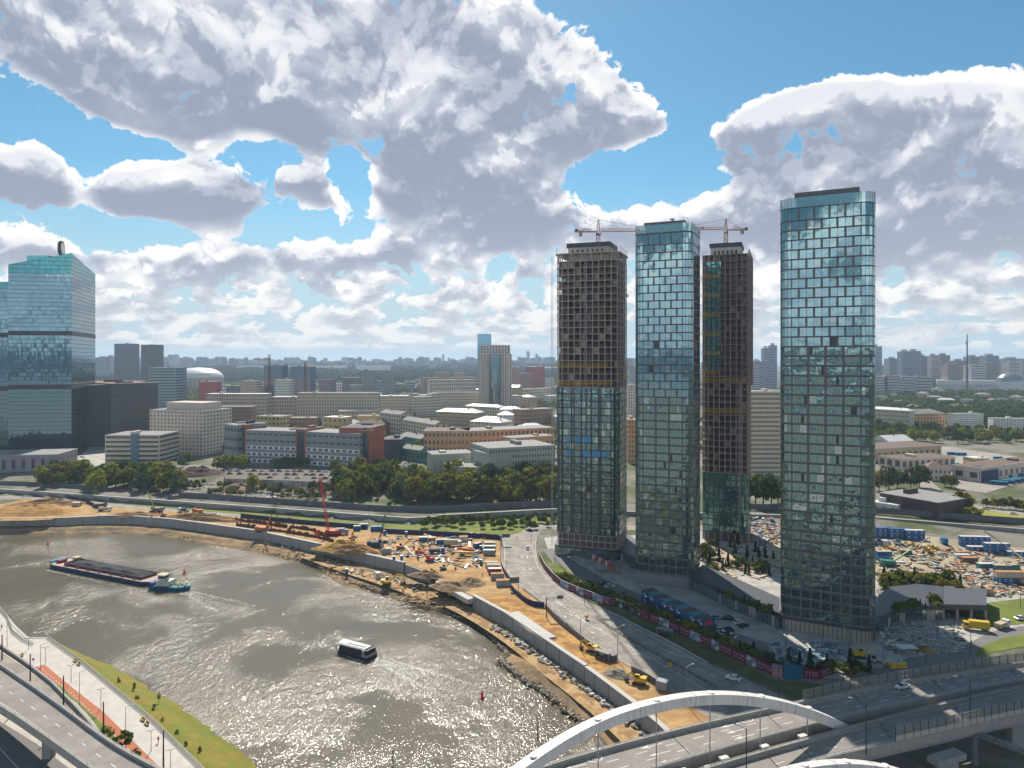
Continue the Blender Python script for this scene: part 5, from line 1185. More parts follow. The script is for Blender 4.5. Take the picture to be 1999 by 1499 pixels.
# stadium
p = W(388,760,8); R_ = 44*p.y/F; st = thing('stadium', 'round sports stadium with a shallow white dome roof', 'stadium', p); mb = MB(); mb.cyl((0,0,0),(0,0,38),R_*.96,R_,40); mb.build('wall', WALLS['tan'], st)
mb = MB()
for i in range(6): r0 = R_*1.03*cos(i*pi/14); r1 = R_*1.03*cos((i+1)*pi/14) if i < 5 else 2; z0 = 38+32*sin(i*pi/14); z1 = 38+32*sin((i+1)*pi/14); mb.cyl((0,0,z0),(0,0,z1),r0,r1,40,caps=False)
mb.build('roof', ROOFS['white'], st)
mb = MB()
for i in range(40): a = 2*pi*i/40; mb.box(cos(a)*R_-1.5, sin(a)*R_-1.5, 10, cos(a)*R_+1.5, sin(a)*R_+1.5, 36)
mb.build('colonnade', CONCL, st)
BL = [ # name, label, x0,y0,x1,y1,top,depth,wall,roof,fl,cols,(win,ww,wh),rt
 ('apartment_block','pale red and white block with a red crown behind the hotel',388,812,421,812,745,24,'redw','grey',14,7,('w',.5,.5),'flat'),
 ('apartment_block','cream block with a bright yellow crown',469,806,500,806,744,24,'cream','grey',13,7,('w',.5,.5),'flat'),
 ('apartment_block','white block with a bright green crown',536,806,566,806,742,24,'white','grey',13,7,('w',.5,.5),'flat'),
 ('apartment_house','long stone apartment house with a bright roof left of centre',402,826,521,826,769,20,'stone','white',8,24,('w',.4,.5),'flat'),
 ('apartment_house','dull brown long block in front of the stone house',411,838,492,838,794,18,'brown','grey',6,18,('w',.4,.5),'flat'),
 ('apartment_house','big ornate cream palace block with two dark bays in the middle',580,826,737,826,767,22,'stone','tan',9,30,('w',.38,.5),'flat'),
 ('apartment_house','white roofed stone block joined to the left of the ornate palace',530,824,579,824,775,18,'stone','white',7,10,('w',.4,.5),'flat'),
 ('villa_block','white terraced house with arched loggias',503,814,531,814,776,16,'white','white',5,5,('w',.5,.6),'flat'),
 ('yellow_block','yellow school like block with large windows',534,818,571,818,792,18,'yellow','white',3,6,('w',.6,.6),'flat'),
 ('yellow_block','bright yellow house with a grey roof behind the long factory',500,840,546,842,812,26,'yellow','grey',3,6,('w',.5,.5),'flat'),
 ('apartment_house','low tan flat roofed block behind the brown metal gate',397,868,437,868,836,24,'tan','grey',4,5,('w',.4,.4),'flat'),
 ('apartment_house','stone block with a white roof right of the ornate palace',737,816,797,816,773,18,'stone','white',7,14,('w',.4,.5),'flat'),
 ('apartment_house','pale corner block with a taller right end',790,815,845,812,776,22,'cream','grey',7,12,('w',.45,.5),'flat'),
 ('apartment_house','tall pale end bay of the corner block',843,812,857,812,768,22,'cream','grey',8,3,('w',.5,.5),'flat'),
 ('apartment_house','long shaded pale wing with regular windows above the trees',857,800,948,800,766,18,'cream','grey',6,22,('w',.4,.5),'flat'),
 ('apartment_house','bright pale end block with nine window columns right of the shaded wing',971,803,1020,803,773,20,'beige','grey',6,9,('w',.45,.5),'flat'),
 ('apartment_house','pale narrow block between the shaded wing and the bright end block',946,800,972,802,768,20,'cream','white',6,5,('w',.45,.5),'flat'),
 ('apartment_house','long block with a bright sloping roof below the high stone tower',935,790,1012,792,755,22,'tan','white',7,14,('w',.4,.5),'gable'),
 ('office_block','wide white pilastered office left of the high stone tower',840,792,929,790,742,30,'beige','grey',7,24,('w',.55,.75),'flat'),
 ('apartment_house','long tan block behind the trees left of the unfinished tower',1023,790,1080,790,760,20,'stone','tan',6,12,('w',.4,.5),'flat'),
 ('terrace_house','first gabled cream terrace left of the garden court',742,846,782,852,805,16,'cream','grey',5,9,('w',.4,.5),'gable'),
 ('terrace_house','second gabled cream terrace stepping down beside the first',781,852,848,866,818,16,'cream','grey',5,12,('w',.4,.5),'gable'),
 ('apartment_house','tan walled block with white metal roofs in the green court',850,838,932,842,803,20,'tan','white',5,16,('w',.4,.5),'hip'),
 ('apartment_house','long low block with white patched roof above the green court',908,818,975,822,792,16,'cream','white',4,14,('w',.4,.5),'hip'),
 ('apartment_house','cream block with a white roof and tall side wall',918,858,977,862,822,26,'cream','white',5,8,('w',.4,.5),'hip'),
 ('apartment_house','narrow blue white house beside the cream block',971,842,1003,842,810,20,'white','white',5,6,('w',.4,.5),'hip'),
 ('apartment_house','white house with a row of roof dormers',976,826,1018,826,799,18,'white','white',4,9,('w',.4,.5),'hip'),
 ('apartment_house','brown brick block half hidden by a tree near the unfinished tower',1016,838,1080,838,800,20,'brown','tan',5,12,('w',.4,.5),'flat'),
 ('school_building','red walled building under a bright white hip roof',1014,862,1074,862,838,26,'brick','white',2,10,('w',.4,.5),'hip'),
 ('factory_block','orange brown factory with a dark front corner and big windows',827,900,916,900,842,34,'orange','brown',4,11,('w',.5,.5),'flat'),
 ('factory_block','long orange brown factory wing running to the unfinished tower',916,900,1082,892,842,30,'orange','grey',4,20,('w',.5,.5),'flat'),
 ('factory_block','low orange workshop in front of the factory wing',1000,912,1082,906,856,18,'orange','grey',2,9,('w',.4,.4),'flat'),
 ('workshop','flat grey roofed workshop beside the grey green block',845,930,924,926,888,24,'green','grey',2,0,('w',.4,.4),'flat'),
 ('workshop','small pale flat roofed shed before the workshop',868,934,903,934,906,12,'beige','grey',1,2,('w',.3,.3),'flat'),
 ('workshop','low pale annex with a light roof left of the grey green block',888,945,955,948,912,20,'green','grey',1,0,('w',.3,.3),'flat'),
 ('warehouse','dark blue box shaped building right of the brick stair tower',749,898,782,898,858,30,'darkblue','dark',4,6,('p',.7,.3),'flat'),
 ('market_hall','long green walled hall with a pale roof',780,872,821,880,850,16,'teal','grey',2,12,('p',.5,.5),'gable'),
 ('market_hall','second low green walled hall nearer the car park',783,896,820,902,874,14,'teal','grey',1,8,('p',.5,.5),'gable'),
 ('brick_house','small red brick house behind the long grey factory',565,846,614,846,816,18,'brown','tan',4,6,('w',.4,.5),'flat'),
 ('cream_block','cream stepped blocks beside the curved grey roof',631,848,668,850,814,20,'yellow','white',3,4,('w',.3,.4),'flat'),
 ('cream_block','cream and white office wing with ribbon windows',662,830,740,828,802,20,'cream','white',3,16,('w',.6,.5),'flat'),
 ('cream_block','plain yellow hall behind the red roofed house',698,836,737,836,812,18,'yellow','tan',2,0,('w',.4,.4),'flat'),
 ('red_roof_house','low house with a dark red roof right of the curved grey roof',694,848,754,850,826,18,'brick','brown',2,8,('w',.4,.4),'hip'),
 ('apartment_tower','left grey eighteen storey tower before the wooded hills',704,795,731,795,723,22,'grey','grey',18,6,('w',.5,.5),'flat'),
 ('apartment_tower','right grey eighteen storey tower before the wooded hills',746,793,767,793,724,22,'grey','grey',18,5,('w',.5,.5),'flat'),
 ('apartment_block','brown dull block left of the two grey towers',668,795,702,795,737,22,'mauve','grey',12,8,('w',.4,.5),'flat'),
 ('apartment_block','low white block in front of the brown dull block',650,792,671,792,749,18,'white','grey',8,5,('w',.5,.5),'flat'),
 ('apartment_block','brown block with a darker top behind the long palace',622,795,650,795,741,22,'mauve','dark',11,6,('w',.4,.5),'flat'),
 ('apartment_block','squat grey slab between the two unfinished dark towers and the palace',683,800,703,800,752,18,'grey','grey',9,4,('w',.4,.5),'flat'),
 ('apartment_block','blue grey slab hidden behind the yellow crowned block',442,802,470,802,753,20,'bluegrey','grey',9,6,('w',.4,.5),'flat'),
 ('apartment_block','white low slab left of the yellow crowned block',424,800,455,800,758,16,'white','grey',7,8,('w',.4,.5),'flat'),
 ('apartment_block','grey slab just right of the green crowned block',500,800,534,800,753,18,'grey','grey',9,8,('w',.4,.5),'flat'),
 ('apartment_block','tan crested block behind the white pilastered office',848,770,876,770,727,24,'tan','grey',9,8,('w',.4,.5),'flat'),
 ('apartment_block','second tan crested block behind the white pilastered office',885,768,905,768,727,24,'tan','grey',9,6,('w',.4,.5),'flat'),
 ('apartment_block','low tan slab between the two crested blocks',829,772,932,768,738,20,'pink','tan',6,20,('w',.4,.5),'flat'),
 ('apartment_tower','red brick tower just right of the high stone tower',1000,782,1014,782,718,22,'pink','grey',16,4,('w',.5,.5),'flat'),
 ('apartment_tower','white and red striped tower left of the unfinished tower',1040,776,1063,776,716,24,'redw','white',17,6,('w',.55,.55),'flat'),
 ('apartment_tower','grey pink tower between the red brick and the striped tower',1015,780,1040,780,729,24,'pink','grey',14,7,('w',.5,.5),'flat'),
 ('apartment_block','pale low tower beside the unfinished tower',1066,780,1082,780,738,20,'white','grey',10,4,('w',.5,.5),'flat'),
 ('hotel','tall beige hotel slab with ribbon windows left of the nearest glass tower',1466,935,1523,935,765,26,'cream','grey',19,13,('w',.7,.42),'flat'),
 ('apartment_block','orange block glimpsed between the left and the middle tower',1226,905,1244,905,820,26,'orange','grey',9,3,('w',.4,.5),'flat'),
 ('apartment_block','pale block glimpsed high between the left and middle tower',1226,815,1244,815,752,26,'beige','grey',11,4,('w',.4,.5),'flat'),
 ('apartment_house','long grey five storey house with a pale roof right of the nearest tower',1690,836,1775,843,797,14,'stone','white',5,20,('w',.4,.5),'hip'),
 ('apartment_house','peach five storey house with a grey hipped roof',1771,840,1845,838,808,26,'orange','grey',5,12,('w',.45,.5),'hip'),
 ('panel_block','white panel block with grey balconies left of the yellow balcony block',1861,842,1920,842,808,16,'white','grey',8,14,('w',.5,.5),'flat'),
 ('panel_block','white panel block with yellow balconies at the right edge',1939,850,2040,852,817,16,'white','grey',8,20,('w',.45,.5),'flat'),
 ('depot_hall','long low depot hall with a dark raised roof',1650,905,1838,893,880,40,'tan','brown',1,16,('p',.4,.4),'flat'),
 ('depot_hall','second depot hall with a row of dark bays facing the buses',1760,918,1865,912,897,26,'beige','brown',1,9,('p',.6,.55),'flat'),
 ('depot_hall','wide flat depot shed with a dark garage front',1874,936,1915,942,914,24,'darkblue','brown',1,3,('p',.7,.6),'flat'),
 ('depot_hall','long beige wall of the wide depot shed at the right edge',1915,942,2040,922,915,22,'beige','brown',1,12,('p',.5,.4),'flat'),
 ('depot_office','small yellow depot office with a white roof',1899,912,1931,912,895,14,'yellow','white',2,8,('w',.5,.5),'flat'),
 ('depot_office','beige grey roofed house left of the parked buses',1807,937,1857,940,914,22,'beige','brown',2,6,('w',.4,.5),'hip'),
 ('metal_hall','dark brown ribbed metal hall behind the noise fence',1718,990,1831,1012,962,34,wallm('ribbed',(.10,.065,.06)),'grey',1,9,('p',.35,.5),'flat'),
 ('small_shed','low white flat shed with a vent box left of the brown hall',1700,992,1752,1000,980,14,'white','white',1,3,('p',.2,.3),'flat'),
 ('shop_hall','light blue roofed hall at the far side of the bus yard',1735,876,1783,874,862,26,'green','white',1,6,('p',.4,.4),'gable')]
for b in BL:
    w = b[12]; bld(b[0], b[1], *b[2:8], b[8], b[9], b[10], b[11], w[0], w[1], w[2], rt=b[13], limit=100 if b[3] > 830 else 60)
rf = random.Random(17); x = 398; i = 0
while x < 1075:
    w = rf.uniform(18,40); yb = rf.uniform(776,800); bld('apartment_house', f'plain filler block, {ordw(i)} from the left between the palace houses and the far trees', x, yb, x+w, yb+rf.uniform(-3,3), yb-rf.uniform(18,30), 18, rf.choice(['cream','tan','stone','beige','white','pink']), rf.choice(['white','grey','tan','white']), 5, 8, 'p', .45, .5, rt=rf.choice(['flat','hip','gable']), limit=40, sidewin=False, group='filler blocks of the middle distance'); x += w*rf.uniform(.8,1.5); i += 1
for i in range(15):
    x = 1702+i*22+rf.uniform(-6,6); yb = rf.uniform(778,806); w = rf.uniform(18,34); bld('apartment_house', f'low pale house, {ordw(i)} from the left among the park trees on the right', x, yb, x+w, yb+1, yb-rf.uniform(9,15), 16, rf.choice(['cream','white','beige','orange']), rf.choice(['white','grey','tan']), 4, 8, 'p', .45, .5, rt=rf.choice(['flat','hip']), limit=32, sidewin=False, group='low houses among the park trees')
rf = random.Random(23)
for i in range(22):
    x = 1092+(i % 11)*34+rf.uniform(-8,8); yb = rf.uniform(778,800) if i < 11 else rf.uniform(830,872); bld('apartment_house', f'block hidden behind the four towers, {ordw(i)} of its cluster', x, yb, x+rf.uniform(20,34), yb+rf.uniform(-3,3), yb-rf.uniform(22,34), 18, rf.choice(['cream','tan','stone','beige','orange']), rf.choice(['white','grey','tan']), 5, 7, 'p', .45, .5, rt=rf.choice(['flat','hip']), limit=35, sidewin=False, group='blocks behind the four towers')
# coloured crowns
# dark unfinished twin towers with cranes in the distance
def jag(r, L, d, H, fh):
    mb = MB(); mb.box(-.6,-.6,H-22,L+.6,d+.6,H+1); mb.build('safety_screen', WALLS['bluegrey'], r)
bld('unfinished_block', 'left dark unfinished tower in the distance, under a small crane', 516,800,550,800,714,34,'mauve','dark',20,8,'p',.6,.5, extra=jag)
bld('unfinished_block', 'right dark unfinished tower in the distance', 568,800,606,800,716,34,'mauve','dark',20,9,'p',.6,.5, extra=jag)
def farcrane(px, ytop, Y, lab, l0, l1):
    X = (px-999.5)*Y/F; zt = CZ-(ytop-703)/F*Y; r = thing('tower_crane', lab, 'crane', (X, Y, zt-60)); mb = MB(); truss(mb, (0,0,0),(0,0,60),2.4,2.4,4,.3); mb.build('mast', RUST, r); mb = MB(); truss(mb, (-l0,0,52),(l1,0,50),2,2,5,.3); mb.build('jib', CRY, r)
farcrane(526, 692, 1290, 'thin tower crane over the left dark unfinished tower', 27, 10); farcrane(596, 706, 1290, 'small tower crane over the right dark unfinished tower', 3, 14)
# high stone residential tower
def setb(r, L, d, H, fh):
    mb = MB(); mb.box(L*.05,2,H,L*.95,d-2,H+16); mb.build('upper_storeys', WALLS['beige'], r)
    windows(r, [(L*.05+(c+.5)*L*.09, 2, H+2+f*4.4, 0, L*.055, 3) for f in range(3) for c in range(10)], 'f')
    for u in (.05,.24,.66,.9): mb = MB(); mb.box(L*u-1,-.8,0,L*u+1,0,H); mb.build('pilaster', CONCL, r)
    mb = MB(); mb.cyl((L*.5,-3,-2),(L*.5,-3,H-2),L*.17,n=20); mb.build('glass_bay', GLP, r)
bld('residential_tower', 'high beige stone residential tower with a round glass bay', 934,805,999,805,691,40,'beige','tan',24,14,'f',.5,.62, extra=setb)
bld('glass_office', 'slim blue glass slab with a slanted top behind the high stone tower', 932,775,959,775,652,24,glass('blue_slab',(.10,.22,.30),.06,metal=.7),'grey',1,0)
mb = MB(); pz = W(961,770,8); mb.cyl((0,0,0),(0,0,pz.y*88/F),.7,.2); m_ = mb.build('antenna_mast', DARK, loc=pz); tag(m_, 'thin antenna mast beside the blue glass slab', 'mast')
# long grey factory with brick stair towers
def bricktower(x0, y0, x1, y1, top, d, lab, glazed=True):
    def ex(r, L, dd, H, fh):
        mb = MB(); mb.box(L*.15,-.15,1,L*.85,0,H-2); mb.build('stair_glazing', WINB, r)
    return bld('stair_tower', lab, x0, y0, x1, y1, top, d, 'brick', 'dark', 1, 0, extra=ex if glazed else None)
FG = wallm('panel_grey', (.27,.27,.275))
def whiteband(r, L, d, H, fh):
    for f in (0,1,2): mb = MB(); mb.box(.2,-.05,f*fh+fh*.2,L-.2,0,f*fh+fh*.74); mb.build('white_band', WHITE, r)
bld('factory', 'left end wing of the long grey factory', 438,900,462,904,828,30,FG,'grey',4,4,'w',.6,.4)
bricktower(462,902,480,903,829,28,'leftmost brick stair tower of the long grey factory')
bld('factory', 'middle wing of the long grey factory with white window bands', 480,904,578,908,840,30,FG,'grey',5,9,'w',.62,.34, extra=whiteband)
bricktower(577,908,597,909,838,28,'middle brick stair tower of the long grey factory')
bld('factory', 'right wing of the long grey factory with white window bands', 597,909,702,916,843,30,FG,'grey',5,9,'w',.62,.34, extra=whiteband)
bricktower(702,914,723,915,840,6,'rightmost glazed stair tower of the long grey factory')
bld('brick_end_block', 'plain red brick end block of the long grey factory', 722,914,750,903,836,28,'brick','dark',1,0)
# grey green block
bld('office_block', 'broad grey green block with three rows of square windows beside the unfinished tower', 955,948,1084,938,876,40,'green','grey',6,24,'f',.5,.42,limit=100)
bld('office_block', 'blank left end of the grey green block', 925,938,956,950,880,36,'green','grey',1,0)
# curved grey roof hall
r = thing('curved_hall', 'hall with a long curved grey metal roof behind the factory', 'hall', G(640,846)); o = G(640,846); crv = [G(x, y) for x, y in [(640,832),(668,836),(690,844),(712,858)]]
mb = MB(); Lc = [p-o for p in smooth_path(crv, 2)]; wall_path(mb, Lc, -9, 9, -3, 12); mb.build('wall', WALLS['cream'], r); mb = MB(); wall_path(mb, Lc, -10, 10, 12, 13.4); mb.build('roof', ROOFS['grey'], r)
# museum, dome, obelisk, entrance arch
MW = wallm('museum', (.62,.58,.55))
def colon(r, L, d, H, fh):
    for i in range(44): mb = MB(); x = L*(i+.5)/44; mb.box(x-1.4,-3,0,x+1.4,-.4,H*.62); mb.build('column', MW, r)
    mb = MB(); mb.box(-1,-3.4,H*.62,L+1,0,H); mb.build('entablature', MW, r)
bld('museum', 'long white colonnaded museum in front of the far forest', 1829,762,2060,766,742,70,MW,'white',1,44,'p',.6,.5, extra=colon, cat='museum')
pd = W(1980,766,3.2); dm = thing('museum_dome', 'big grey metal dome of the museum at the right edge', 'dome', (pd.x+30, pd.y+60, 30)); mb = MB(); R_ = 38
for i in range(7): a0 = i*pi/14; a1 = (i+1)*pi/14; mb.cyl((0,0,4+R_*.75*sin(a0)),(0,0,4+R_*.75*sin(a1)),R_*cos(a0),max(.4,R_*cos(a1)),32,caps=False)
mb.build('shell', mat('dome_metal', (.20,.21,.23), .3, metal=.5), dm, smooth=True); mb = MB(); mb.cyl((0,0,-28),(0,0,4),R_*1.05,n=32); mb.build('drum', MW, dm); mb = MB(); mb.cyl((0,0,32),(0,0,44),.8,.1); mb.build('spire', DARK, dm)
po = W(1888,768,3.2); ob = thing('obelisk', 'very tall dark obelisk with a winged figure near its top', 'monument', po); h_ = po.y*(768-652)/F
mb = MB(); mb.cyl((0,0,0),(0,0,h_),4.0,1.4,3); mb.build('shaft', mat('bronze', (.09,.08,.085), .6), ob); mb = MB(); mb.cb((-3,-1.5,h_-28),(2.4,1.6,6)); mb.cb((-5,-1.5,h_-24),(5,.6,2),rx=.5); mb.cb((-2,-1.5,h_-34),(2,1.4,5)); mb.ball((-3,-1.5,h_-23.5),1.1); mb.build('winged_figure', MATS['bronze'], ob)
mb = MB(); mb.cyl((0,0,-2),(0,0,3),9,7,16); mb.build('base', MW, ob)
pa = W(1805,772,3.2); pb = W(1847,772,3.2); La = pb.x-pa.x; ga = thing('entrance_arch', 'white pavilion with three round arches in the park', 'pavilion', pa)
mb = MB(); mb.box(0,0,0,La,14,14); mb.prism([(La*.25,0),(La*.75,0),(La*.75,14),(La*.25,14)],14,20); mb.build('wall', MW, ga)
for u, rr_ in ((.17,5),(.5,8),(.83,5)):
    mb = MB(); mb.cyl((La*u,-.4,4),(La*u,.2,4),rr_,n=20); mb.build('arch_opening', WALLS['darkblue'], ga)
# skyline
SKYM = [wallm('sky_%d' % i, c) for i, c in enumerate([(.30,.31,.34),(.22,.24,.28),(.38,.36,.36),(.28,.20,.19),(.18,.21,.26),(.42,.40,.38)])]
_cubes = {}
def skyblock(px0, px1, top, Y, label, mi, k_=0, group='buildings along the far skyline'):
    X0 = (px0-999.5)*Y/F; X1 = (px1-999.5)*Y/F; z0 = gh((X0+X1)/2, Y)-3; H = CZ-(top-703)/F*Y-z0; w = X1-X0; d_ = max(18, min(w, 40))
    r = thing('far_building', label, 'far building', (X0, Y, z0), 0, group); mb = MB(); mb.box(0,0,0,w,d_,H)
    mb.build('wall', SKYM[mi], r)
    mb = MB(); mb.box(w*.25,d_*.3,H,w*.7,d_*.7,H+H*.04+2); mb.build('roof_hut', SKYM[(mi+1) % 6], r)
    nf = max(3, min(16, int(H/7))); mb = MB()
    for f in range(nf): mb.box(w*.05,-.3,(f+.35)*H/nf,w*.95,0,(f+.7)*H/nf)
    mb.build('window_bands', WINB, r)
rn = random.Random(11); far = []
x = 176
while x < 1090:                                  # low wall of blocks on the ridge
    w = rn.uniform(5,14); far.append((x, x+w, rn.uniform(697,706), rn.uniform(4300,6500), rn.randrange(6))); x += w*rn.uniform(.55,1.05)
far += [(186,205,698,3200,1),(205,220,696,3300,2),(327,334,693,5000,1),(337,346,693,5000,5),(352,370,698,4200,2),(300,322,706,3400,2),(560,566,699,5200,5),(567,572,698,5200,5),(574,583,698,5200,5),(601,608,697,4400,2),(680,694,700,4200,2),(790,806,700,5200,1),(816,826,698,5200,3),(863,867,692,6500,4),(905,918,701,5200,1),(880,888,701,5200,1),(1010,1018,697,6000,4),(1028,1034,686,6200,4),(1045,1050,691,6200,4),(1018,1028,698,6000,1),(1036,1043,700,6000,1),(1060,1082,698,5200,4)]
x = 1092
while x < 1480:
    w = rn.uniform(8,16); far.append((x, x+w, rn.uniform(698,712), rn.uniform(3000,5200), rn.randrange(6))); x += w*rn.uniform(.8,1.5)
x = 1700
while x < 2040:
    w = rn.uniform(7,15); far.append((x, x+w, rn.uniform(704,716), rn.uniform(2600,4200), rn.randrange(6))); x += w*rn.uniform(.6,1.05)
far += [(1700,1722,676,2600,1),(1472,1490,706,2300,1),(1490,1503,680,2500,1),(1504,1517,674,2500,4),(1467,1482,712,2200,2),(1736,1756,700,2700,1),(1761,1779,686,2600,4),(1778,1798,685,2600,1),(1797,1805,693,2700,4),(1806,1816,698,2700,1),(1818,1832,694,2600,2),(1836,1855,693,2650,3),(1866,1888,704,2500,3),(1893,1915,696,2700,1),(1926,1950,694,2600,1),(1924,1952,710,2350,3),(1970,1992,707,2350,5),(1960,1999,700,2900,1),(1996,2020,705,2800,2),(1850,1875,712,2300,3),(1895,1925,713,2300,5),(1230,1242,700,4800,1),(1228,1243,716,2600,2)]
far += [(1706,1733,735,1900,5),(1727,1757,733,1900,2),(1758,1785,735,1900,5),(1786,1819,736,1900,2)]
rn2 = random.Random(5); x = 420
while x < 1080:                                   # darker blocks between the park and the palace houses
    w = rn2.uniform(12,30); far.append((x, x+w, rn2.uniform(741,756), rn2.uniform(1650,2300), rn2.choice([0,2,3,3,5]))); x += w*rn2.uniform(1.2,2.6)
far.sort(key=lambda t: (t[0], t[3])); adj = ['pale grey','slate grey','off white','red brown','blue grey','cream']
for i, f in enumerate(far): skyblock(*f[:4], f"{adj[f[4]]} {'tower' if (f[1]-f[0]) < 16 and f[2] < 699 else 'block'} in the hazy skyline, {ordw(i)} counting from the left", f[4])
# white roofed market strip on the ridge
mb = MB(); X0 = (460-999.5)*4200/F; mb.box(0,0,0,900,60,26); o = mb.build('trade_hall', ROOFS['white'], loc=(X0,4200,gh(X0,4200))); tag(o, 'long low white roofed hall on the ridge beyond the forest', 'hall')
# ski jump ramp on the wooded slope
r = thing('ski_jump', 'pale ski jump ramp standing on the green wooded slope', 'ski jump', G(655,728)); Y = G(655,728).y; s_ = Y/F
mb = MB(); mb.beam((0,0,0),(30*s_,40,26*s_),7,3); mb.build('ramp', CONCL, r); mb = MB(); [mb.beam((t*30*s_,t*40,-10),(t*30*s_,t*40,t*26*s_),3) for t in (.3,.6,.9)]; mb.build('trestle', STEEL, r); mb = MB(); mb.cb((32*s_,42,27*s_),(14,8,4)); mb.build('start_house', CONCL, r)
# ------------------------------------------------------------------ vegetation
def leafmat(name, c1, c2, tr=.38):
    m = bpy.data.materials.new(name); m.use_nodes = True; q = NT(m.node_tree); m.node_tree.nodes.clear(); MATS[name] = m
    pos = q.new('ShaderNodeNewGeometry').outputs['Position']; rnd = q.new('ShaderNodeObjectInfo').outputs['Random']
    n = q.noise(pos, .35, 3, .6); f = q.ss(q.m('ADD', n, q.m('MULTIPLY', q.m('SUBTRACT', rnd, .5), .5)), .32, .68)
    c = q.mix(f, c1, c2); c = q.mix(1.0, c, q.mix(q.noise(pos, 2.2, 2, .6), (.55,.55,.55), (1.45,1.45,1.45)), 'MULTIPLY')
    d = q.new('ShaderNodeBsdfDiffuse'); q.put(d.inputs[0], c); t = q.new('ShaderNodeBsdfTranslucent'); q.put(t.inputs[0], c)
    mx = q.new('ShaderNodeMixShader'); mx.inputs[0].default_value = tr; q.l.new(d.outputs[0], mx.inputs[1]); q.l.new(t.outputs[0], mx.inputs[2])
    q.l.new(mx.outputs[0], q.new('ShaderNodeOutputMaterial').inputs[0]); return m
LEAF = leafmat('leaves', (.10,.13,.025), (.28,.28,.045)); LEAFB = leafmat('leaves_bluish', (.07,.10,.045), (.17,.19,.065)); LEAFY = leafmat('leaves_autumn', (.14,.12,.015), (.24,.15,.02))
NEED = leafmat('needles', (.022,.04,.022), (.05,.075,.03), .15); BUSH = leafmat('bush_leaves', (.08,.115,.022), (.19,.21,.035))
LEAFG = leafmat('leaves_golden', (.10,.10,.02), (.22,.19,.03))
BARK = mat('bark', (.10,.075,.055), .95, var=.2)
def crown_mesh(seed, n=34, per=13, rx=1.0, rz=1.1, ls=.17, shape='round'):
    R = random.Random(seed); mb = MB()
    for i in range(n):
        while True:
            p = Vector((R.uniform(-1,1), R.uniform(-1,1), R.uniform(-1,1)))
            if .30 < p.length < 1: break
        if R.random() < .75: p = p.normalized()*R.uniform(.68,.95)
        lump = .24+.16*R.random(); 
        if shape == 'cone':
            z = R.random()**1.3; a = R.random()*2*pi; r_ = (1-z)*R.uniform(.55,1); p = Vector((cos(a)*r_, sin(a)*r_, z*2-1)); lump = .12+.16*(1-z)
        elif shape == 'col': p = Vector((p.x*.55, p.y*.55, p.z))
        elif p.z < -.55: p.z *= .6
        for j in range(per):
            d = Vector((R.gauss(0,1), R.gauss(0,1), R.gauss(.25,1))).normalized(); c = p+d*lump*R.uniform(.55,1); c = Vector((c.x*rx, c.y*rx, (c.z+1)*rz))
            n_ = (d+Vector((R.gauss(0,.5), R.gauss(0,.5), R.gauss(0,.5)))).normalized(); u = n_.orthogonal().normalized(); u.rotate(Matrix.Rotation(R.random()*6.28, 3, n_)); v = n_.cross(u); s = ls*R.uniform(.6,1.25)
            mb.add([c-u*s, c-v*s*.7+n_*s*.15, c+u*s, c+v*s*.8-n_*s*.1], [(0,1,2,3)])
    return mb
def tree_proto(seed, kind):
    if kind == 'conifer': mb = crown_mesh(seed, 46, 11, .42, 1.1, .13, 'cone')
    elif kind == 'young': mb = crown_mesh(seed, 16, 8, .62, .8, .16, 'col')
    elif kind == 'bush': mb = crown_mesh(seed, 22, 13, 1.0, .62, .19)
    elif kind == 'poplar': mb = crown_mesh(seed, 34, 12, .75, 1.5, .17, 'col')
    else: mb = crown_mesh(seed, 42, 13, .9, .88, .165)
    return mb
_tp = {}
def tree(px, py, h, kind='broad', label='', group=None, lm=None, pos=None, wide=1.0, name=None):
    p = pos if pos is not None else G(px, py); sd = random.randrange(4); lm = lm or (NEED if kind == 'conifer' else BUSH if kind == 'bush' else random.choice([LEAF, LEAF, LEAFB, BUSH, LEAFG])); key = (kind, sd, lm.name)
    if key not in _tp:
        mb = tree_proto(sd*13+len(kind), kind); me = bpy.data.meshes.new('crown'); me.from_pydata(mb.v, [], mb.f); me.materials.append(lm); me.polygons.foreach_set('use_smooth', [False]*len(mb.f))
        tb = MB(); tb.cyl((0,0,-.3),(0,0,1.2),.055,.03,6)
        R = random.Random(sd)
        for i in range(5): a = R.random()*6.28; tb.cyl((0,0,.45+.1*i),(cos(a)*.45,sin(a)*.45,1.0+.12*i),.022,.008,4)
        tm_ = bpy.data.meshes.new('trunk'); tm_.from_pydata(tb.v, [], tb.f); tm_.materials.append(BARK); _tp[key] = (me, tm_)
    me, tm_ = _tp[key]; nm = name or {'broad':'broadleaf_tree','conifer':'spruce_tree','young':'young_tree','bush':'bush','poplar':'tall_tree'}[kind]
    cat = 'bush' if kind == 'bush' else 'tree'; r = thing(nm, label, cat, p, random.random()*6.28, group)
    hh = {'broad':1.85,'conifer':2.2,'young':1.75,'bush':1.2,'poplar':3.1}[kind]; base = {'broad':.28,'young':.55,'poplar':.3}.get(kind, 0.0); tot = hh+base; s = h/tot
    o = bpy.data.objects.new('crown', me); COL.objects.link(o); o.parent = r; o.location = (0,0,base*s); o.scale = (s*wide, s*wide, s)
    if kind != 'bush': t = bpy.data.objects.new('trunk', tm_); COL.objects.link(t); t.parent = r; t.scale = (s, s, s*(tot*.5)/1.2)
    return r
RT = random.Random(21)
def belt(lst, group, tmpl, kind='broad', **kw):
    lst = sorted(lst, key=lambda t: t[0])
    for i, t in enumerate(lst): tree(t[0], t[1], t[2], t[3] if len(t) > 3 else kind, tmpl.format(ordw(i)), group, **kw)
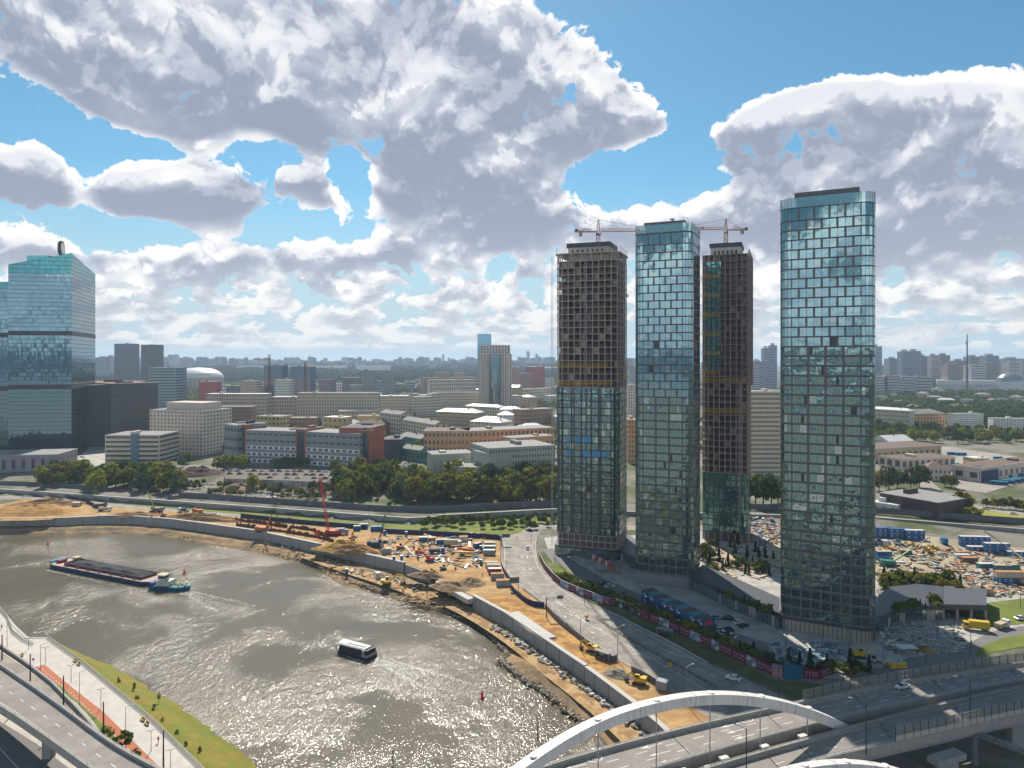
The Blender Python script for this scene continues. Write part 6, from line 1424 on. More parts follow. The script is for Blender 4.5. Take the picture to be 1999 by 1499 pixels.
def scatter(n, x0, x1, ytab, h0, h1, kinds=('broad',)):
    out = []
    for i in range(n): x = x0+(x1-x0)*(i+RT.random())/n; ya, yb = ytab(x); out.append((x, RT.uniform(ya, yb), RT.uniform(h0, h1), RT.choice(kinds)))
    return out
belt(scatter(52, 78, 352, lambda x: (922+.03*x, 948+.06*x), 10, 16), 'trees of the left belt', '{} tree from the left in the belt under the banded office')
belt(scatter(124, 660, 1088, lambda x: (940, 984), 11, 18, ('broad','broad','poplar')), 'trees of the middle belt', '{} tree from the left in the dense belt behind the noise fence')
belt([(424,918,11),(440,915,12),(455,917,13),(470,916,12),(478,912,10)], 'trees by the factory wing', '{} tree from the left of the clump by the left factory wing')
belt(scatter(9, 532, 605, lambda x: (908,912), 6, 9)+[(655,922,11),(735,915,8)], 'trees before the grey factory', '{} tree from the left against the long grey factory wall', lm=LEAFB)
belt([(495,955,11),(610,960,8),(748,914,9),(772,912,8),(800,935,9),(822,930,8),(690,935,13),(705,925,14),(365,905,9),(355,912,8)], 'trees round the car park', '{} tree from the left around the car park terrace')
belt(scatter(16, 405, 470, lambda x: (950,968), 3, 5)+scatter(26, 500, 668, lambda x: (950,975), 3, 6)+scatter(14, 320, 400, lambda x: (945,955), 3, 5), 'bushes on the slope', '{} bush from the left on the rubble slope above the fence', 'bush')
belt(scatter(24, 395, 1078, lambda x: (850,884) if x > 740 else (826,832), 7, 12), 'trees in the city courts', '{} tree from the left among the courts of the old town blocks')
belt([(1475,984,20),(1490,988,22),(1506,986,19),(1519,982,17)], 'trees by the hotel slab', '{} tree from the left at the foot of the tall hotel slab')
belt([(1716,958,15),(1735,955,17),(1752,952,13),(1778,955,16),(1795,952,17),(1857,953,10),(1845,950,9)], 'trees by the depot', '{} tree from the left between the depot and the brown hall', lm=LEAFB)
tree(1880,1000,13,'broad','orange yellow tree at the right corner of the brown hall', lm=LEAFY); tree(1898,1009,5.5,'bush','rounded green bush on the lawn beside the orange tree', wide=1.3)
belt([(1925,990,6),(1940,992,7),(1955,993,7),(1970,994,8),(1985,996,7),(1998,998,7)], 'trees by the lawn road', '{} tree from the left along the lawn road at the right edge')
belt(scatter(36, 1705, 2010, lambda x: (852,866), 10, 17), 'trees behind the bus yard', '{} tree from the left in the row behind the bus yard')
belt(scatter(30, 826, 1082, lambda x: (1016,1022) if RT.random() < .5 else (1024,1034), 4, 6), 'young trees on the verge', '{} young tree from the left on the bright grass verge', 'young', lm=BUSH)
belt(scatter(26, 1375, 1515, lambda x: (1062,1125), 3.5, 7, ('conifer','conifer','bush')), 'plaza conifers', '{} evergreen from the left in the courtyard between the towers', 'conifer')
belt(scatter(30, 1722, 1880, lambda x: (1128+.12*(x-1722), 1158+.12*(x-1722)), 4, 8, ('conifer','broad','bush')), 'garage roof trees', '{} plant from the left on the bank above the garage entrance', 'conifer')
HP = even([W(a, b, 0) for a, b in [(1090,1136),(1122,1152),(1190,1179),(1304,1225),(1382,1259),(1460,1295),(1505,1316),(1600,1322),(1690,1318)]], 76)
for i, p in enumerate(HP):
    q = p+Vector((RT.uniform(0,3), RT.uniform(1.6,5.5), 0)); kd = 'conifer' if (i > 48 and RT.random() < .55) else 'bush'
    tree(0, 0, RT.uniform(2.4,4.2) if kd == 'bush' else RT.uniform(5,8), kd, f'{ordw(i)} {"spruce or bush"} from the left along the inside of the purple hoarding', 'hedge inside the hoarding', pos=q)
belt([(241,1452,3),(206,1440,2.5),(262,1481,2)], 'bushes by the cycle lane', '{} bush from the left beside the red cycle lane', 'bush')
for i, (px, py) in enumerate([(232,1340),(262,1352),(268,1375),(310,1370),(318,1420),(345,1445),(362,1470),(390,1480),(300,1395)]):
    tree(px, py, 3.2, 'young', f'{ordw(i)} thin bare sapling counted from the top of the grass bank', 'saplings on the grass bank', pos=W(px, py, -4.5))
for i in range(16):
    u = (i+.5)/16; a = W(1400,1160,5.6).lerp(W(1515,1205,5.6), u); tree(0, 0, RT.uniform(1.5,3.5), RT.choice(['bush','conifer']), f'{ordw(i)} plant from the left on the podium roof between the towers', 'plants on the podium roof', pos=a+Vector((RT.uniform(-1,1), RT.uniform(0,4), -.1)))
for i in range(12):
    u = (i+.5)/12; a = W(1750,1190,5.4).lerp(W(1838,1178,5.4), u); tree(0, 0, RT.uniform(1.5,3.2), RT.choice(['bush','conifer']), f'{ordw(i)} plant from the left on the stepped podium roof', 'plants on the stepped podium', pos=a+Vector((RT.uniform(-1,1), RT.uniform(-2,3), -.1)))
# far woods: nobody could count these
def woods(name, label, n, gen, m, hs, q_=9):
    mb = MB(); R = random.Random(len(label))
    for _ in range(n):
        p = gen(R)
        if p is None: continue
        h = hs*R.uniform(.7,1.3); w = h*.62
        for j in range(q_):
            d = Vector((R.gauss(0,1), R.gauss(0,1), abs(R.gauss(0,1)))).normalized(); c = p+Vector((d.x*w*.6, d.y*w*.6, h*.3+d.z*h*.5)); u = d.orthogonal().normalized()*w*(.42 if q_ < 12 else .2); v = d.cross(u)
            u = u+Vector((0,0,R.uniform(-.2,.2)*w)); mb.add([c-u-v, c+u-v*.8, c+u*.8+v, c-u+v], [(0,1,2,3)])
    o = mb.build(name, m, kind='stuff'); tag(o, label, 'woods'); return o
def hill(R):
    px = R.uniform(150, 1240); y = 2900*(5600/2900)**R.random(); x = (px-999.5)/F*y
    if mnoise.noise(Vector((x/500, y/500, 3))) < -.22: return None
    return Vector((x, y, gh(x, y)))
woods('hill_forest', 'bluish forest covering the long ridge below the skyline', 11000, hill, NEED, 22)
def park(R):
    px = R.uniform(1690, 2060); py = R.choice([R.uniform(757,775), R.uniform(768,812), R.uniform(768,812)]); p = W(px, py, 3.2)
    if 1828 < px and 757 < py < 768: return None
    return p
woods('park_woods', 'park woods in front of the white museum on the right', 1500, park, BUSH, 13)
woods('court_trees', 'rounded trees filling the courts between the old terraces', 330, lambda R: G(R.uniform(400,1480), R.choice([R.uniform(802,840), R.uniform(844,884)])), LEAF, 11, 60)
woods('estate_trees', 'leafy trees between the five storey houses on the right', 190, lambda R: G(R.uniform(1690,2030), R.uniform(800,852)), BUSH, 14, 60)
def mid(R):
    p = G(R.uniform(190, 1480), R.uniform(746, 800)); 
    return p if mnoise.noise(Vector((p.x/160, p.y/220, 7))) > .0 else None
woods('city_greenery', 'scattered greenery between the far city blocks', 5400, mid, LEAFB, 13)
def rightfar(R): return W(R.uniform(1690, 2060), R.uniform(744, 757), 3.2)
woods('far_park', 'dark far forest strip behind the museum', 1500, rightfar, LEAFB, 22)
# ------------------------------------------------------------------ vehicles
PAINT = {n: mat('car_'+n, c, .25, metal=.2, var=.03, spec=.5) for n, c in dict(white=(.70,.70,.70), silver=(.36,.37,.39), black=(.02,.02,.024), grey=(.13,.135,.145), red=(.42,.03,.025), blue=(.03,.08,.22), darkblue=(.02,.035,.09), beige=(.40,.34,.25), green=(.05,.12,.07)).items()}
CARG = glass('car_glass', (.03,.04,.05), .05, metal=.4); LAMPW = mat('lamp_lens', (.75,.75,.72), .2, var=0)
_car = {}
def wheelset(r, xs, w, rad, z=None):
    z = rad
    for x in xs:
        for s in (-1, 1):
            mb = MB(); mb.cyl((x, s*w-.11, z), (x, s*w+.11, z), rad, n=12); o = mb.build('wheel', BLACK, r)
            mb = MB(); mb.cyl((x, s*(w+.01)-.115, z), (x, s*(w+.01)+.115, z), rad*.55, n=10); mb.build('rim', STEEL, o)
def car(px, py, col, label, yaw=0.0, kind='sedan', z=None, group=None, near=True, pos=None, ax=None):
    p = pos or (G(px, py) if z is None else W(px, py, z)); key = (kind, near)
    if key not in _car:
        r = thing('parked_car', 'x', 'car', (0,0,0)); L = 2.25 if kind != 'suv' else 2.35; h = 1.45 if kind != 'suv' else 1.75; b = .62 if kind != 'suv' else .8
        mb = MB(); pr = [(-L,.35),(-L,.75*b/.62),(-L+.15,b+.28),(-1.0,b+.32),(.95,b+.30),(L-.25,b+.12),(L,.55),(L-.05,.3)]
        mb.prof(pr, -.88, .88); o_ = mb.build('body', PAINT['white'], r)
        mb = MB(); z0 = b+.28; xr = (-1.75 if kind != 'sedan' else -1.35); v = [(xr,-.80,z0),(1.15,-.80,z0),(1.15,.80,z0),(xr,.80,z0),(xr+.45,-.62,h-.06),(.35,-.62,h-.06),(.35,.62,h-.06),(xr+.45,.62,h-.06)]
        mb.add(v, MB.BF); mb.build('windows', CARG, r)
        mb = MB(); mb.box(xr+.42,-.64,h-.07,.38,.64,h,tx=.05,ty=.05); mb.build('roof', PAINT['white'], r)
        if near:
            wheelset(r, (-1.38, 1.38), .80, .33)
            for s in (-.62,.62): mb = MB(); mb.box(L-.06,s-.18,.62,L+.02,s+.18,.76); mb.build('headlight', LAMPW, r)
        _car[key] = r
        for o in [r]+list(r.children_recursive): o.hide_render = False
        _car[(key, 'used')] = False
    src = _car[key]; mm = {'car_white': PAINT[col]}
    if not _car[(key, 'used')]:
        _car[(key, 'used')] = True; first = src; first.location = p; first.rotation_euler.z = yaw; first['label'] = label
        if group: first['group'] = group
        first_objs = [first]+list(first.children_recursive)
        for o in first_objs:
            if o.type == 'MESH':
                for sl_ in o.material_slots:
                    if sl_.material.name == 'car_white': sl_.link = 'OBJECT'; sl_.material = PAINT[col]
        _car[(key, 'tmpl')] = src; return src
    c = dup(src, p, yaw, label, group)
    if 'group' in c and not group: del c['group']
    for o in c.children_recursive:
        if o.type == 'MESH':
            for sl_, ms in zip(o.material_slots, o.data.materials):
                if ms.name == 'car_white': sl_.link = 'OBJECT'; sl_.material = PAINT[col]
    return c
RC = random.Random(4); cols = ['white','silver','black','grey','red','blue','darkblue','white','silver','black']
names = dict(white='white', silver='silver', black='black', grey='dark grey', red='red', blue='blue', darkblue='navy', beige='beige', green='dark green')
car(1762,1343,'white','white coupe with dark glass roof driving on the far bridge deck', pi+.38, 'sedan', DZ+.01)
car(1431,1327,'white','white estate car driving alone on the shaded embankment road', 2.55, 'suv', 0.1)
for px, py, c, lb, yw, kd in [(1030,1072,'white','small white van like car heading up the curved road',1.6,'suv'),(1033,1037,'darkblue','navy car entering the curved road',2.3,'sedan'),(1045,1027,'silver','silver car behind the navy one at the top of the curve',2.4,'sedan'),(1078,1020,'white','white car at the top of the curve beside the unfinished tower',2.6,'sedan'),
 (1180,1141,'black','black pickup with a yellow crate beside the service road',.3,'suv'),(1190,1147,'white','white hatchback parked behind the black pickup',.4,'suv'),(1410,1240,'white','white estate in the shaded lot, second of the front row',2.5,'suv'),(1400,1233,'white','white estate in the shaded lot, first of the front row',2.5,'suv'),(1425,1245,'white','white estate in the shaded lot, third of the front row',2.5,'suv'),(1392,1228,'red','red hatchback beside the blue cabins in the shaded lot',2.5,'suv'),(1420,1232,'black','black estate parked behind the white front row',2.5,'suv'),(1397,1208,'silver','silver saloon in the middle of the shaded lot',2.7,'sedan'),(1420,1210,'black','black taxi shaped car in the back of the shaded lot',2.7,'suv'),(1442,1218,'white','white and red striped patrol car in the shaded lot',.4,'suv'),(1452,1224,'black','black saloon beside the striped patrol car',.5,'sedan'),(1382,1222,'black','black car hidden at the end of the blue cabins',2.5,'suv'),
 (1917,1213,'black','black saloon parked by the garage entrance pillar',2.5,'sedan'),(1993,1210,'white','white estate on the sunny ramp at the right edge',.2,'suv'),(690,1050,'silver','silver car parked before the red crawler crane',.5,'sedan'),(752,1060,'darkblue','navy car in the sunny works yard',.4,'sedan'),(845,1063,'white','white car between the site containers',.2,'sedan'),(420,1006,'white','white car on the embankment road behind the spoil heap',-.2,'sedan'),(565,1016,'black','black car passing behind the navy fence',-.15,'suv'),
 (1924,995,'white','white van on the lawn road',-.2,'suv'),(1978,1004,'white','white car following the van on the lawn road',-.2,'sedan'),(160,893,'white','white car on the forecourt of the glass skyscraper',.5,'sedan'),(414,925,'black','black car below the left end of the terrace',.1,'sedan'),(428,925,'silver','silver car below the left end of the terrace',.1,'sedan')]:
    car(px, py, c, lb, yw, kd)
# terrace car park
tp = [G(440,952),G(500,960),G(690,965)]
tz = 11.5
tw = [W(438,934,tz-1),W(560,938,tz-1),W(682,944,tz-1),W(690,920,tz-1),W(560,916,tz-1),W(440,918,tz-1)]
r = thing('car_park_terrace', 'raised car park terrace with a stained brick retaining wall', 'car park', tw[0]); mb = MB(); mb.prism([Vector((p.x-tw[0].x, p.y-tw[0].y)) for p in tw], -9, 0); mb.build('wall', mat('stained_wall', (.24,.20,.18), .95, var=.35, scale=.6, col2=(.36,.34,.31)), r); mb = MB(); mb.prism([Vector((p.x-tw[0].x, p.y-tw[0].y)) for p in tw], 0, .06); mb.build('paving', mat('terrace_paving', (.14,.115,.095), .9, var=.15), r)
k_ = 0
for row, (ya, yb, n) in enumerate(((920,922,15),(926,929,13),(932,936,9))):
    for i in range(n):
        px = 446+(678-446)*(i+RC.uniform(.1,.6))/n; c = RC.choice(cols)
        if row == 2 and i < 3: continue
        p = W(px, ya+(yb-ya)*i/n, tz-1); p.z = tz-.93
        car(0, 0, c, f'{names[c]} car, {ordw(i)} from the left in the {["back","middle","front"][row]} row of the terrace car park', .35+RC.uniform(-.1,.1), RC.choice(['sedan','suv']), group='cars on the terrace car park', pos=p)
k_ = 0
for i in range(26):
    px = RC.uniform(735, 800); py = RC.uniform(904, 918); c = RC.choice(['white','silver','grey','white','blue'])
    car(px, py, c, f'{names[c]} car, {ordw(i)} nearest the brick end block in the crowded lot', RC.uniform(.1,.6), 'sedan', group='cars in the lot by the brick block', near=False)
for i in range(5): car(968+i*13, 1057+i*2, RC.choice(['white','silver']), 'x', 0, near=False) if False else None
def box_unit(name, label, cat, px, py, L, Wd, H, yaw, m, roof=None, z=None, wins=0, pos=None, group=None, doors=1, winm=None, stack=0.0):
    p = pos or (G(px, py) if z is None else W(px, py, z)); p = Vector((p.x, p.y, p.z+stack)); r = thing(name, label, cat, p, yaw, group); mb = MB(); mb.box(-L/2,-Wd/2,.12,L/2,Wd/2,H)
    n = int(L/.5)
    for i in range(n+1): x = -L/2+L*i/n; mb.box(x-.06,-Wd/2-.05,.15,x+.06,-Wd/2,H-.12)
    mb.build('wall', m, r)
    mb = MB(); mb.box(-L/2-.06,-Wd/2-.06,H,L/2+.06,Wd/2+.06,H+.12); mb.build('roof', roof or m, r)
    if doors: mb = MB(); mb.box(L/2,-Wd/2+.3,.2,L/2+.06,Wd/2-.3,H-.2); mb.build('door', mat('door_grey', (.30,.30,.29), .6), r)
    for i in range(wins): x = -L/2+L*(i+.5)/wins; mb = MB(); mb.box(x-.45,-Wd/2-.1,1.0,x+.45,-Wd/2-.04,2.1); w = mb.build('window', winm or WHITE, r); mb = MB(); mb.box(x-.3,-Wd/2-.13,1.15,x+.3,-Wd/2-.09,1.95); mb.build('pane', WIN, w)
    return r
CM = dict(blue=BLUE, white=mat('cabin_white', (.55,.54,.50), .6, var=.12), grey=mat('cabin_grey', (.30,.31,.31), .6, var=.15), rusty=mat('cabin_rust', (.42,.20,.09), .8, var=.3, scale=1.0), green=mat('cabin_green', (.04,.20,.15), .6), red=mat('cabin_red', (.28,.05,.035), .7, var=.2), brown=mat('cabin_brown', (.20,.12,.08), .8, var=.2), teal=mat('cabin_teal', (.06,.17,.22), .6), beige=mat('cabin_beige', (.46,.38,.26), .7, var=.15))
for i, (px, py, L, Wd, c, rf, yw) in enumerate([(826,1057,4.5,3,'teal','white',.1),(842,1058,4.2,3,'rusty','beige',.1),(863,1062,6,3,'blue','beige',.05),(905,1056,4.5,3.2,'white','rusty',.15),(932,1069,4.6,2.6,'blue','beige',.9),
 (956,1068,6,2.5,'grey','beige',0),(956,1075,6,2.5,'green','white',0),(955,1083,6,2.5,'grey','white',0),(960,1107,6,2.5,'beige','beige',0),(963,1112,6,2.5,'white','beige',0),(966,1120,6,2.5,'red','white',.05),(971,1130,6,2.5,'grey','rusty',.1),(983,1143,6.5,2.6,'grey','rusty',.15),
 (697,1035,4,2.6,'blue','grey',.1),(710,1031,5,2.8,'grey','grey',.1),(736,1036,7,2.6,'blue','blue',.05),(755,1080,4.5,3,'grey','beige',.2),(738,1128,2.2,2.2,'white','white',.3),(150,988,5,3,'beige','white',.1),(1293,1345,3.2,2.6,'grey','grey',-.5)]):
    z = -4.5 if i == 17 else None
    box_unit('site_container', f"{['','long '][L>5.5]}{c} site container, {rf} roof, {ordw(i)} in the riverside works", 'container', px, py, L, Wd, 2.6, yw, CM[c], CM[rf], z=z, group='containers of the riverside works')
for i, (px, py, c) in enumerate([(677,1120,'blue'),(769,1095,'blue'),(784,1094,'blue'),(939,1102,'green'),(939,1074,'green'),(751,1044,'blue'),(793,1046,'green')]):
    box_unit('portable_toilet', f"{c} portable toilet, {ordw(i)} listed from the beach inland", 'toilet', px, py, 1.3, 1.3, 2.4, .2, CM[c] if c == 'green' else BLUE, WHITE, z=-4.5 if i == 0 else None, group='portable toilets')
# blue cabins in two storeys by the shaded lot
CU = W(1252,1178,0); CV = W(1372,1240,0); dv = (CV-CU); n_ = 9; yw = atan2(dv.y, dv.x)
r = thing('site_cabins', 'long two storey row of dark blue cabins with a red end sign', 'site cabins', CU, yw); Lc = dv.length
NB_ = mat('cabin_deep_blue', (.012,.085,.20), .5, var=.12, scale=1.0)
for s in range(2):
    for i in range(n_): mb = MB(); mb.box(i*Lc/n_+.04, 0, s*2.7+.1, (i+1)*Lc/n_-.04, 5.6, s*2.7+2.7); mb.build('cabin', NB_, r)
for i in range(n_): mb = MB(); mb.box(i*Lc/n_,-.1,5.42,(i+1)*Lc/n_-.12,5.7,5.6); mb.build('roof', [mat('cabin_roof_dark', (.09,.075,.07), .8, var=.2), MATS['cabin_teal']][i % 2], r)
for i in range(n_):
    for s in range(2):
        if (i*3+s) % 4 == 3: continue
        x = (i+.5)*Lc/n_; mb = MB(); mb.box(x-.6,-.08,s*2.7+1.0,x+.6,0,s*2.7+2.2); w = mb.build('window', WHITE, r); mb = MB(); mb.box(x-.42,-.11,s*2.7+1.15,x+.42,-.07,s*2.7+2.05); mb.build('pane', WIN, w)
        mb = MB(); mb.cb((x+1.3,-.2,s*2.7+1.2),(.8,.4,.6)); mb.build('air_conditioner', WHITE, r)
mb = MB(); mb.box(Lc,1.2,3.2,Lc+.1,4.2,4.8); mb.build('sign', mat('sign_red', (.55,.03,.03), .5), r)
# east yard cabins
for i, (px, py, L, c, rf, yw, wn, st) in enumerate([(1722,1048,12,'blue','white',-.08,4,0),(1722,1048,12,'blue','blue',-.08,4,2.7),(1755,1050,12,'blue','white',-.08,4,0),(1755,1050,12,'blue','blue',-.08,4,2.7),(1785,1053,10,'blue','blue',-.08,3,0),(1785,1053,10,'blue','white',-.08,3,2.7),
 (1902,1066,15,'blue','white',-.1,5,0),(1902,1066,15,'blue','white',-.1,5,2.7),(1906,1076,9,'blue','white',-.1,3,0),(1945,1080,12,'blue','white',-.1,3,0),(1945,1080,12,'blue','white',-.1,3,2.7),(1990,1086,12,'blue','white',-.1,3,0),(1725,1096,7,'blue','white',-.05,0,0),(1725,1096,7,'blue','beige',-.05,0,2.6),(1712,1064,5,'blue','blue',0,1,0),
 (1878,1086,7,'grey','rusty',-.05,0,0),(1878,1092,7,'white','white',-.05,0,0),(1892,1098,7,'brown','rusty',-.05,0,0),(1925,1110,8,'teal','white',-.05,0,0),(1955,1113,8,'teal','beige',-.05,0,0),(1975,1112,6,'green','beige',-.05,0,0),(1970,1138,12,'blue','blue',-.06,5,0),(1970,1138,12,'beige','rusty',-.06,4,2.6),(2000,1140,7,'brown','rusty',-.06,2,0),(1910,1158,5,'red','brown',-.3,0,0),(1925,1160,4,'beige','rusty',-.3,0,0),(1800,1128,5,'beige','rusty',-.2,0,0),(1722,1064,6,'white','white',0,0,0),(1768,1083,5,'brown','beige',-.2,0,0)]):
    box_unit('site_cabin', f"{'upper' if st else 'ground level'} {c} site cabin, {ordw(i)} from the left row of the east yard", 'site cabin', px, py, L, 2.8, 2.6, yw, CM[c], CM[rf], wins=wn, stack=st, group='cabins of the east yard')
# trucks, buses
def truck(px, py, label, cab, bed, yaw, kind='tipper', z=None, L=8.0, ps=None, lift=0):
    p = ps or (G(px, py) if z is None else W(px, py, z)); r = thing('truck', label, 'truck', p, yaw)
    mb = MB(); mb.box(-L/2,-.5,.7,L/2,.5,1.0); mb.build('chassis', DARK, r)
    mb = MB(); mb.prof([(L/2-1.9,.7),(L/2-1.9,2.9),(L/2-.3,2.95),(L/2,1.9),(L/2,.6)], -1.2, 1.2); c_ = mb.build('cab', cab, r)
    mb = MB(); mb.add([(L/2-.24,-1.05,2.75),(L/2-.24,1.05,2.75),(L/2+.04,1.05,1.95),(L/2+.04,-1.05,1.95)], [(0,1,2,3)]); mb.box(L/2-1.5,-1.24,1.9,L/2-.4,-1.2,2.6); mb.box(L/2-1.5,1.2,1.9,L/2-.4,1.24,2.6); mb.build('windscreen', CARG, c_)
    if kind == 'tipper': mb = MB(); mb.prof([(-L/2,1.05),(-L/2-.3,2.3),(L/2-2.1,2.4),(L/2-2.3,1.05)], -1.2, 1.2); mb.build('tipper_body', bed, r)
    elif kind == 'box': mb = MB(); mb.box(-L/2,-1.25,1.05,L/2-2.1,1.25,3.6); mb.build('box_body', bed, r)
    elif kind == 'crane':
        mb = MB(); mb.box(-L/2,-1.2,1.05,L/2-2.2,1.2,1.5); mb.box(-1.6,-1.0,1.5,.8,1.0,2.8); mb.build('crane_deck', bed, r)
    elif kind == 'pump':
        mb = MB(); mb.box(-L/2,-1.2,1.05,L/2-2.2,1.2,1.9); mb.build('deck', YEL, r); mb = MB(); mb.beam((-L/2-1,0,3.6),(L/2-1,.2,2.9),.7,.7); mb.beam((-L/2-1,.5,3.0),(L/2-2,.6,2.4),.5,.5); mb.build('folded_boom', RED, r)
    wheelset(r, (-L/2+.9,-L/2+2.1,L/2-1.1), 1.05, .5); return r
TG = mat('truck_grey', (.22,.22,.21), .6, var=.15)
truck(205,998,'white cabbed tipper truck at the end of the ochre heap', WHITE, TG, .2); truck(196,990,'second tipper truck parked beside the ochre heap', MATS['car_grey'], DARK, .2)
truck(358,1000,'white cabbed flatbed lorry on the embankment road', WHITE, DARK, pi-.1, 'crane', L=7); truck(386,1001,'orange tipper lorry on the embankment road', ORANGE, ORANGE, pi-.1, L=6.5)
truck(884,1066,'box lorry with a beige canvas body and white cab', WHITE, CM['beige'], -.05, 'box', L=9.5); truck(853,1080,'dark blue tipper in the works yard', BLUE, MATS['car_darkblue'], .05, L=8); truck(915,1085,'white concrete pump truck with a red folded boom', WHITE, YEL, -.25, 'pump', L=10)
truck(668,1043,'grey covered lorry beside the red crawler crane', CM['grey'], CM['grey'], .1, 'box', L=7); truck(1335,1138,'blue van with a lettered white box body beside the podium', BLUE, CM['white'], -.25+pi, 'box', L=5.5)
truck(1905,1230,'yellow covered lorry turning out of the garage yard', YEL, YEL, pi-.35, 'box', L=8.5); truck(1957,1226,'red and white flatbed truck with sandy load on the ramp', WHITE, CM['beige'], .5, 'tipper', L=6.5); truck(1842,1062,'white lorry with a blue body in the east yard', WHITE, BLUE, 1.4, 'box', L=6)
for i, (px, py, L, yw) in enumerate([(1775,881,11,.0),(1785,884,11,0),(1765,887,11,0),(1795,879,11,0),(1860,888,11,-.1),(1875,889,11,-.1),(1835,911,10,.7),(1845,911,10,.7),(1855,910,10,.7),(1866,910,10,.7),(1876,912,10,.7),(1866,920,9,-.1),(1980,905,10,0),(1948,897,8,0),(1940,935,12,.15),(1962,933,12,.15),(1985,930,12,.15),(2003,927,12,.15),(1945,946,9,-.4),(1955,947,9,-.4),(1968,944,9,-.4),(1980,942,9,-.4),(1990,940,9,-.4)]):
    p = G(px, py); r = thing('bus', f'blue city bus with pale roof, {ordw(i)} counted from the far depot rows', 'bus', p, yw, 'buses in the depot'); mb = MB(); mb.box(-L/2,-1.25,.35,L/2,1.25,2.9,tx=.08,ty=.05); mb.build('body', mat('bus_blue', (.015,.16,.33), .4), r)
    mb = MB(); mb.box(-L/2+.3,-1.0,2.9,L/2-.3,1.0,3.05); mb.build('roof', mat('bus_roof', (.10,.38,.50), .5), r); mb = MB(); mb.box(-L/2+.4,-1.28,1.4,L/2-.4,-1.2,2.3); mb.build('windows', CARG, r)
    mb = MB()
    for x in (-L/2+2, L/2-2.4): m_ = MB(); m_.cyl((x,-1.3,.5),(x,1.3,.5),.5,n=10); m_.build('axle_wheels', BLACK, r)
# excavators, loaders, cranes
def excavator(px, py, label, m, yaw, z=None, s=1.0, arm=((1,0,1.4),(4.2,0,4.2),(6.6,0,3.6),(7.2,0,1.0))):
    p = G(px, py) if z is None else W(px, py, z); r = thing('excavator', label, 'excavator', p, yaw); r.scale = (s, s, s)
    for y in (-1.1, 1.1): mb = MB(); mb.prof([(-1.9,.35),(-1.5,.0),(1.5,.0),(1.9,.35),(1.6,.85),(-1.6,.85)], y-.28, y+.28); mb.build('track', DARK, r)
    mb = MB(); mb.cyl((0,0,.8),(0,0,1.1),.9); mb.box(-2.3,-1.3,1.1,1.0,1.3,1.9); mb.box(-2.4,-1.2,1.9,-.8,1.2,2.3,tx=.1,ty=.1); mb.build('body', m, r)
    mb = MB(); mb.box(-.6,.35,1.9,.95,1.25,3.1,tx=.1,ty=.08); c_ = mb.build('cab', m, r); mb = MB(); mb.box(-.4,.33,2.2,.9,1.28,2.95,tx=.12,ty=.08); mb.build('cab_glass', CARG, c_)
    mb = MB(); mb.beam(arm[0], arm[1], .42, .5); mb.build('boom', m, r); mb = MB(); mb.beam(arm[1], arm[2], .35, .4); mb.beam(arm[2], arm[3], .28, .35); mb.build('arm', m, r)
    e = arm[3]; mb = MB(); mb.prof([(e[0]-.6,e[2]+.3),(e[0]+.5,e[2]+.4),(e[0]+.4,e[2]-.5),(e[0]-.3,e[2]-.8),(e[0]-.8,e[2]-.3)], -.5, .5); mb.build('bucket', DARK, r); return r
excavator(755,1142,'yellow crawler excavator working on the beach', YEL, .1, -4.3, 1.15); excavator(885,1165,'yellow excavator tangled in brushwood at the culvert mouth', YEL, .5, -4.3, .9)
excavator(1155,1272,'yellow excavator on the ochre trench beside the road fence', YEL, 2.6, None, 1.0, ((1,0,1.4),(2.6,0,3.6),(4,0,2.6),(4,0,.8))); excavator(1247,1335,'yellow backhoe loader on the pale pad near the bridge', YEL, 2.7, None, 1.05, ((1,0,1.4),(2.4,0,3.0),(3.8,0,2.0),(3.8,0,.8)))
excavator(1680,1284,'yellow backhoe loader below the nearest glass tower', YEL, -.2, None, .95, ((1,0,1.4),(2.6,0,3.2),(4,0,2.4),(4.4,0,.8))); excavator(318,1009,'red brown excavator on the spoil heap by the green crane', ORANGE, 3.6, None, .9)
excavator(684,1060,'orange excavator on top of the big spoil heap', ORANGE, 1.2, None, 1.0, ((1,0,1.4),(2.0,0,5.5),(2.8,0,4.2),(3.4,0,1.2))); excavator(838,1096,'red armed excavator digging by the blue tipper', RED, 2.6, None, 1.0); excavator(818,1080,'orange excavator among the piles', ORANGE, .3, None, .9); excavator(782,1072,'red orange pile machine beside the blue tarpaulin', ORANGE, .2, None, 1.0)
excavator(866,1112,'grey dusty excavator arm lying in the pit', TG, .1, None, .8)
for i, (px, py, c) in enumerate([(1760,1066,'teal'),(1772,1066,'yellow'),(1786,1068,'yellow'),(1735,1073,'yellow'),(1815,1080,'yellow'),(1808,1075,'yellow'),(1822,1072,'yellow')]): excavator(px, py, f'{"yellow" if c == "yellow" else "teal"} digger, {ordw(i)} of the row before the big blue offices', YEL if c == 'yellow' else CM['teal'], 1.3+i*.2, None, .8, ((1,0,1.4),(2.6,0,2.6),(3.6,0,2.0),(3.8,0,.8)))
for i, (px, c) in enumerate([(1733,'grey'),(1746,'white'),(1752,'grey')]): car(px, 1061-i, c, f'{names[c]} van, {ordw(i)} in the row before the big blue offices', 1.4, 'suv')
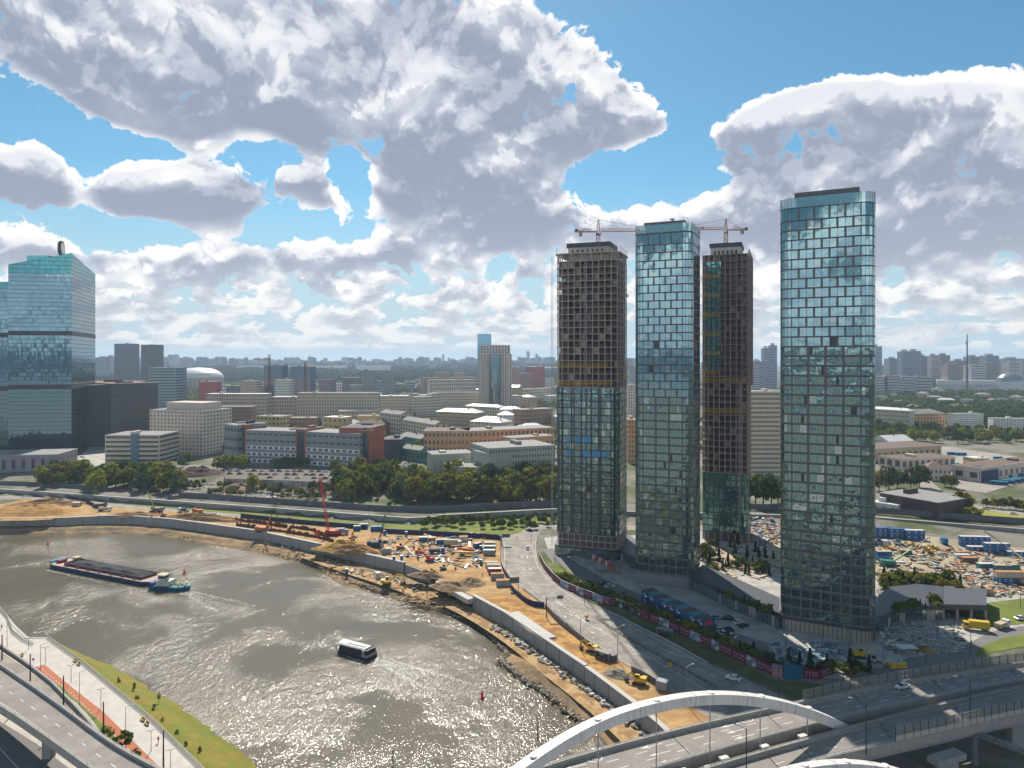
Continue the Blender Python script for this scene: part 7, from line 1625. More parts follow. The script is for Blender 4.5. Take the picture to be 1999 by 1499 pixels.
def boomcrane(px, py, tipx, tipy, label, body, boomm, lattice=True, Yt=None, z=None, w=1.3, carrier='crawler', two=None):
    p = G(px, py) if z is None else W(px, py, z); r = thing('mobile_crane', label, 'crane', p); Y = Yt or p.y; t = Vector(((tipx-999.5)*Y/F, Y, CZ-(tipy-703)/F*Y))-p; yaw = atan2(t.y, t.x) if abs(t.y) > 2 else (0 if t.x > 0 else pi)
    Mz = Matrix.Rotation(yaw, 3, 'Z'); b0 = Mz@Vector((1.2,0,2.2)); mb = MB()
    for y in (-1.9,1.9): mb.cb(Mz@Vector((0,y,.6)), (7,.9,1.1), yaw)
    mb.build('tracks' if carrier == 'crawler' else 'outriggers', DARK, r)
    mb = MB(); mb.cb(Mz@Vector((-1.2,0,2.1)), (6,3.0,1.6), yaw); mb.cb(Mz@Vector((-4,0,2.2)), (1.6,3.6,2.2), yaw); mb.build('machine_house', body, r)
    mb = MB(); mb.cb(Mz@Vector((1.6,1.9,2.6)), (1.6,1.1,1.9), yaw); mb.build('cab', body, r)
    mb = MB()
    if lattice: truss(mb, b0, t, w, w, w*1.5, .11)
    elif two: mid_ = b0.lerp(t, .45); mb.beam(b0, mid_, .6, .6)
    else: mb.beam(b0, t, .8, .8)
    mb.build('boom', boomm, r)
    if two: mb = MB(); mb.beam(mid_, t, .3, .3); mb.build('boom_extension', two, r)
    mb = MB(); mb.beam(t, t+Vector((0,0,-8)), .09); mb.cb(t+Vector((0,0,-8.4)), (.5,.5,.9)); mb.build('hook_line', DARK, r)
    mb = MB(); mb.beam(Mz@Vector((-4,0,3.2)), t, .10); mb.build('pendant_line', DARK, r); return r
boomcrane(645,1045,625,932,'red crawler crane with a tall red lattice boom in the riverside works', RED, RED, w=1.25)
boomcrane(305,999,272,920,'mobile crane with a long lime green telescopic boom', TG, mat('lime', (.22,.38,.03), .5), False, two=MATS['dark_metal'])
boomcrane(515,1038,541,978,'orange drilling rig with an angled boom beside the rusty piles', ORANGE, ORANGE, False, two=DARK); boomcrane(735,1068,752,1006,'dark navy crawler crane with a thin lattice boom', MATS['car_darkblue'], DARK, w=.9)
boomcrane(1738,1105,1815,1048,'mobile crane with a green and dark boom in the east yard', CM['green'], mat('crane_green', (.05,.30,.08), .5), False, two=DARK)
boomcrane(2010,1104,1921,1036,'mobile crane with a pale telescopic boom reaching in from the right edge', CM['white'], CM['white'], False, two=DARK)
# red hoses / round heap of red equipment
r = thing('equipment_heap', 'heap of bright red pipework beside the red crawler crane', 'equipment', G(640,1044)); mb = MB(); R_ = random.Random(3)
for i in range(36): a = Vector((R_.uniform(-7,8),R_.uniform(-2,2),R_.uniform(.3,2.2))); mb.cb(a, (R_.uniform(.6,2.2),.5,R_.uniform(.3,1.0)), R_.random()*3, rx=R_.random())
mb.build('pipes', RED, r)
# rusty sheet piles
def piles(label, pts, h0, h1, m=RUST, z=None, step=1.05, cap=100):
    P = resample([G(a, b) if z is None else W(a, b, z) for a, b in pts], step); o = P[0]; r = thing('sheet_pile_row', label, 'sheet piles', o)
    R_ = random.Random(len(P)); mb = MB(); mb.box(-.42,-.12,-1,.42,.12,1); f = mb.build('pile', m, r); f.location = (0,0,1); f.scale = (1,1,h0)
    for p in P[1:cap]: c = copy_of(f, 'pile', r, Vector(p)-o+Vector((0,0,.2)), R_.uniform(-.2,.2), (1,1,R_.uniform(h0,h1)))
piles('long row of rusty sheet piles of uneven height above the river wall', [(462,1026),(500,1032),(560,1040),(620,1050),(650,1058)], .9, 2.3); piles('second rusty sheet pile row behind the first', [(455,1017),(500,1021),(560,1030)], 1.0, 2.6); piles('short rusty pile row round the drilled pit', [(560,1042),(570,1030),(610,1036),(640,1050)], .8, 2.2)
piles('dark sheet piles closing the pit beside the culvert', [(842,1124),(858,1138)], 2.5, 4, z=-3); piles('formwork piles below the unfinished wall', [(1140,1325),(1180,1357),(1225,1395),(1260,1425)], .8, 1.6, z=-4.6, step=2.5)
# spoil heaps: each its own mound
def mound(label, px, py, rx, ry, h, m, rz=0, z=None, name='spoil_heap', seed=0):
    p = G(px, py) if z is None else W(px, py, z); mb = MB(); n = 44; k_ = 26; vs = []
    for j in range(k_+1):
        for i in range(n):
            a = 2*pi*i/n; t = j/k_; x = cos(a)*t; y = sin(a)*t; nz = mnoise.fractal(Vector((x*2.6+seed, y*2.6, seed)), .8, 2.2, 5)
            er = 1+.22*mnoise.noise(Vector((cos(a)*1.3, sin(a)*1.3, seed+9)))
            vs.append((x*rx*er, y*ry*er, h*((1-t*t)**1.3*(1+.45*nz)+.10*nz*(1-t))-.15*t))
    mb.add(vs, [(j*n+i, (j+1)*n+i, (j+1)*n+(i+1) % n, j*n+(i+1) % n) for j in range(k_) for i in range(n)]); o = mb.build(name, m, smooth=True, loc=p, rz=rz); tag(o, label, 'heap'); return o
DIRT = mat('red_brown_earth', (.21,.115,.05), .95, var=.3, scale=.5, bump=.9, col2=(.30,.18,.08), bscale=1.2); DIRTD = mat('dark_earth', (.20,.135,.08), .95, var=.35, scale=.5, bump=.9, col2=(.27,.18,.10), bscale=1.2); OCH2 = mat('ochre_earth', (.42,.235,.07), .95, var=.2, scale=.35, bump=.8, col2=(.33,.17,.05), bscale=1.0)
mound('broad ochre sand heap at the left edge', 62,1000,34,16,4.5,OCH2,.1,seed=1); mound('brown ridge of soil behind the ochre heap', 95,985,30,7,3.0,DIRT,.1,seed=2); mound('long red brown spoil ridge between the wall and the road', 395,1013,33,6,3.4,DIRT,-.28,seed=3); mound('small ochre heap beside the green crane', 265,1006,22,5,2.0,DIRT,0,seed=4)
mound('big sandy spoil heap below the red crane', 675,1072,18,8,4.0,OCH2,-.2,seed=5); mound('dark spoil heap right of the big sandy one', 690,1078,16,5,3.0,DIRT,-.2,seed=15); mound('ragged dark brown heap in the middle of the pit', 880,1146,10,6,2.2,DIRTD,-.5,seed=6); mound('second ragged brown heap near the two workers', 920,1139,7,6,2.4,DIRTD,-.4,seed=7)
mound('brown rooty mound above the dark wall length', 835,1124,10,4,2.0,DIRTD,-.3,seed=8); mound('grey gravel heap on the pale pad near the bridge', 1207,1318,6,3.5,1.7,mat('gravel', (.24,.20,.165), .95, var=.25, scale=1.5, bump=.5),-.5,seed=9); mound('low brown heap beside the scaffold tower', 1190,1117,7,3,1.2,DIRTD,-.3,seed=10); mound('brown sand heap under the white canopy', 1800,1270,6,3.5,1.5,DIRT,0,seed=11)
mound('sandy bank with rubble at the far side of the rubble slope', 470,955,22,9,4,DIRTD,0,seed=12); mound('brown soil bank left of the curved path', 385,925,26,12,5,mat('dark_slope', (.085,.05,.04), .95, var=.2),.1,seed=13); mound('pale rubble heap on the slope', 592,962,9,5,3.5,mat('rubble_pale', (.40,.36,.32), .9, var=.4, scale=1.5),0,seed=14); mound('brown heap beside the pale rubble', 620,966,11,6,3.5,DIRTD,0,seed=16)
# rubble and debris: countless bits
def debris(name, label, n, gen, mats, smin, smax, flat=.5, long=1.0):
    mb = MB(); R = random.Random(n)
    for _ in range(n):
        p = gen(R)
        if p is None: continue
        s = R.uniform(smin, smax); mb.cb(Vector(p)+Vector((0,0,s*flat*.3)), (s*R.uniform(.6,1.3)*R.choice([1,long]), s*R.uniform(.5,1), s*flat*R.uniform(.5,1)), R.random()*6.28, R.randrange(len(mats)), R.uniform(-.3,.3))
    o = mb.build(name, mats, kind='stuff'); tag(o, label, 'debris'); return o
def along(pts, spread, z):
    P = resample([W(a, b, z) for a, b in pts], 1.0)
    def g(R): p = R.choice(P); return Vector((p.x+R.gauss(0,spread), p.y+R.gauss(0,spread), z+R.uniform(-.2,.15)))
    return g
ROCK = mat('rock', (.30,.27,.23), .95, var=.3, scale=1.5); ROCKD = mat('dark_rock', (.14,.12,.095), .95, var=.3, scale=1.5)
debris('shore_stones', 'stones and driftwood along the upstream waterline', 2200, along([(0,1034),(125,1033),(200,1031),(270,1033),(320,1038),(400,1052),(500,1067),(550,1081),(616,1095),(640,1110),(700,1138),(745,1154)], 1.3, -6.1), [ROCK,ROCKD,WOOD,MUD,ROCKD], .3, 1.1, .6, 2.2)
debris('shore_stones', 'grey stones edging the sand track at the water', 1300, along([(872,1194),(928,1212),(970,1247),(991,1274),(978,1290),(1000,1306),(1014,1318),(1063,1348),(1107,1384),(1150,1415)], .8, -6.4), [ROCK,ROCKD,MUD], .3, .95, .7)
debris('brushwood', 'tangled brushwood and timber between the beach and the culvert', 900, along([(800,1160),(850,1172),(890,1176),(860,1160),(820,1150),(930,1190)], 3.2, -4.9), [DIRTD,WOOD,RUST,MUD], .3, 1.0, .3, 6.0)
debris('wall_foot_blocks', 'pale concrete blocks and rubble along the foot of the river wall', 260, along([(960,1222),(1020,1258),(1080,1300),(1120,1330),(1160,1355),(1215,1398),(1262,1436)], .9, -4.4), [CONCL,ROCK,CONC,ROCKD], .5, 1.5, .6, 1.6)
debris('wall_foot_blocks', 'planks and rubble lying on the beach below the long curved wall', 220, along([(640,1106),(700,1122),(760,1132),(830,1150),(500,1052)], 2.2, -4.5), [WOOD,ROCK,CONCL,ROCKD,RUST], .5, 1.5, .4, 3)
def area(px0, px1, py0, py1, ok=None):
    def g(R):
        px, py = R.uniform(px0, px1), R.uniform(py0, py1)
        if ok and not ok(px, py): return None
        return G(px, py)
    return g
MIX = [CM['white'], CM['beige'], WOOD, RUST, CM['grey'], BLUE, STEEL, CM['rusty'], ROCKD]
debris('building_materials', 'scattered materials and pipes in the riverside works yard', 900, area(735, 950, 1040, 1108, lambda x, y: y < 1075+(x-735)*.20 and mnoise.noise(Vector((x*.05, y*.09, 0))) > -.05), MIX, .4, 1.6, .5, 4)
debris('building_materials', 'stacked boards, bags and pipes filling the east yard', 2600, area(1712, 2000, 1062, 1165, lambda x, y: y > 1058+(x-1712)*.07 and mnoise.noise(Vector((x*.035, y*.07, 2))) > -.12), [CM['white'], CM['beige'], CM['beige'], WOOD, CM['grey'], DARK, CM['rusty'], STEEL], .5, 1.7, .7, 2.6)
debris('building_materials', 'stacks of facade elements on the shaded plaza', 420, area(1500, 1660, 1258, 1300, lambda x, y: mnoise.noise(Vector((x*.07, y*.15, 2))) > .0), [CM['grey'], STEEL, CM['teal'], CM['white']], .5, 1.8, .7, 3)
debris('building_materials', 'grey sacks, timber and pallets before the unfinished tower', 420, area(1092, 1230, 1080, 1112, lambda x, y: abs(y-(1070+(x-1092)*.32)) < 9), [CM['grey'], WOOD, CM['beige'], CM['grey'], STEEL], .6, 2.0, .5, 2)
debris('building_materials', 'stacks and planter kerbs on the paving right of the nearest tower', 420, area(1722, 1880, 1222, 1275), [CM['grey'], CONC, CM['white'], ROCKD, CONCL], .4, 1.2, .4, 5)
debris('building_materials', 'building materials round the rear unfinished tower', 400, area(1468, 1522, 1010, 1062), MIX, .6, 2.0, .7, 2)
debris('courtyard_clutter', 'pale planters and pallets in the sunny courtyard between the towers', 160, area(1378, 1515, 1062, 1130), [CONCL, CM['white'], CM['beige'], ROCKD], .6, 2.0, .4, 3)
debris('rubble', 'rubble and litter on the rubble slope', 500, area(380, 680, 940, 978), [ROCK, ROCKD, CM['white'], DIRTD], .4, 1.6, .6, 2)
for i in range(9):
    p = W(1160+i*4.2, 1091+i*2.4, 0); mb = MB(); mb.box(-.8,-.8,0,.8,.8,2.2); r = thing('pallet_stack', f'red and white wrapped pallet, {ordw(i)} of the row before the unfinished tower', 'pallet', p, -.4, 'red wrapped pallets'); mb.build('wrapped_goods', mat('wrap_red', (.42,.06,.08), .4) if i % 3 else CM['white'], r); mb = MB(); mb.box(-.85,-.85,-.0,.85,.85,.15); mb.build('pallet', WOOD, r)
def stepseat(px0, py0, px1, py1, lab): a = W(px0, py0, 0); b = W(px1, py1, 0); o = MB().beam((0,0,.25), b-a+Vector((0,0,.25)), .9, .5).build('kerb_bench', CONC, loc=a); tag(o, lab, 'kerb')
for i in range(7): stepseat(1735+i*9, 1226+i*7, 1815+i*12, 1222+i*8.5, f'{ordw(i)} long stone kerb step right of the nearest tower, from the podium down')
# canopy tent, skip, pipes
r = thing('white_canopy', 'white flat canopy shelter on the paving right of the nearest tower', 'canopy', W(1770,1276,0)); mb = MB(); mb.box(-3,-2,2.3,3,2,2.5); mb.build('roof', CM['white'], r); [MB().box(x-.06,y-.06,0,x+.06,y+.06,2.3).build('leg', DARK, r) for x in (-2.8,2.8) for y in (-1.8,1.8)]
r = thing('rubble_skip', 'yellow skip filled with rubble bags by the lattice screen', 'skip', W(1750,1302,0), .1); mb = MB(); mb.box(-2.6,-1.2,.1,2.6,1.2,1.6,tx=-.2,ty=-.1); mb.build('body', YEL, r); mb = MB(); [mb.cb((random.uniform(-2.2,2.2),random.uniform(-.9,.9),1.7),(.7,.6,.5),random.random()) for _ in range(24)]; mb.build('rubble', CM['white'], r)
r = thing('rubble_skip', 'grey skip of scrap beside the yellow skip', 'skip', W(1710,1301,0), .1); mb = MB(); mb.box(-2.2,-1.1,.1,2.2,1.1,1.3,tx=-.2,ty=-.1); mb.build('body', CM['grey'], r); mb = MB(); [mb.cb((random.uniform(-1.8,1.8),random.uniform(-.8,.8),1.4),(.7,.3,.3),random.random()) for _ in range(20)]; mb.build('scrap', CM['red'], r)
# culvert slab
a = W(858,1137,-1); b = W(922,1173,-1); o = MB().beam((0,0,0), b-a, 4.5, 2.0).build('culvert_slab', CONCL, loc=a); tag(o, 'pale concrete culvert slab bridging the gap in the river wall', 'culvert')
o = MB().prism([Vector((p.x-W(985,1203,0).x, p.y-W(985,1203,0).y)) for p in pxs([(988,1200),(1012,1196),(1050,1222),(1085,1246),(1060,1250),(1030,1232)])], 0, .6).build('concrete_slab', CONCL, loc=W(985,1203,0)); tag(o, 'pale cast slab on top of the straight river wall', 'slab')
# fences of the works
fence('hoarding', [W(a, b, 0) for a, b in [(470,1010),(560,1020),(650,1028),(715,1033)]], 0, 2.6, 'navy hoarding between the road and the rusty piles', NAVY, NAVY, 2.5, thick=.1)
fence('hoarding', [W(a, b, 0) for a, b in [(745,1040),(860,1046),(970,1052),(978,1056)]], 0, 2.6, 'long navy hoarding behind the site containers', NAVY, NAVY, 2.5, thick=.1)
fence('hoarding', [W(a, b, 0) for a, b in [(978,1057),(977,1075),(978,1104),(984,1120),(996,1137)]], 0, 2.2, 'navy hoarding along the curve of the road', NAVY, NAVY, 2.5, thick=.1)
fence('hoarding', [W(a, b, 0) for a, b in [(996,1149),(1012,1166),(1036,1183),(1062,1186)]], 0, 2.2, 'short navy hoarding by the half buried bus shelters', NAVY, NAVY, 2.5, thick=.1)
fence('hoarding', [W(a, b, 0) for a, b in [(70,968),(140,973),(178,985),(190,993)]], 0, 2.2, 'navy hoarding beside the ochre heap', NAVY, NAVY, 2.5, thick=.1)
fence('mesh_fence', [W(a, b, 0) for a, b in [(1064,1188),(1090,1217),(1130,1247),(1165,1275),(1190,1293),(1204,1290)]], 0, 2.0, 'grey mesh fence along the road edge by the bus shelter', mat('mesh_grey', (.13,.13,.14), .6, var=.2), DARK, 2.0, thick=.07)
fence('mesh_fence', [W(a, b, 0) for a, b in [(1233,1312),(1260,1325),(1292,1345)]], 0, 2.0, 'grey mesh fence behind the backhoe loader', MATS['mesh_grey'], DARK, 2.0, thick=.07)
railing('guard_rail', 'dark guard rail in the middle of the embankment road', [W(a, b, .1) for a, b in [(1165,1208),(1210,1238),(1262,1268),(1330,1305),(1400,1345)]], 0, .9, 2.5, DARK, False)
railing('guard_rail', 'brown guard rail along the left kerb of the curved road', [W(a, b, .1) for a, b in [(1022,1150),(1060,1180),(1105,1216),(1128,1240)]], 0, .9, 2.0, DARK, False)
# purple hoarding with pictures and lettering, one panel after another
PUR = mat('maroon_banner', (.145,.012,.045), .6, var=.06); PINK = mat('banner_lettering', (.42,.29,.34), .6, var=.02); SKYB = mat('banner_sky', (.05,.22,.36), .6, var=.3, scale=.7, col2=(.50,.34,.32)); GREYB = mat('banner_grey', (.16,.16,.19), .6, var=.5, scale=.8, col2=(.5,.5,.52), thr=(.5,.55)); SUNB = mat('banner_sunset', (.45,.22,.20), .6, var=.2, scale=.5, col2=(.18,.17,.28)); TEAB = mat('banner_teal', (.01,.13,.24), .6, var=.3, scale=.6)
HL = [(1054,1093),(1064,1113),(1080,1132),(1094,1144),(1110,1152),(1124,1158),(1139,1164),(1156,1170),(1176,1178),(1190,1184),(1201,1181),(1216,1188),(1232,1194),(1250,1202),(1268,1210),(1286,1218),(1306,1227),(1326,1236),(1346,1245),(1368,1254),(1388,1263),(1404,1271),(1430,1283),(1456,1295),(1476,1303),(1492,1310),(1508,1319),(1528,1323),(1548,1324),(1568,1324),(1600,1326),(1627,1314)]
kinds = ['p','p','p','s','t','g','t','s','k','t','g','t','s','t','t','g','k','t','s','t','g','t','t','g','t','k','u','b','b','k','t']
for i in range(len(HL)-1):
    a = W(*HL[i], 0); b = W(*HL[i+1], 0); d_ = b-a; L = d_.length; yw = atan2(d_.y, d_.x); kd = kinds[i]; h = 3.0 if kd not in 'ub' else 4.0
    word = {'k':'with white serif letters','t':'with two lines of small letters','s':'with a pale sky picture','g':'with a grey street picture','p':'left plain','u':'with a pink sunset picture','b':'with a blue evening picture'}[kd]
    r = thing('banner_hoarding', f'maroon hoarding length {word}, {ordw(i)} from the top of the curve', 'hoarding', a, yw, 'maroon hoarding panels'); mb = MB(); mb.box(0,-.06,0,L-.03,.06,h); mb.build('panel', {'s':SKYB,'g':GREYB,'u':SUNB,'b':TEAB}.get(kd, PUR), r)
    mb = MB(); mb.box(0,-.09,h,L-.03,.09,h+.08); mb.build('top_rail', CM['white'] if i < 12 else PUR, r)
    if kd == 'k': text_mesh('ТПК', 1.9, PINK, r, (L/2,-.09,.8), (radians(90),0,0), sx=1.15)
    if kd == 't':
        text_mesh('ТОВЕР ПАРК', .95, PINK, r, (L/2,-.09,1.55), (radians(90),0,0), sx=min(1.0, L/7.0)); text_mesh('АПАРТАМЕНТЫ', .7, PINK, r, (L/2,-.09,.6), (radians(90),0,0), sx=min(1.0, L/7.0))
for i, x_ in enumerate((1536,1546,1556)):
    r = thing('advert_tower', f'{ordw(i)} of the tall blue cut out tower boards on the hoarding', 'sign', W(x_,1326,0), 0, 'blue tower boards'); mb = MB(); mb.box(-.8,-.2,0,.8,.0,5.4-i*.4); mb.build('board', TEAB, r)
# road furniture on the embankment
for i, (px, py, h) in enumerate([(982,1090,8),(988,1122,7),(1012,1160,8),(1133,1268,11),(1206,1289,11),(1049,1060,8),(1340,1375,11),(1037,1058,4.5)]): lamp(px, py, h, f'grey street lamp, {ordw(i)} listed along the left kerb of the embankment road', 0.1, (1.8,.8), GP, group='lamps on the left kerb', r_=.1)
for i, (px, py, h) in enumerate([(1083,1100,7),(1141,1178,8.5),(1256,1223,8),(1335,1258,8),(1440,1305,8),(1118,1118,7),(1163,1128,8),(1535,1265,8),(1605,1268,7),(1658,1272,8),(1724,1310,9),(1808,1296,9),(1895,1281,10),(1862,1240,7),(1786,1216,5),(1520,1372,10),(1830,1250,9),(1992,1187,9)]): lamp(px, py, h, f'dark lamp, {ordw(i)} listed along the plaza side of the embankment road', 0.1, (-1.4,.4), DARK, group='lamps on the plaza side', r_=.09)
for i, (px, py) in enumerate([(120,1010),(310,985),(352,975),(480,1000),(540,1008),(600,1010),(640,1017),(720,1025),(868,1030),(940,1025),(1020,1012)]): lamp(px, py, 8, f'thin grey lamp, {ordw(i)} from the left along the mown verge', 0, (1.4,.5), GP, group='lamps along the mown verge', r_=.08)
def gantry(px, py, h, w, label, board=(2.4,1.4)):
    r = thing('sign_gantry', label, 'road sign', W(px, py, 0), .12); mb = MB(); mb.cyl((0,0,0),(0,0,h),.22,.2,8); mb.build('post', RUST, r); mb = MB(); truss(mb, (0,0,h-.5),(w,0,h-.2),.6,.8,1.2,.07); mb.build('arm', STEEL, r); mb = MB(); mb.box(w-board[0],-.5,h-.9,w,-.4,h-.9+board[1]); mb.build('sign_board', FEN, r)
gantry(1067,1205,8.0,6.5,'single arm sign gantry reaching over the lower curved road'); gantry(979,1064,5.0,4.6,'grey overhead direction board where the road leaves the verge', (4.4,2))
r = thing('back_board', 'grey back of a twin post direction board by the last container', 'road sign', W(1004,1152,0), .1); mb = MB(); mb.box(-2.2,0,3,2.2,.1,5.6); mb.build('board', FEN, r); [MB().cyl((x,0,0),(x,0,6),.08,n=6).build('post', STEEL, r) for x in (-1.7,1.7)]
def shelter(px, py, yaw, lab): r = thing('bus_shelter', lab, 'bus shelter', W(px, py, 0), yaw); mb = MB(); mb.box(-3,-.9,2.4,3,.9,2.6); mb.build('roof', TG, r); mb = MB(); mb.box(-2.8,.7,.2,2.8,.76,2.3); mb.build('rear_glass', GLLP, r); [MB().box(x-.06,-.7,0,x+.06,.75,2.4).build('side_frame', STEEL, r) for x in (-2.8,2.8)]
shelter(1176,1286,-.75,'grey bus shelter behind the mesh fence by the lit road'); shelter(1298,1241,-.5,'dark bus shelter before the maroon hoarding'); shelter(1184,1083+10,1.5,'small glass kiosk by the pale footpath') if False else None
for i, (px, py, h) in enumerate([(1145,1209,1.4),(1308,1304,1.4)]):
    r = thing('yellow_beacon', f'{["round","square"][i]} yellow beacon on the {["upper","lower"][i]} traffic island', 'beacon', W(px, py, .1)); mb = MB(); mb.cyl((0,0,0),(0,0,.8),.15,n=8); mb.build('stand', DARK, r); mb = MB(); (mb.ball((0,0,1.3),.85,n=12,k=8) if i == 0 else mb.box(-.6,-.3,.4,.6,.3,1.6)); mb.build('lens', YEL, r)
mk = MB(); dashes(mk, [W(a, b, .1) for a, b in [(1086,1173),(1110,1190),(1135,1209),(1142,1214)]], 1.1, .35, .9)
dashes(mk, [W(a, b, .1) for a, b in [(1236,1268),(1262,1283),(1300,1302)]], 1.4, .35, 1.2)
dashes(mk, [W(a, b, .1) for a, b in [(1010,1070),(1008,1100),(1030,1137),(1080,1183),(1130,1224),(1190,1268),(1260,1320),(1330,1362)]], .18, 2.0, 4.0); dashes(mk, [W(a, b, .1) for a, b in [(1028,1065),(1030,1100),(1050,1132),(1110,1180),(1160,1208)]], .18, 2.0, 4.0)
dashes(mk, [W(a, b, .1) for a, b in [(1200,1222),(1260,1250),(1330,1284),(1420,1335)]], .18, 2.0, 4.0)
for px, py, t in [(1020,1090,(-.1,1)),(1031,1090,(-.1,1)),(1027,1115,(-.3,1)),(1038,1114,(-.3,1)),(1104,1196,(1,-1.2)),(1092,1200,(1,-1.2)),(1160,1224,(1,-1.1)),(1144,1230,(1,-1.1)),(1294,1268,(1,-1.1))]: arrow(mk, W(px, py, .1), t, 4.5, 0)
mk.build('lane_markings', MARK, kind='structure')
mk = MB(); line(mk, [W(a, b, .1) for a, b in [(984,1056),(985,1104),(1003,1131),(1032,1153),(1072,1185),(1112,1219)]], .18); line(mk, smooth_path([W(a, b, .1) for a, b in [(1040,1066),(1047,1104),(1073,1136),(1138,1179),(1196,1203),(1300,1257),(1378,1299),(1450,1334)]], 1), .18); line(mk, smooth_path([W(a, b, .1) for a, b in [(1143,1214),(1200,1246),(1262,1280),(1340,1325),(1420,1370)]], 1), .18); mk.build('edge_lines', MARK, kind='structure')
# kerbs
for lab, pts in (('pale kerb on the plaza side of the curved road', road_r[1:10]), ('pale kerb on the river side of the curved road', road_l[:10])):
    P = resample(smooth_path([W(a, b, 0) for a, b in pts], 1), 3); mb = MB(); wall_path(mb, [p-P[0] for p in P], -.15, .15, 0, .24); o = mb.build('kerb', CONCL, loc=P[0]); tag(o, lab, 'kerb')
# ------------------------------------------------------------------ boats and buoys
HB = mat('hull_blue', (.015,.10,.24), .4, var=.1); DKP = mat('deck_pinkgrey', (.42,.31,.27), .8, var=.15, scale=.4); COAL = mat('coal', (.045,.045,.05), .95, var=.25, scale=.4, bump=.6)
bw, be = W(90,1108,WATER), W(290,1147,WATER); dv = be-bw; Lb = dv.length; yw = atan2(dv.y, dv.x); Wb = 13
r = thing('river_barge', 'long dark blue river barge loaded with black gravel', 'barge', bw, yw)
hull = [(0,2.5),(2.5,0.6),(6,0),(Lb-5,0),(Lb-.5,2.5),(Lb-.5,Wb-2.5),(Lb-5,Wb),(6,Wb),(2.5,Wb-.6),(0,Wb-2.5)]
mb = MB(); mb.prism(hull, -1, 1.9); mb.build('hull', mat('hull_navy', (.015,.035,.10), .5, var=.1), r); mb = MB(); mb.prism([(x*.992+.35, .25+y*.962) for x, y in hull], 1.9, 2.02); mb.build('deck', DKP, r)
mb = MB(); x0, x1, y0, y1 = 11, Lb-8, 2.4, Wb-2.0
for A, B in (((x0,y0),(x1,y0)),((x1,y0),(x1,y1)),((x1,y1),(x0,y1)),((x0,y1),(x0,y0))): mb.beam((*A,2.6),(*B,2.6),.3,1.4)
mb.build('hold_coaming', mat('coaming', (.10,.045,.05), .6), r)
mb = MB(); nx, ny = 50, 9; vs = []
for i in range(nx+1):
    for j in range(ny+1): u, v = i/nx, j/ny; e_ = min(1, min(u, 1-u)*9)*min(1, min(v, 1-v)*3.2+.25); vs.append((x0+.3+(x1-x0-.6)*u, y0+.2+(y1-y0-.4)*v, 2.4+1.6*e_+.35*sin(u*26+v*2)*e_+.3*mnoise.noise(Vector((u*14, v*4, 0)))))
mb.add(vs, [(i*(ny+1)+j, (i+1)*(ny+1)+j, (i+1)*(ny+1)+j+1, i*(ny+1)+j+1) for i in range(nx) for j in range(ny)]); mb.build('gravel_load', COAL, r)
for i in range(7):
    mb = MB(); x = 14+i*(Lb-26)/6; mb.cb((x,1.2,2.4),(.5,.5,.8)); mb.cb((x+1.2,1.2,2.4),(.5,.5,.8)); mb.build('bollard', CM['red'], r)
mb = MB(); mb.cb((4.5,5.5,2.8),(2.4,4,1.2)); mb.cyl((3.5,3,2),(3.5,9,3),.4); mb.build('windlass', CM['red'], r); mb = MB(); mb.cb((9.5,Wb-3,4.2),(4,3,.2)); mb.cb((9.5,Wb-3,3),(3.4,2.4,2)); mb.build('bow_shelter', CM['beige'], r)
mb = MB(); mb.cb((.6,Wb/2,2.6),(1.2,9,.9)); mb.build('bow_bulwark', mat('light_blue', (.10,.40,.62), .5), r)
tb, te = W(291,1153,WATER), W(366,1153,WATER); dv = te-tb; Lt = dv.length; yw = atan2(dv.y, dv.x)
r = thing('pusher_tug', 'bright blue pusher tug with a white wheelhouse behind the barge', 'tugboat', tb, yw-.12); Wt = 7.5
h2 = [(0,.8),(0,Wt-.8),(Lt*.75,Wt),(Lt*.93,Wt*.8),(Lt,Wt/2),(Lt*.93,Wt*.2),(Lt*.75,0)][::-1]
mb = MB(); mb.prism([(x,y) for x, y in h2], -1, 1.8, top=[((x-Lt/2)*1.03+Lt/2, (y-Wt/2)*1.08+Wt/2) for x, y in h2]); mb.box(-.6,.6,-.5,1.4,Wt-.6,3.4); mb.build('hull', HB, r)
mb = MB(); mb.prism([((x-Lt/2)*.94+Lt/2, (y-Wt/2)*.9+Wt/2) for x, y in h2], 1.8, 1.95); mb.build('deck', CM['green'], r); mb = MB(); mb.box(2.5,1.4,1.95,Lt*.52,Wt-1.4,4.2); mb.build('deckhouse', CM['white'], r)
mb = MB(); mb.box(3.2,2.0,4.2,Lt*.36,Wt-2.0,6.6); w_ = mb.build('wheelhouse', CM['white'], r); mb = MB(); mb.box(3.1,1.9,5.2,Lt*.37,Wt-1.9,6.1); mb.build('wheelhouse_windows', CARG, w_); mb = MB(); mb.box(2.5,1.4,6.6,Lt*.40,Wt-1.4,6.85); mb.build('wheelhouse_roof', CM['beige'], r)
mb = MB(); mb.cyl((Lt*.42,Wt/2,4.2),(Lt*.42,Wt/2,8.2),.12); mb.cb((Lt*.42,Wt/2,7),(.1,2.4,.1)); mb.build('mast', STEEL, r); mb = MB(); [mb.cb((Lt*.55+i*1.1,Wt/2+((i*7)%3-1)*1.3,2.4),(.8,.8,.9)) for i in range(7)]; mb.build('deck_gear', CM['beige'], r)
for i in range(5): mb = MB(); mb.cyl((Lt*.2+i*2.6,-.35,1.2),(Lt*.2+i*2.6,-.1,1.2),.5); mb.build('tyre_fender', BLACK, r)
p0, p1 = W(655,1274,WATER), W(716,1291,WATER); dv = p1-p0; Lp = dv.length; yw = atan2(dv.y, dv.x); r = thing('electric_ferry', 'boxy passenger ferry with a white roof and dark glass sides', 'ferry', p0, yw); Wf = 5.4
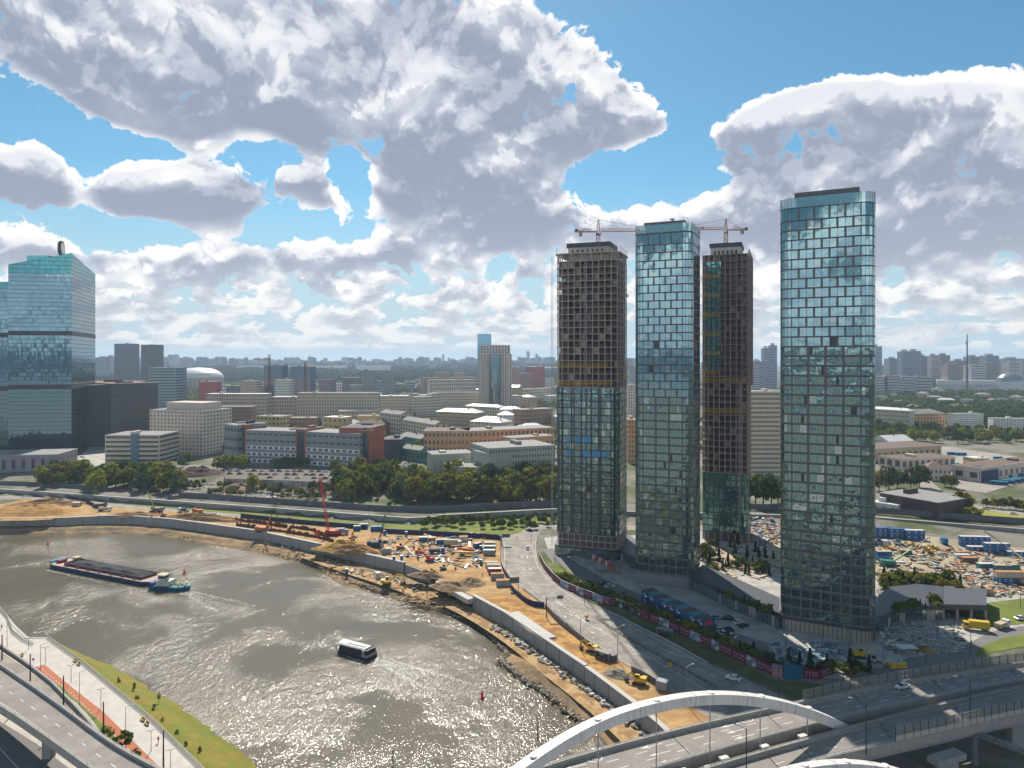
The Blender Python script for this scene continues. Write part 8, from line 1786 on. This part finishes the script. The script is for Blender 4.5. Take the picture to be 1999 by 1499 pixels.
mb = MB(); mb.prism([(0,1.0),(1.0,.1),(Lp,0),(Lp,Wf),(1.0,Wf-.1),(0,Wf-1.0)], -.5, .9); mb.build('hull', mat('ferry_navy', (.015,.018,.035), .3), r)
mb = MB(); mb.prism([(1.2,.15),(Lp-.1,.05),(Lp-.1,Wf-.05),(1.2,Wf-.15)], .9, 3.3, top=[(1.8,.5),(Lp-.4,.45),(Lp-.4,Wf-.45),(1.8,Wf-.5)]); mb.build('glass_sides', glass('ferry_glass', (.03,.035,.06), .06, metal=.5), r)
mb = MB(); mb.prism([(-.4,.3),(Lp-.3,.4),(Lp-.3,Wf-.4),(-.4,Wf-.3)], 3.3, 3.7, top=[(.4,1.1),(Lp-.7,.9),(Lp-.7,Wf-.9),(.4,Wf-1.1)]); mb.box(4,Wf*.35,3.7,Lp-3,Wf*.65,3.95); mb.build('roof', CM['white'], r)
mb = MB(); mb.box(Lp-2.6,-.02,1.0,Lp+.02,Wf+.02,1.9); mb.box(Lp-2.4,.0,1.9,Lp-1.5,Wf,3.3); mb.build('stern_panel', CM['grey'], r); mb = MB(); mb.box(Lp-1.4,.8,3.6,Lp-.8,Wf-.8,3.85); mb.build('roof_hatch', CARG, r)
for y in (.5, Wf-.5): mb = MB(); mb.beam((-.3,y,.9),(-.3,y,3.4),.18); mb.build('bow_post', CM['grey'], r)
for i, (px, py) in enumerate([(94,1063),(360,1120),(941,1362)]):
    r = thing('buoy', ['red buoy near the far left bank','red buoy just right of the tug','red buoy among the glints near the bridge'][i], 'buoy', W(px, py, WATER)); mb = MB(); mb.cyl((0,0,-.3),(0,0,.5),.8,.8,12); mb.build('float', RED, r); mb = MB(); mb.cyl((0,0,.5),(0,0,2.3),.45,.2,8); mb.build('tower', RED, r)
FOAM = mat('foam', (.62,.60,.56), .5, var=.1)
def foam(label, p0, p1, w0, w1, n, seed):
    R = random.Random(seed); mb = MB(); d = p1-p0; t = d.normalized(); nn = Vector((-t.y, t.x, 0))
    for _ in range(n):
        u = R.random()**1.2; w_ = w0+(w1-w0)*u; e = R.choice([R.gauss(0,.45), R.gauss(.9,.12), R.gauss(-.9,.12)]); c = p0+d*u+nn*e*w_; s = R.uniform(.08,.32)*(1.15-u*.7); a = R.gauss(0,.5)
        x = (t*cos(a)+nn*sin(a))*s*R.uniform(1,3.2); y = Vector((-x.y, x.x, 0)).normalized()*s*.55; z_ = Vector((0,0,.05))
        mb.add([c-x+z_, c-y+z_, c+x+z_, c+y+z_], [(0,1,2,3)])
    o = mb.build('wake_foam', FOAM, kind='stuff'); tag(o, label, 'foam')
foam('pale wake trailing behind the boxy ferry', W(733,1286,WATER), W(905,1352,WATER), 2.0, 7.0, 1500, 1); foam('thin bow foam beside the boxy ferry', W(712,1292,WATER), W(655,1262,WATER), 1.6, 2.4, 160, 2)
foam('churned wake behind the blue tug', W(368,1157,WATER), W(470,1192,WATER), 2.0, 8.0, 900, 3); foam('foam line along the near side of the barge', W(92,1113,WATER), W(288,1156,WATER), .6, 1.4, 300, 4)
def person(px, py, label, z=0, top=None, legs=None, yaw=0.0, pos=None):
    p = pos or W(px, py, z); r = thing('person', label, 'person', p, yaw); me = bpy.data.meshes.new('body'); V = [(0,0,.95),(0,0,1.2),(0,0,1.42),(0,0,1.5),(0,0,1.66),(-.2,0,1.40),(-.27,.03,1.12),(-.25,.16,.9),(.2,0,1.40),(.27,.03,1.12),(.25,.14,.9),(-.1,0,.9),(-.12,.08,.48),(-.12,-.06,.05),(.1,0,.9),(.13,-.05,.48),(.13,.12,.05),(-.12,.1,.03),(.13,.28,.03)]
    E = [(0,1),(1,2),(2,3),(3,4),(2,5),(5,6),(6,7),(2,8),(8,9),(9,10),(0,11),(11,12),(12,13),(0,14),(14,15),(15,16),(13,17),(16,18)]
    me.from_pydata(V, E, []); o = bpy.data.objects.new('body', me); COL.objects.link(o); o.parent = r; sk = o.modifiers.new('skin', 'SKIN'); R_ = [.15,.16,.14,.06,.11,.07,.05,.035,.07,.05,.035,.09,.07,.05,.09,.07,.05,.04,.04]
    for v, q_ in zip(me.skin_vertices[0].data, R_): v.radius = (q_, q_*.85)
    me.skin_vertices[0].data[0].use_root = True; o.modifiers.new('sub', 'SUBSURF').levels = 1; me.materials.append(top or DARK)
    mb = MB(); mb.ball((0,-.01,1.70),.115,n=10,k=6); mb.build('hair', BARK, r)
    mb = MB(); mb.box(-.2,-.12,.93,.2,.12,1.42,tx=-.02,ty=.0); mb.build('jacket', legs or BLUE, r); return r
person(309,1450,'person in a dark top and red trousers walking on the promenade', ZP, RED, DARK); person(931,1108,'worker in dark clothes walking between the toilet and the containers', 0, DARK, BARR); person(942,1126,'second worker further down the sandy track', 0, DARK, BARR); person(1896,1277-18,'person in black walking on the service road by the lattice screen', 0, DARK, DARK)
person(3,1228,'person near the left end of the promenade', ZP, DARK, BLUE); person(1009,1052,'person crossing at the top of the curved road', 0, DARK, CM['grey']); person(1192,1151,'pedestrian in black beside the white hatchback', 0, DARK, DARK)
# ------------------------------------------------------------------ haze: one closed box of thin even air
hb = MB(); hb.box(-52000,-52000,-16,52000,52000,212); hz_ = hb.build('haze', [], kind='stuff')
hm = bpy.data.materials.new('haze_air'); hm.use_nodes = True; q = NT(hm.node_tree); hm.node_tree.nodes.clear()
pv = q.new('ShaderNodeVolumePrincipled'); pv.inputs['Color'].default_value = (.62,.80,1,1); pv.inputs['Density'].default_value = 8e-5; pv.inputs['Anisotropy'].default_value = .2
q.l.new(pv.outputs[0], q.new('ShaderNodeOutputMaterial').inputs['Volume']); hz_.data.materials.append(hm); tag(hz_, 'thin bluish summer haze over the whole city', 'haze')
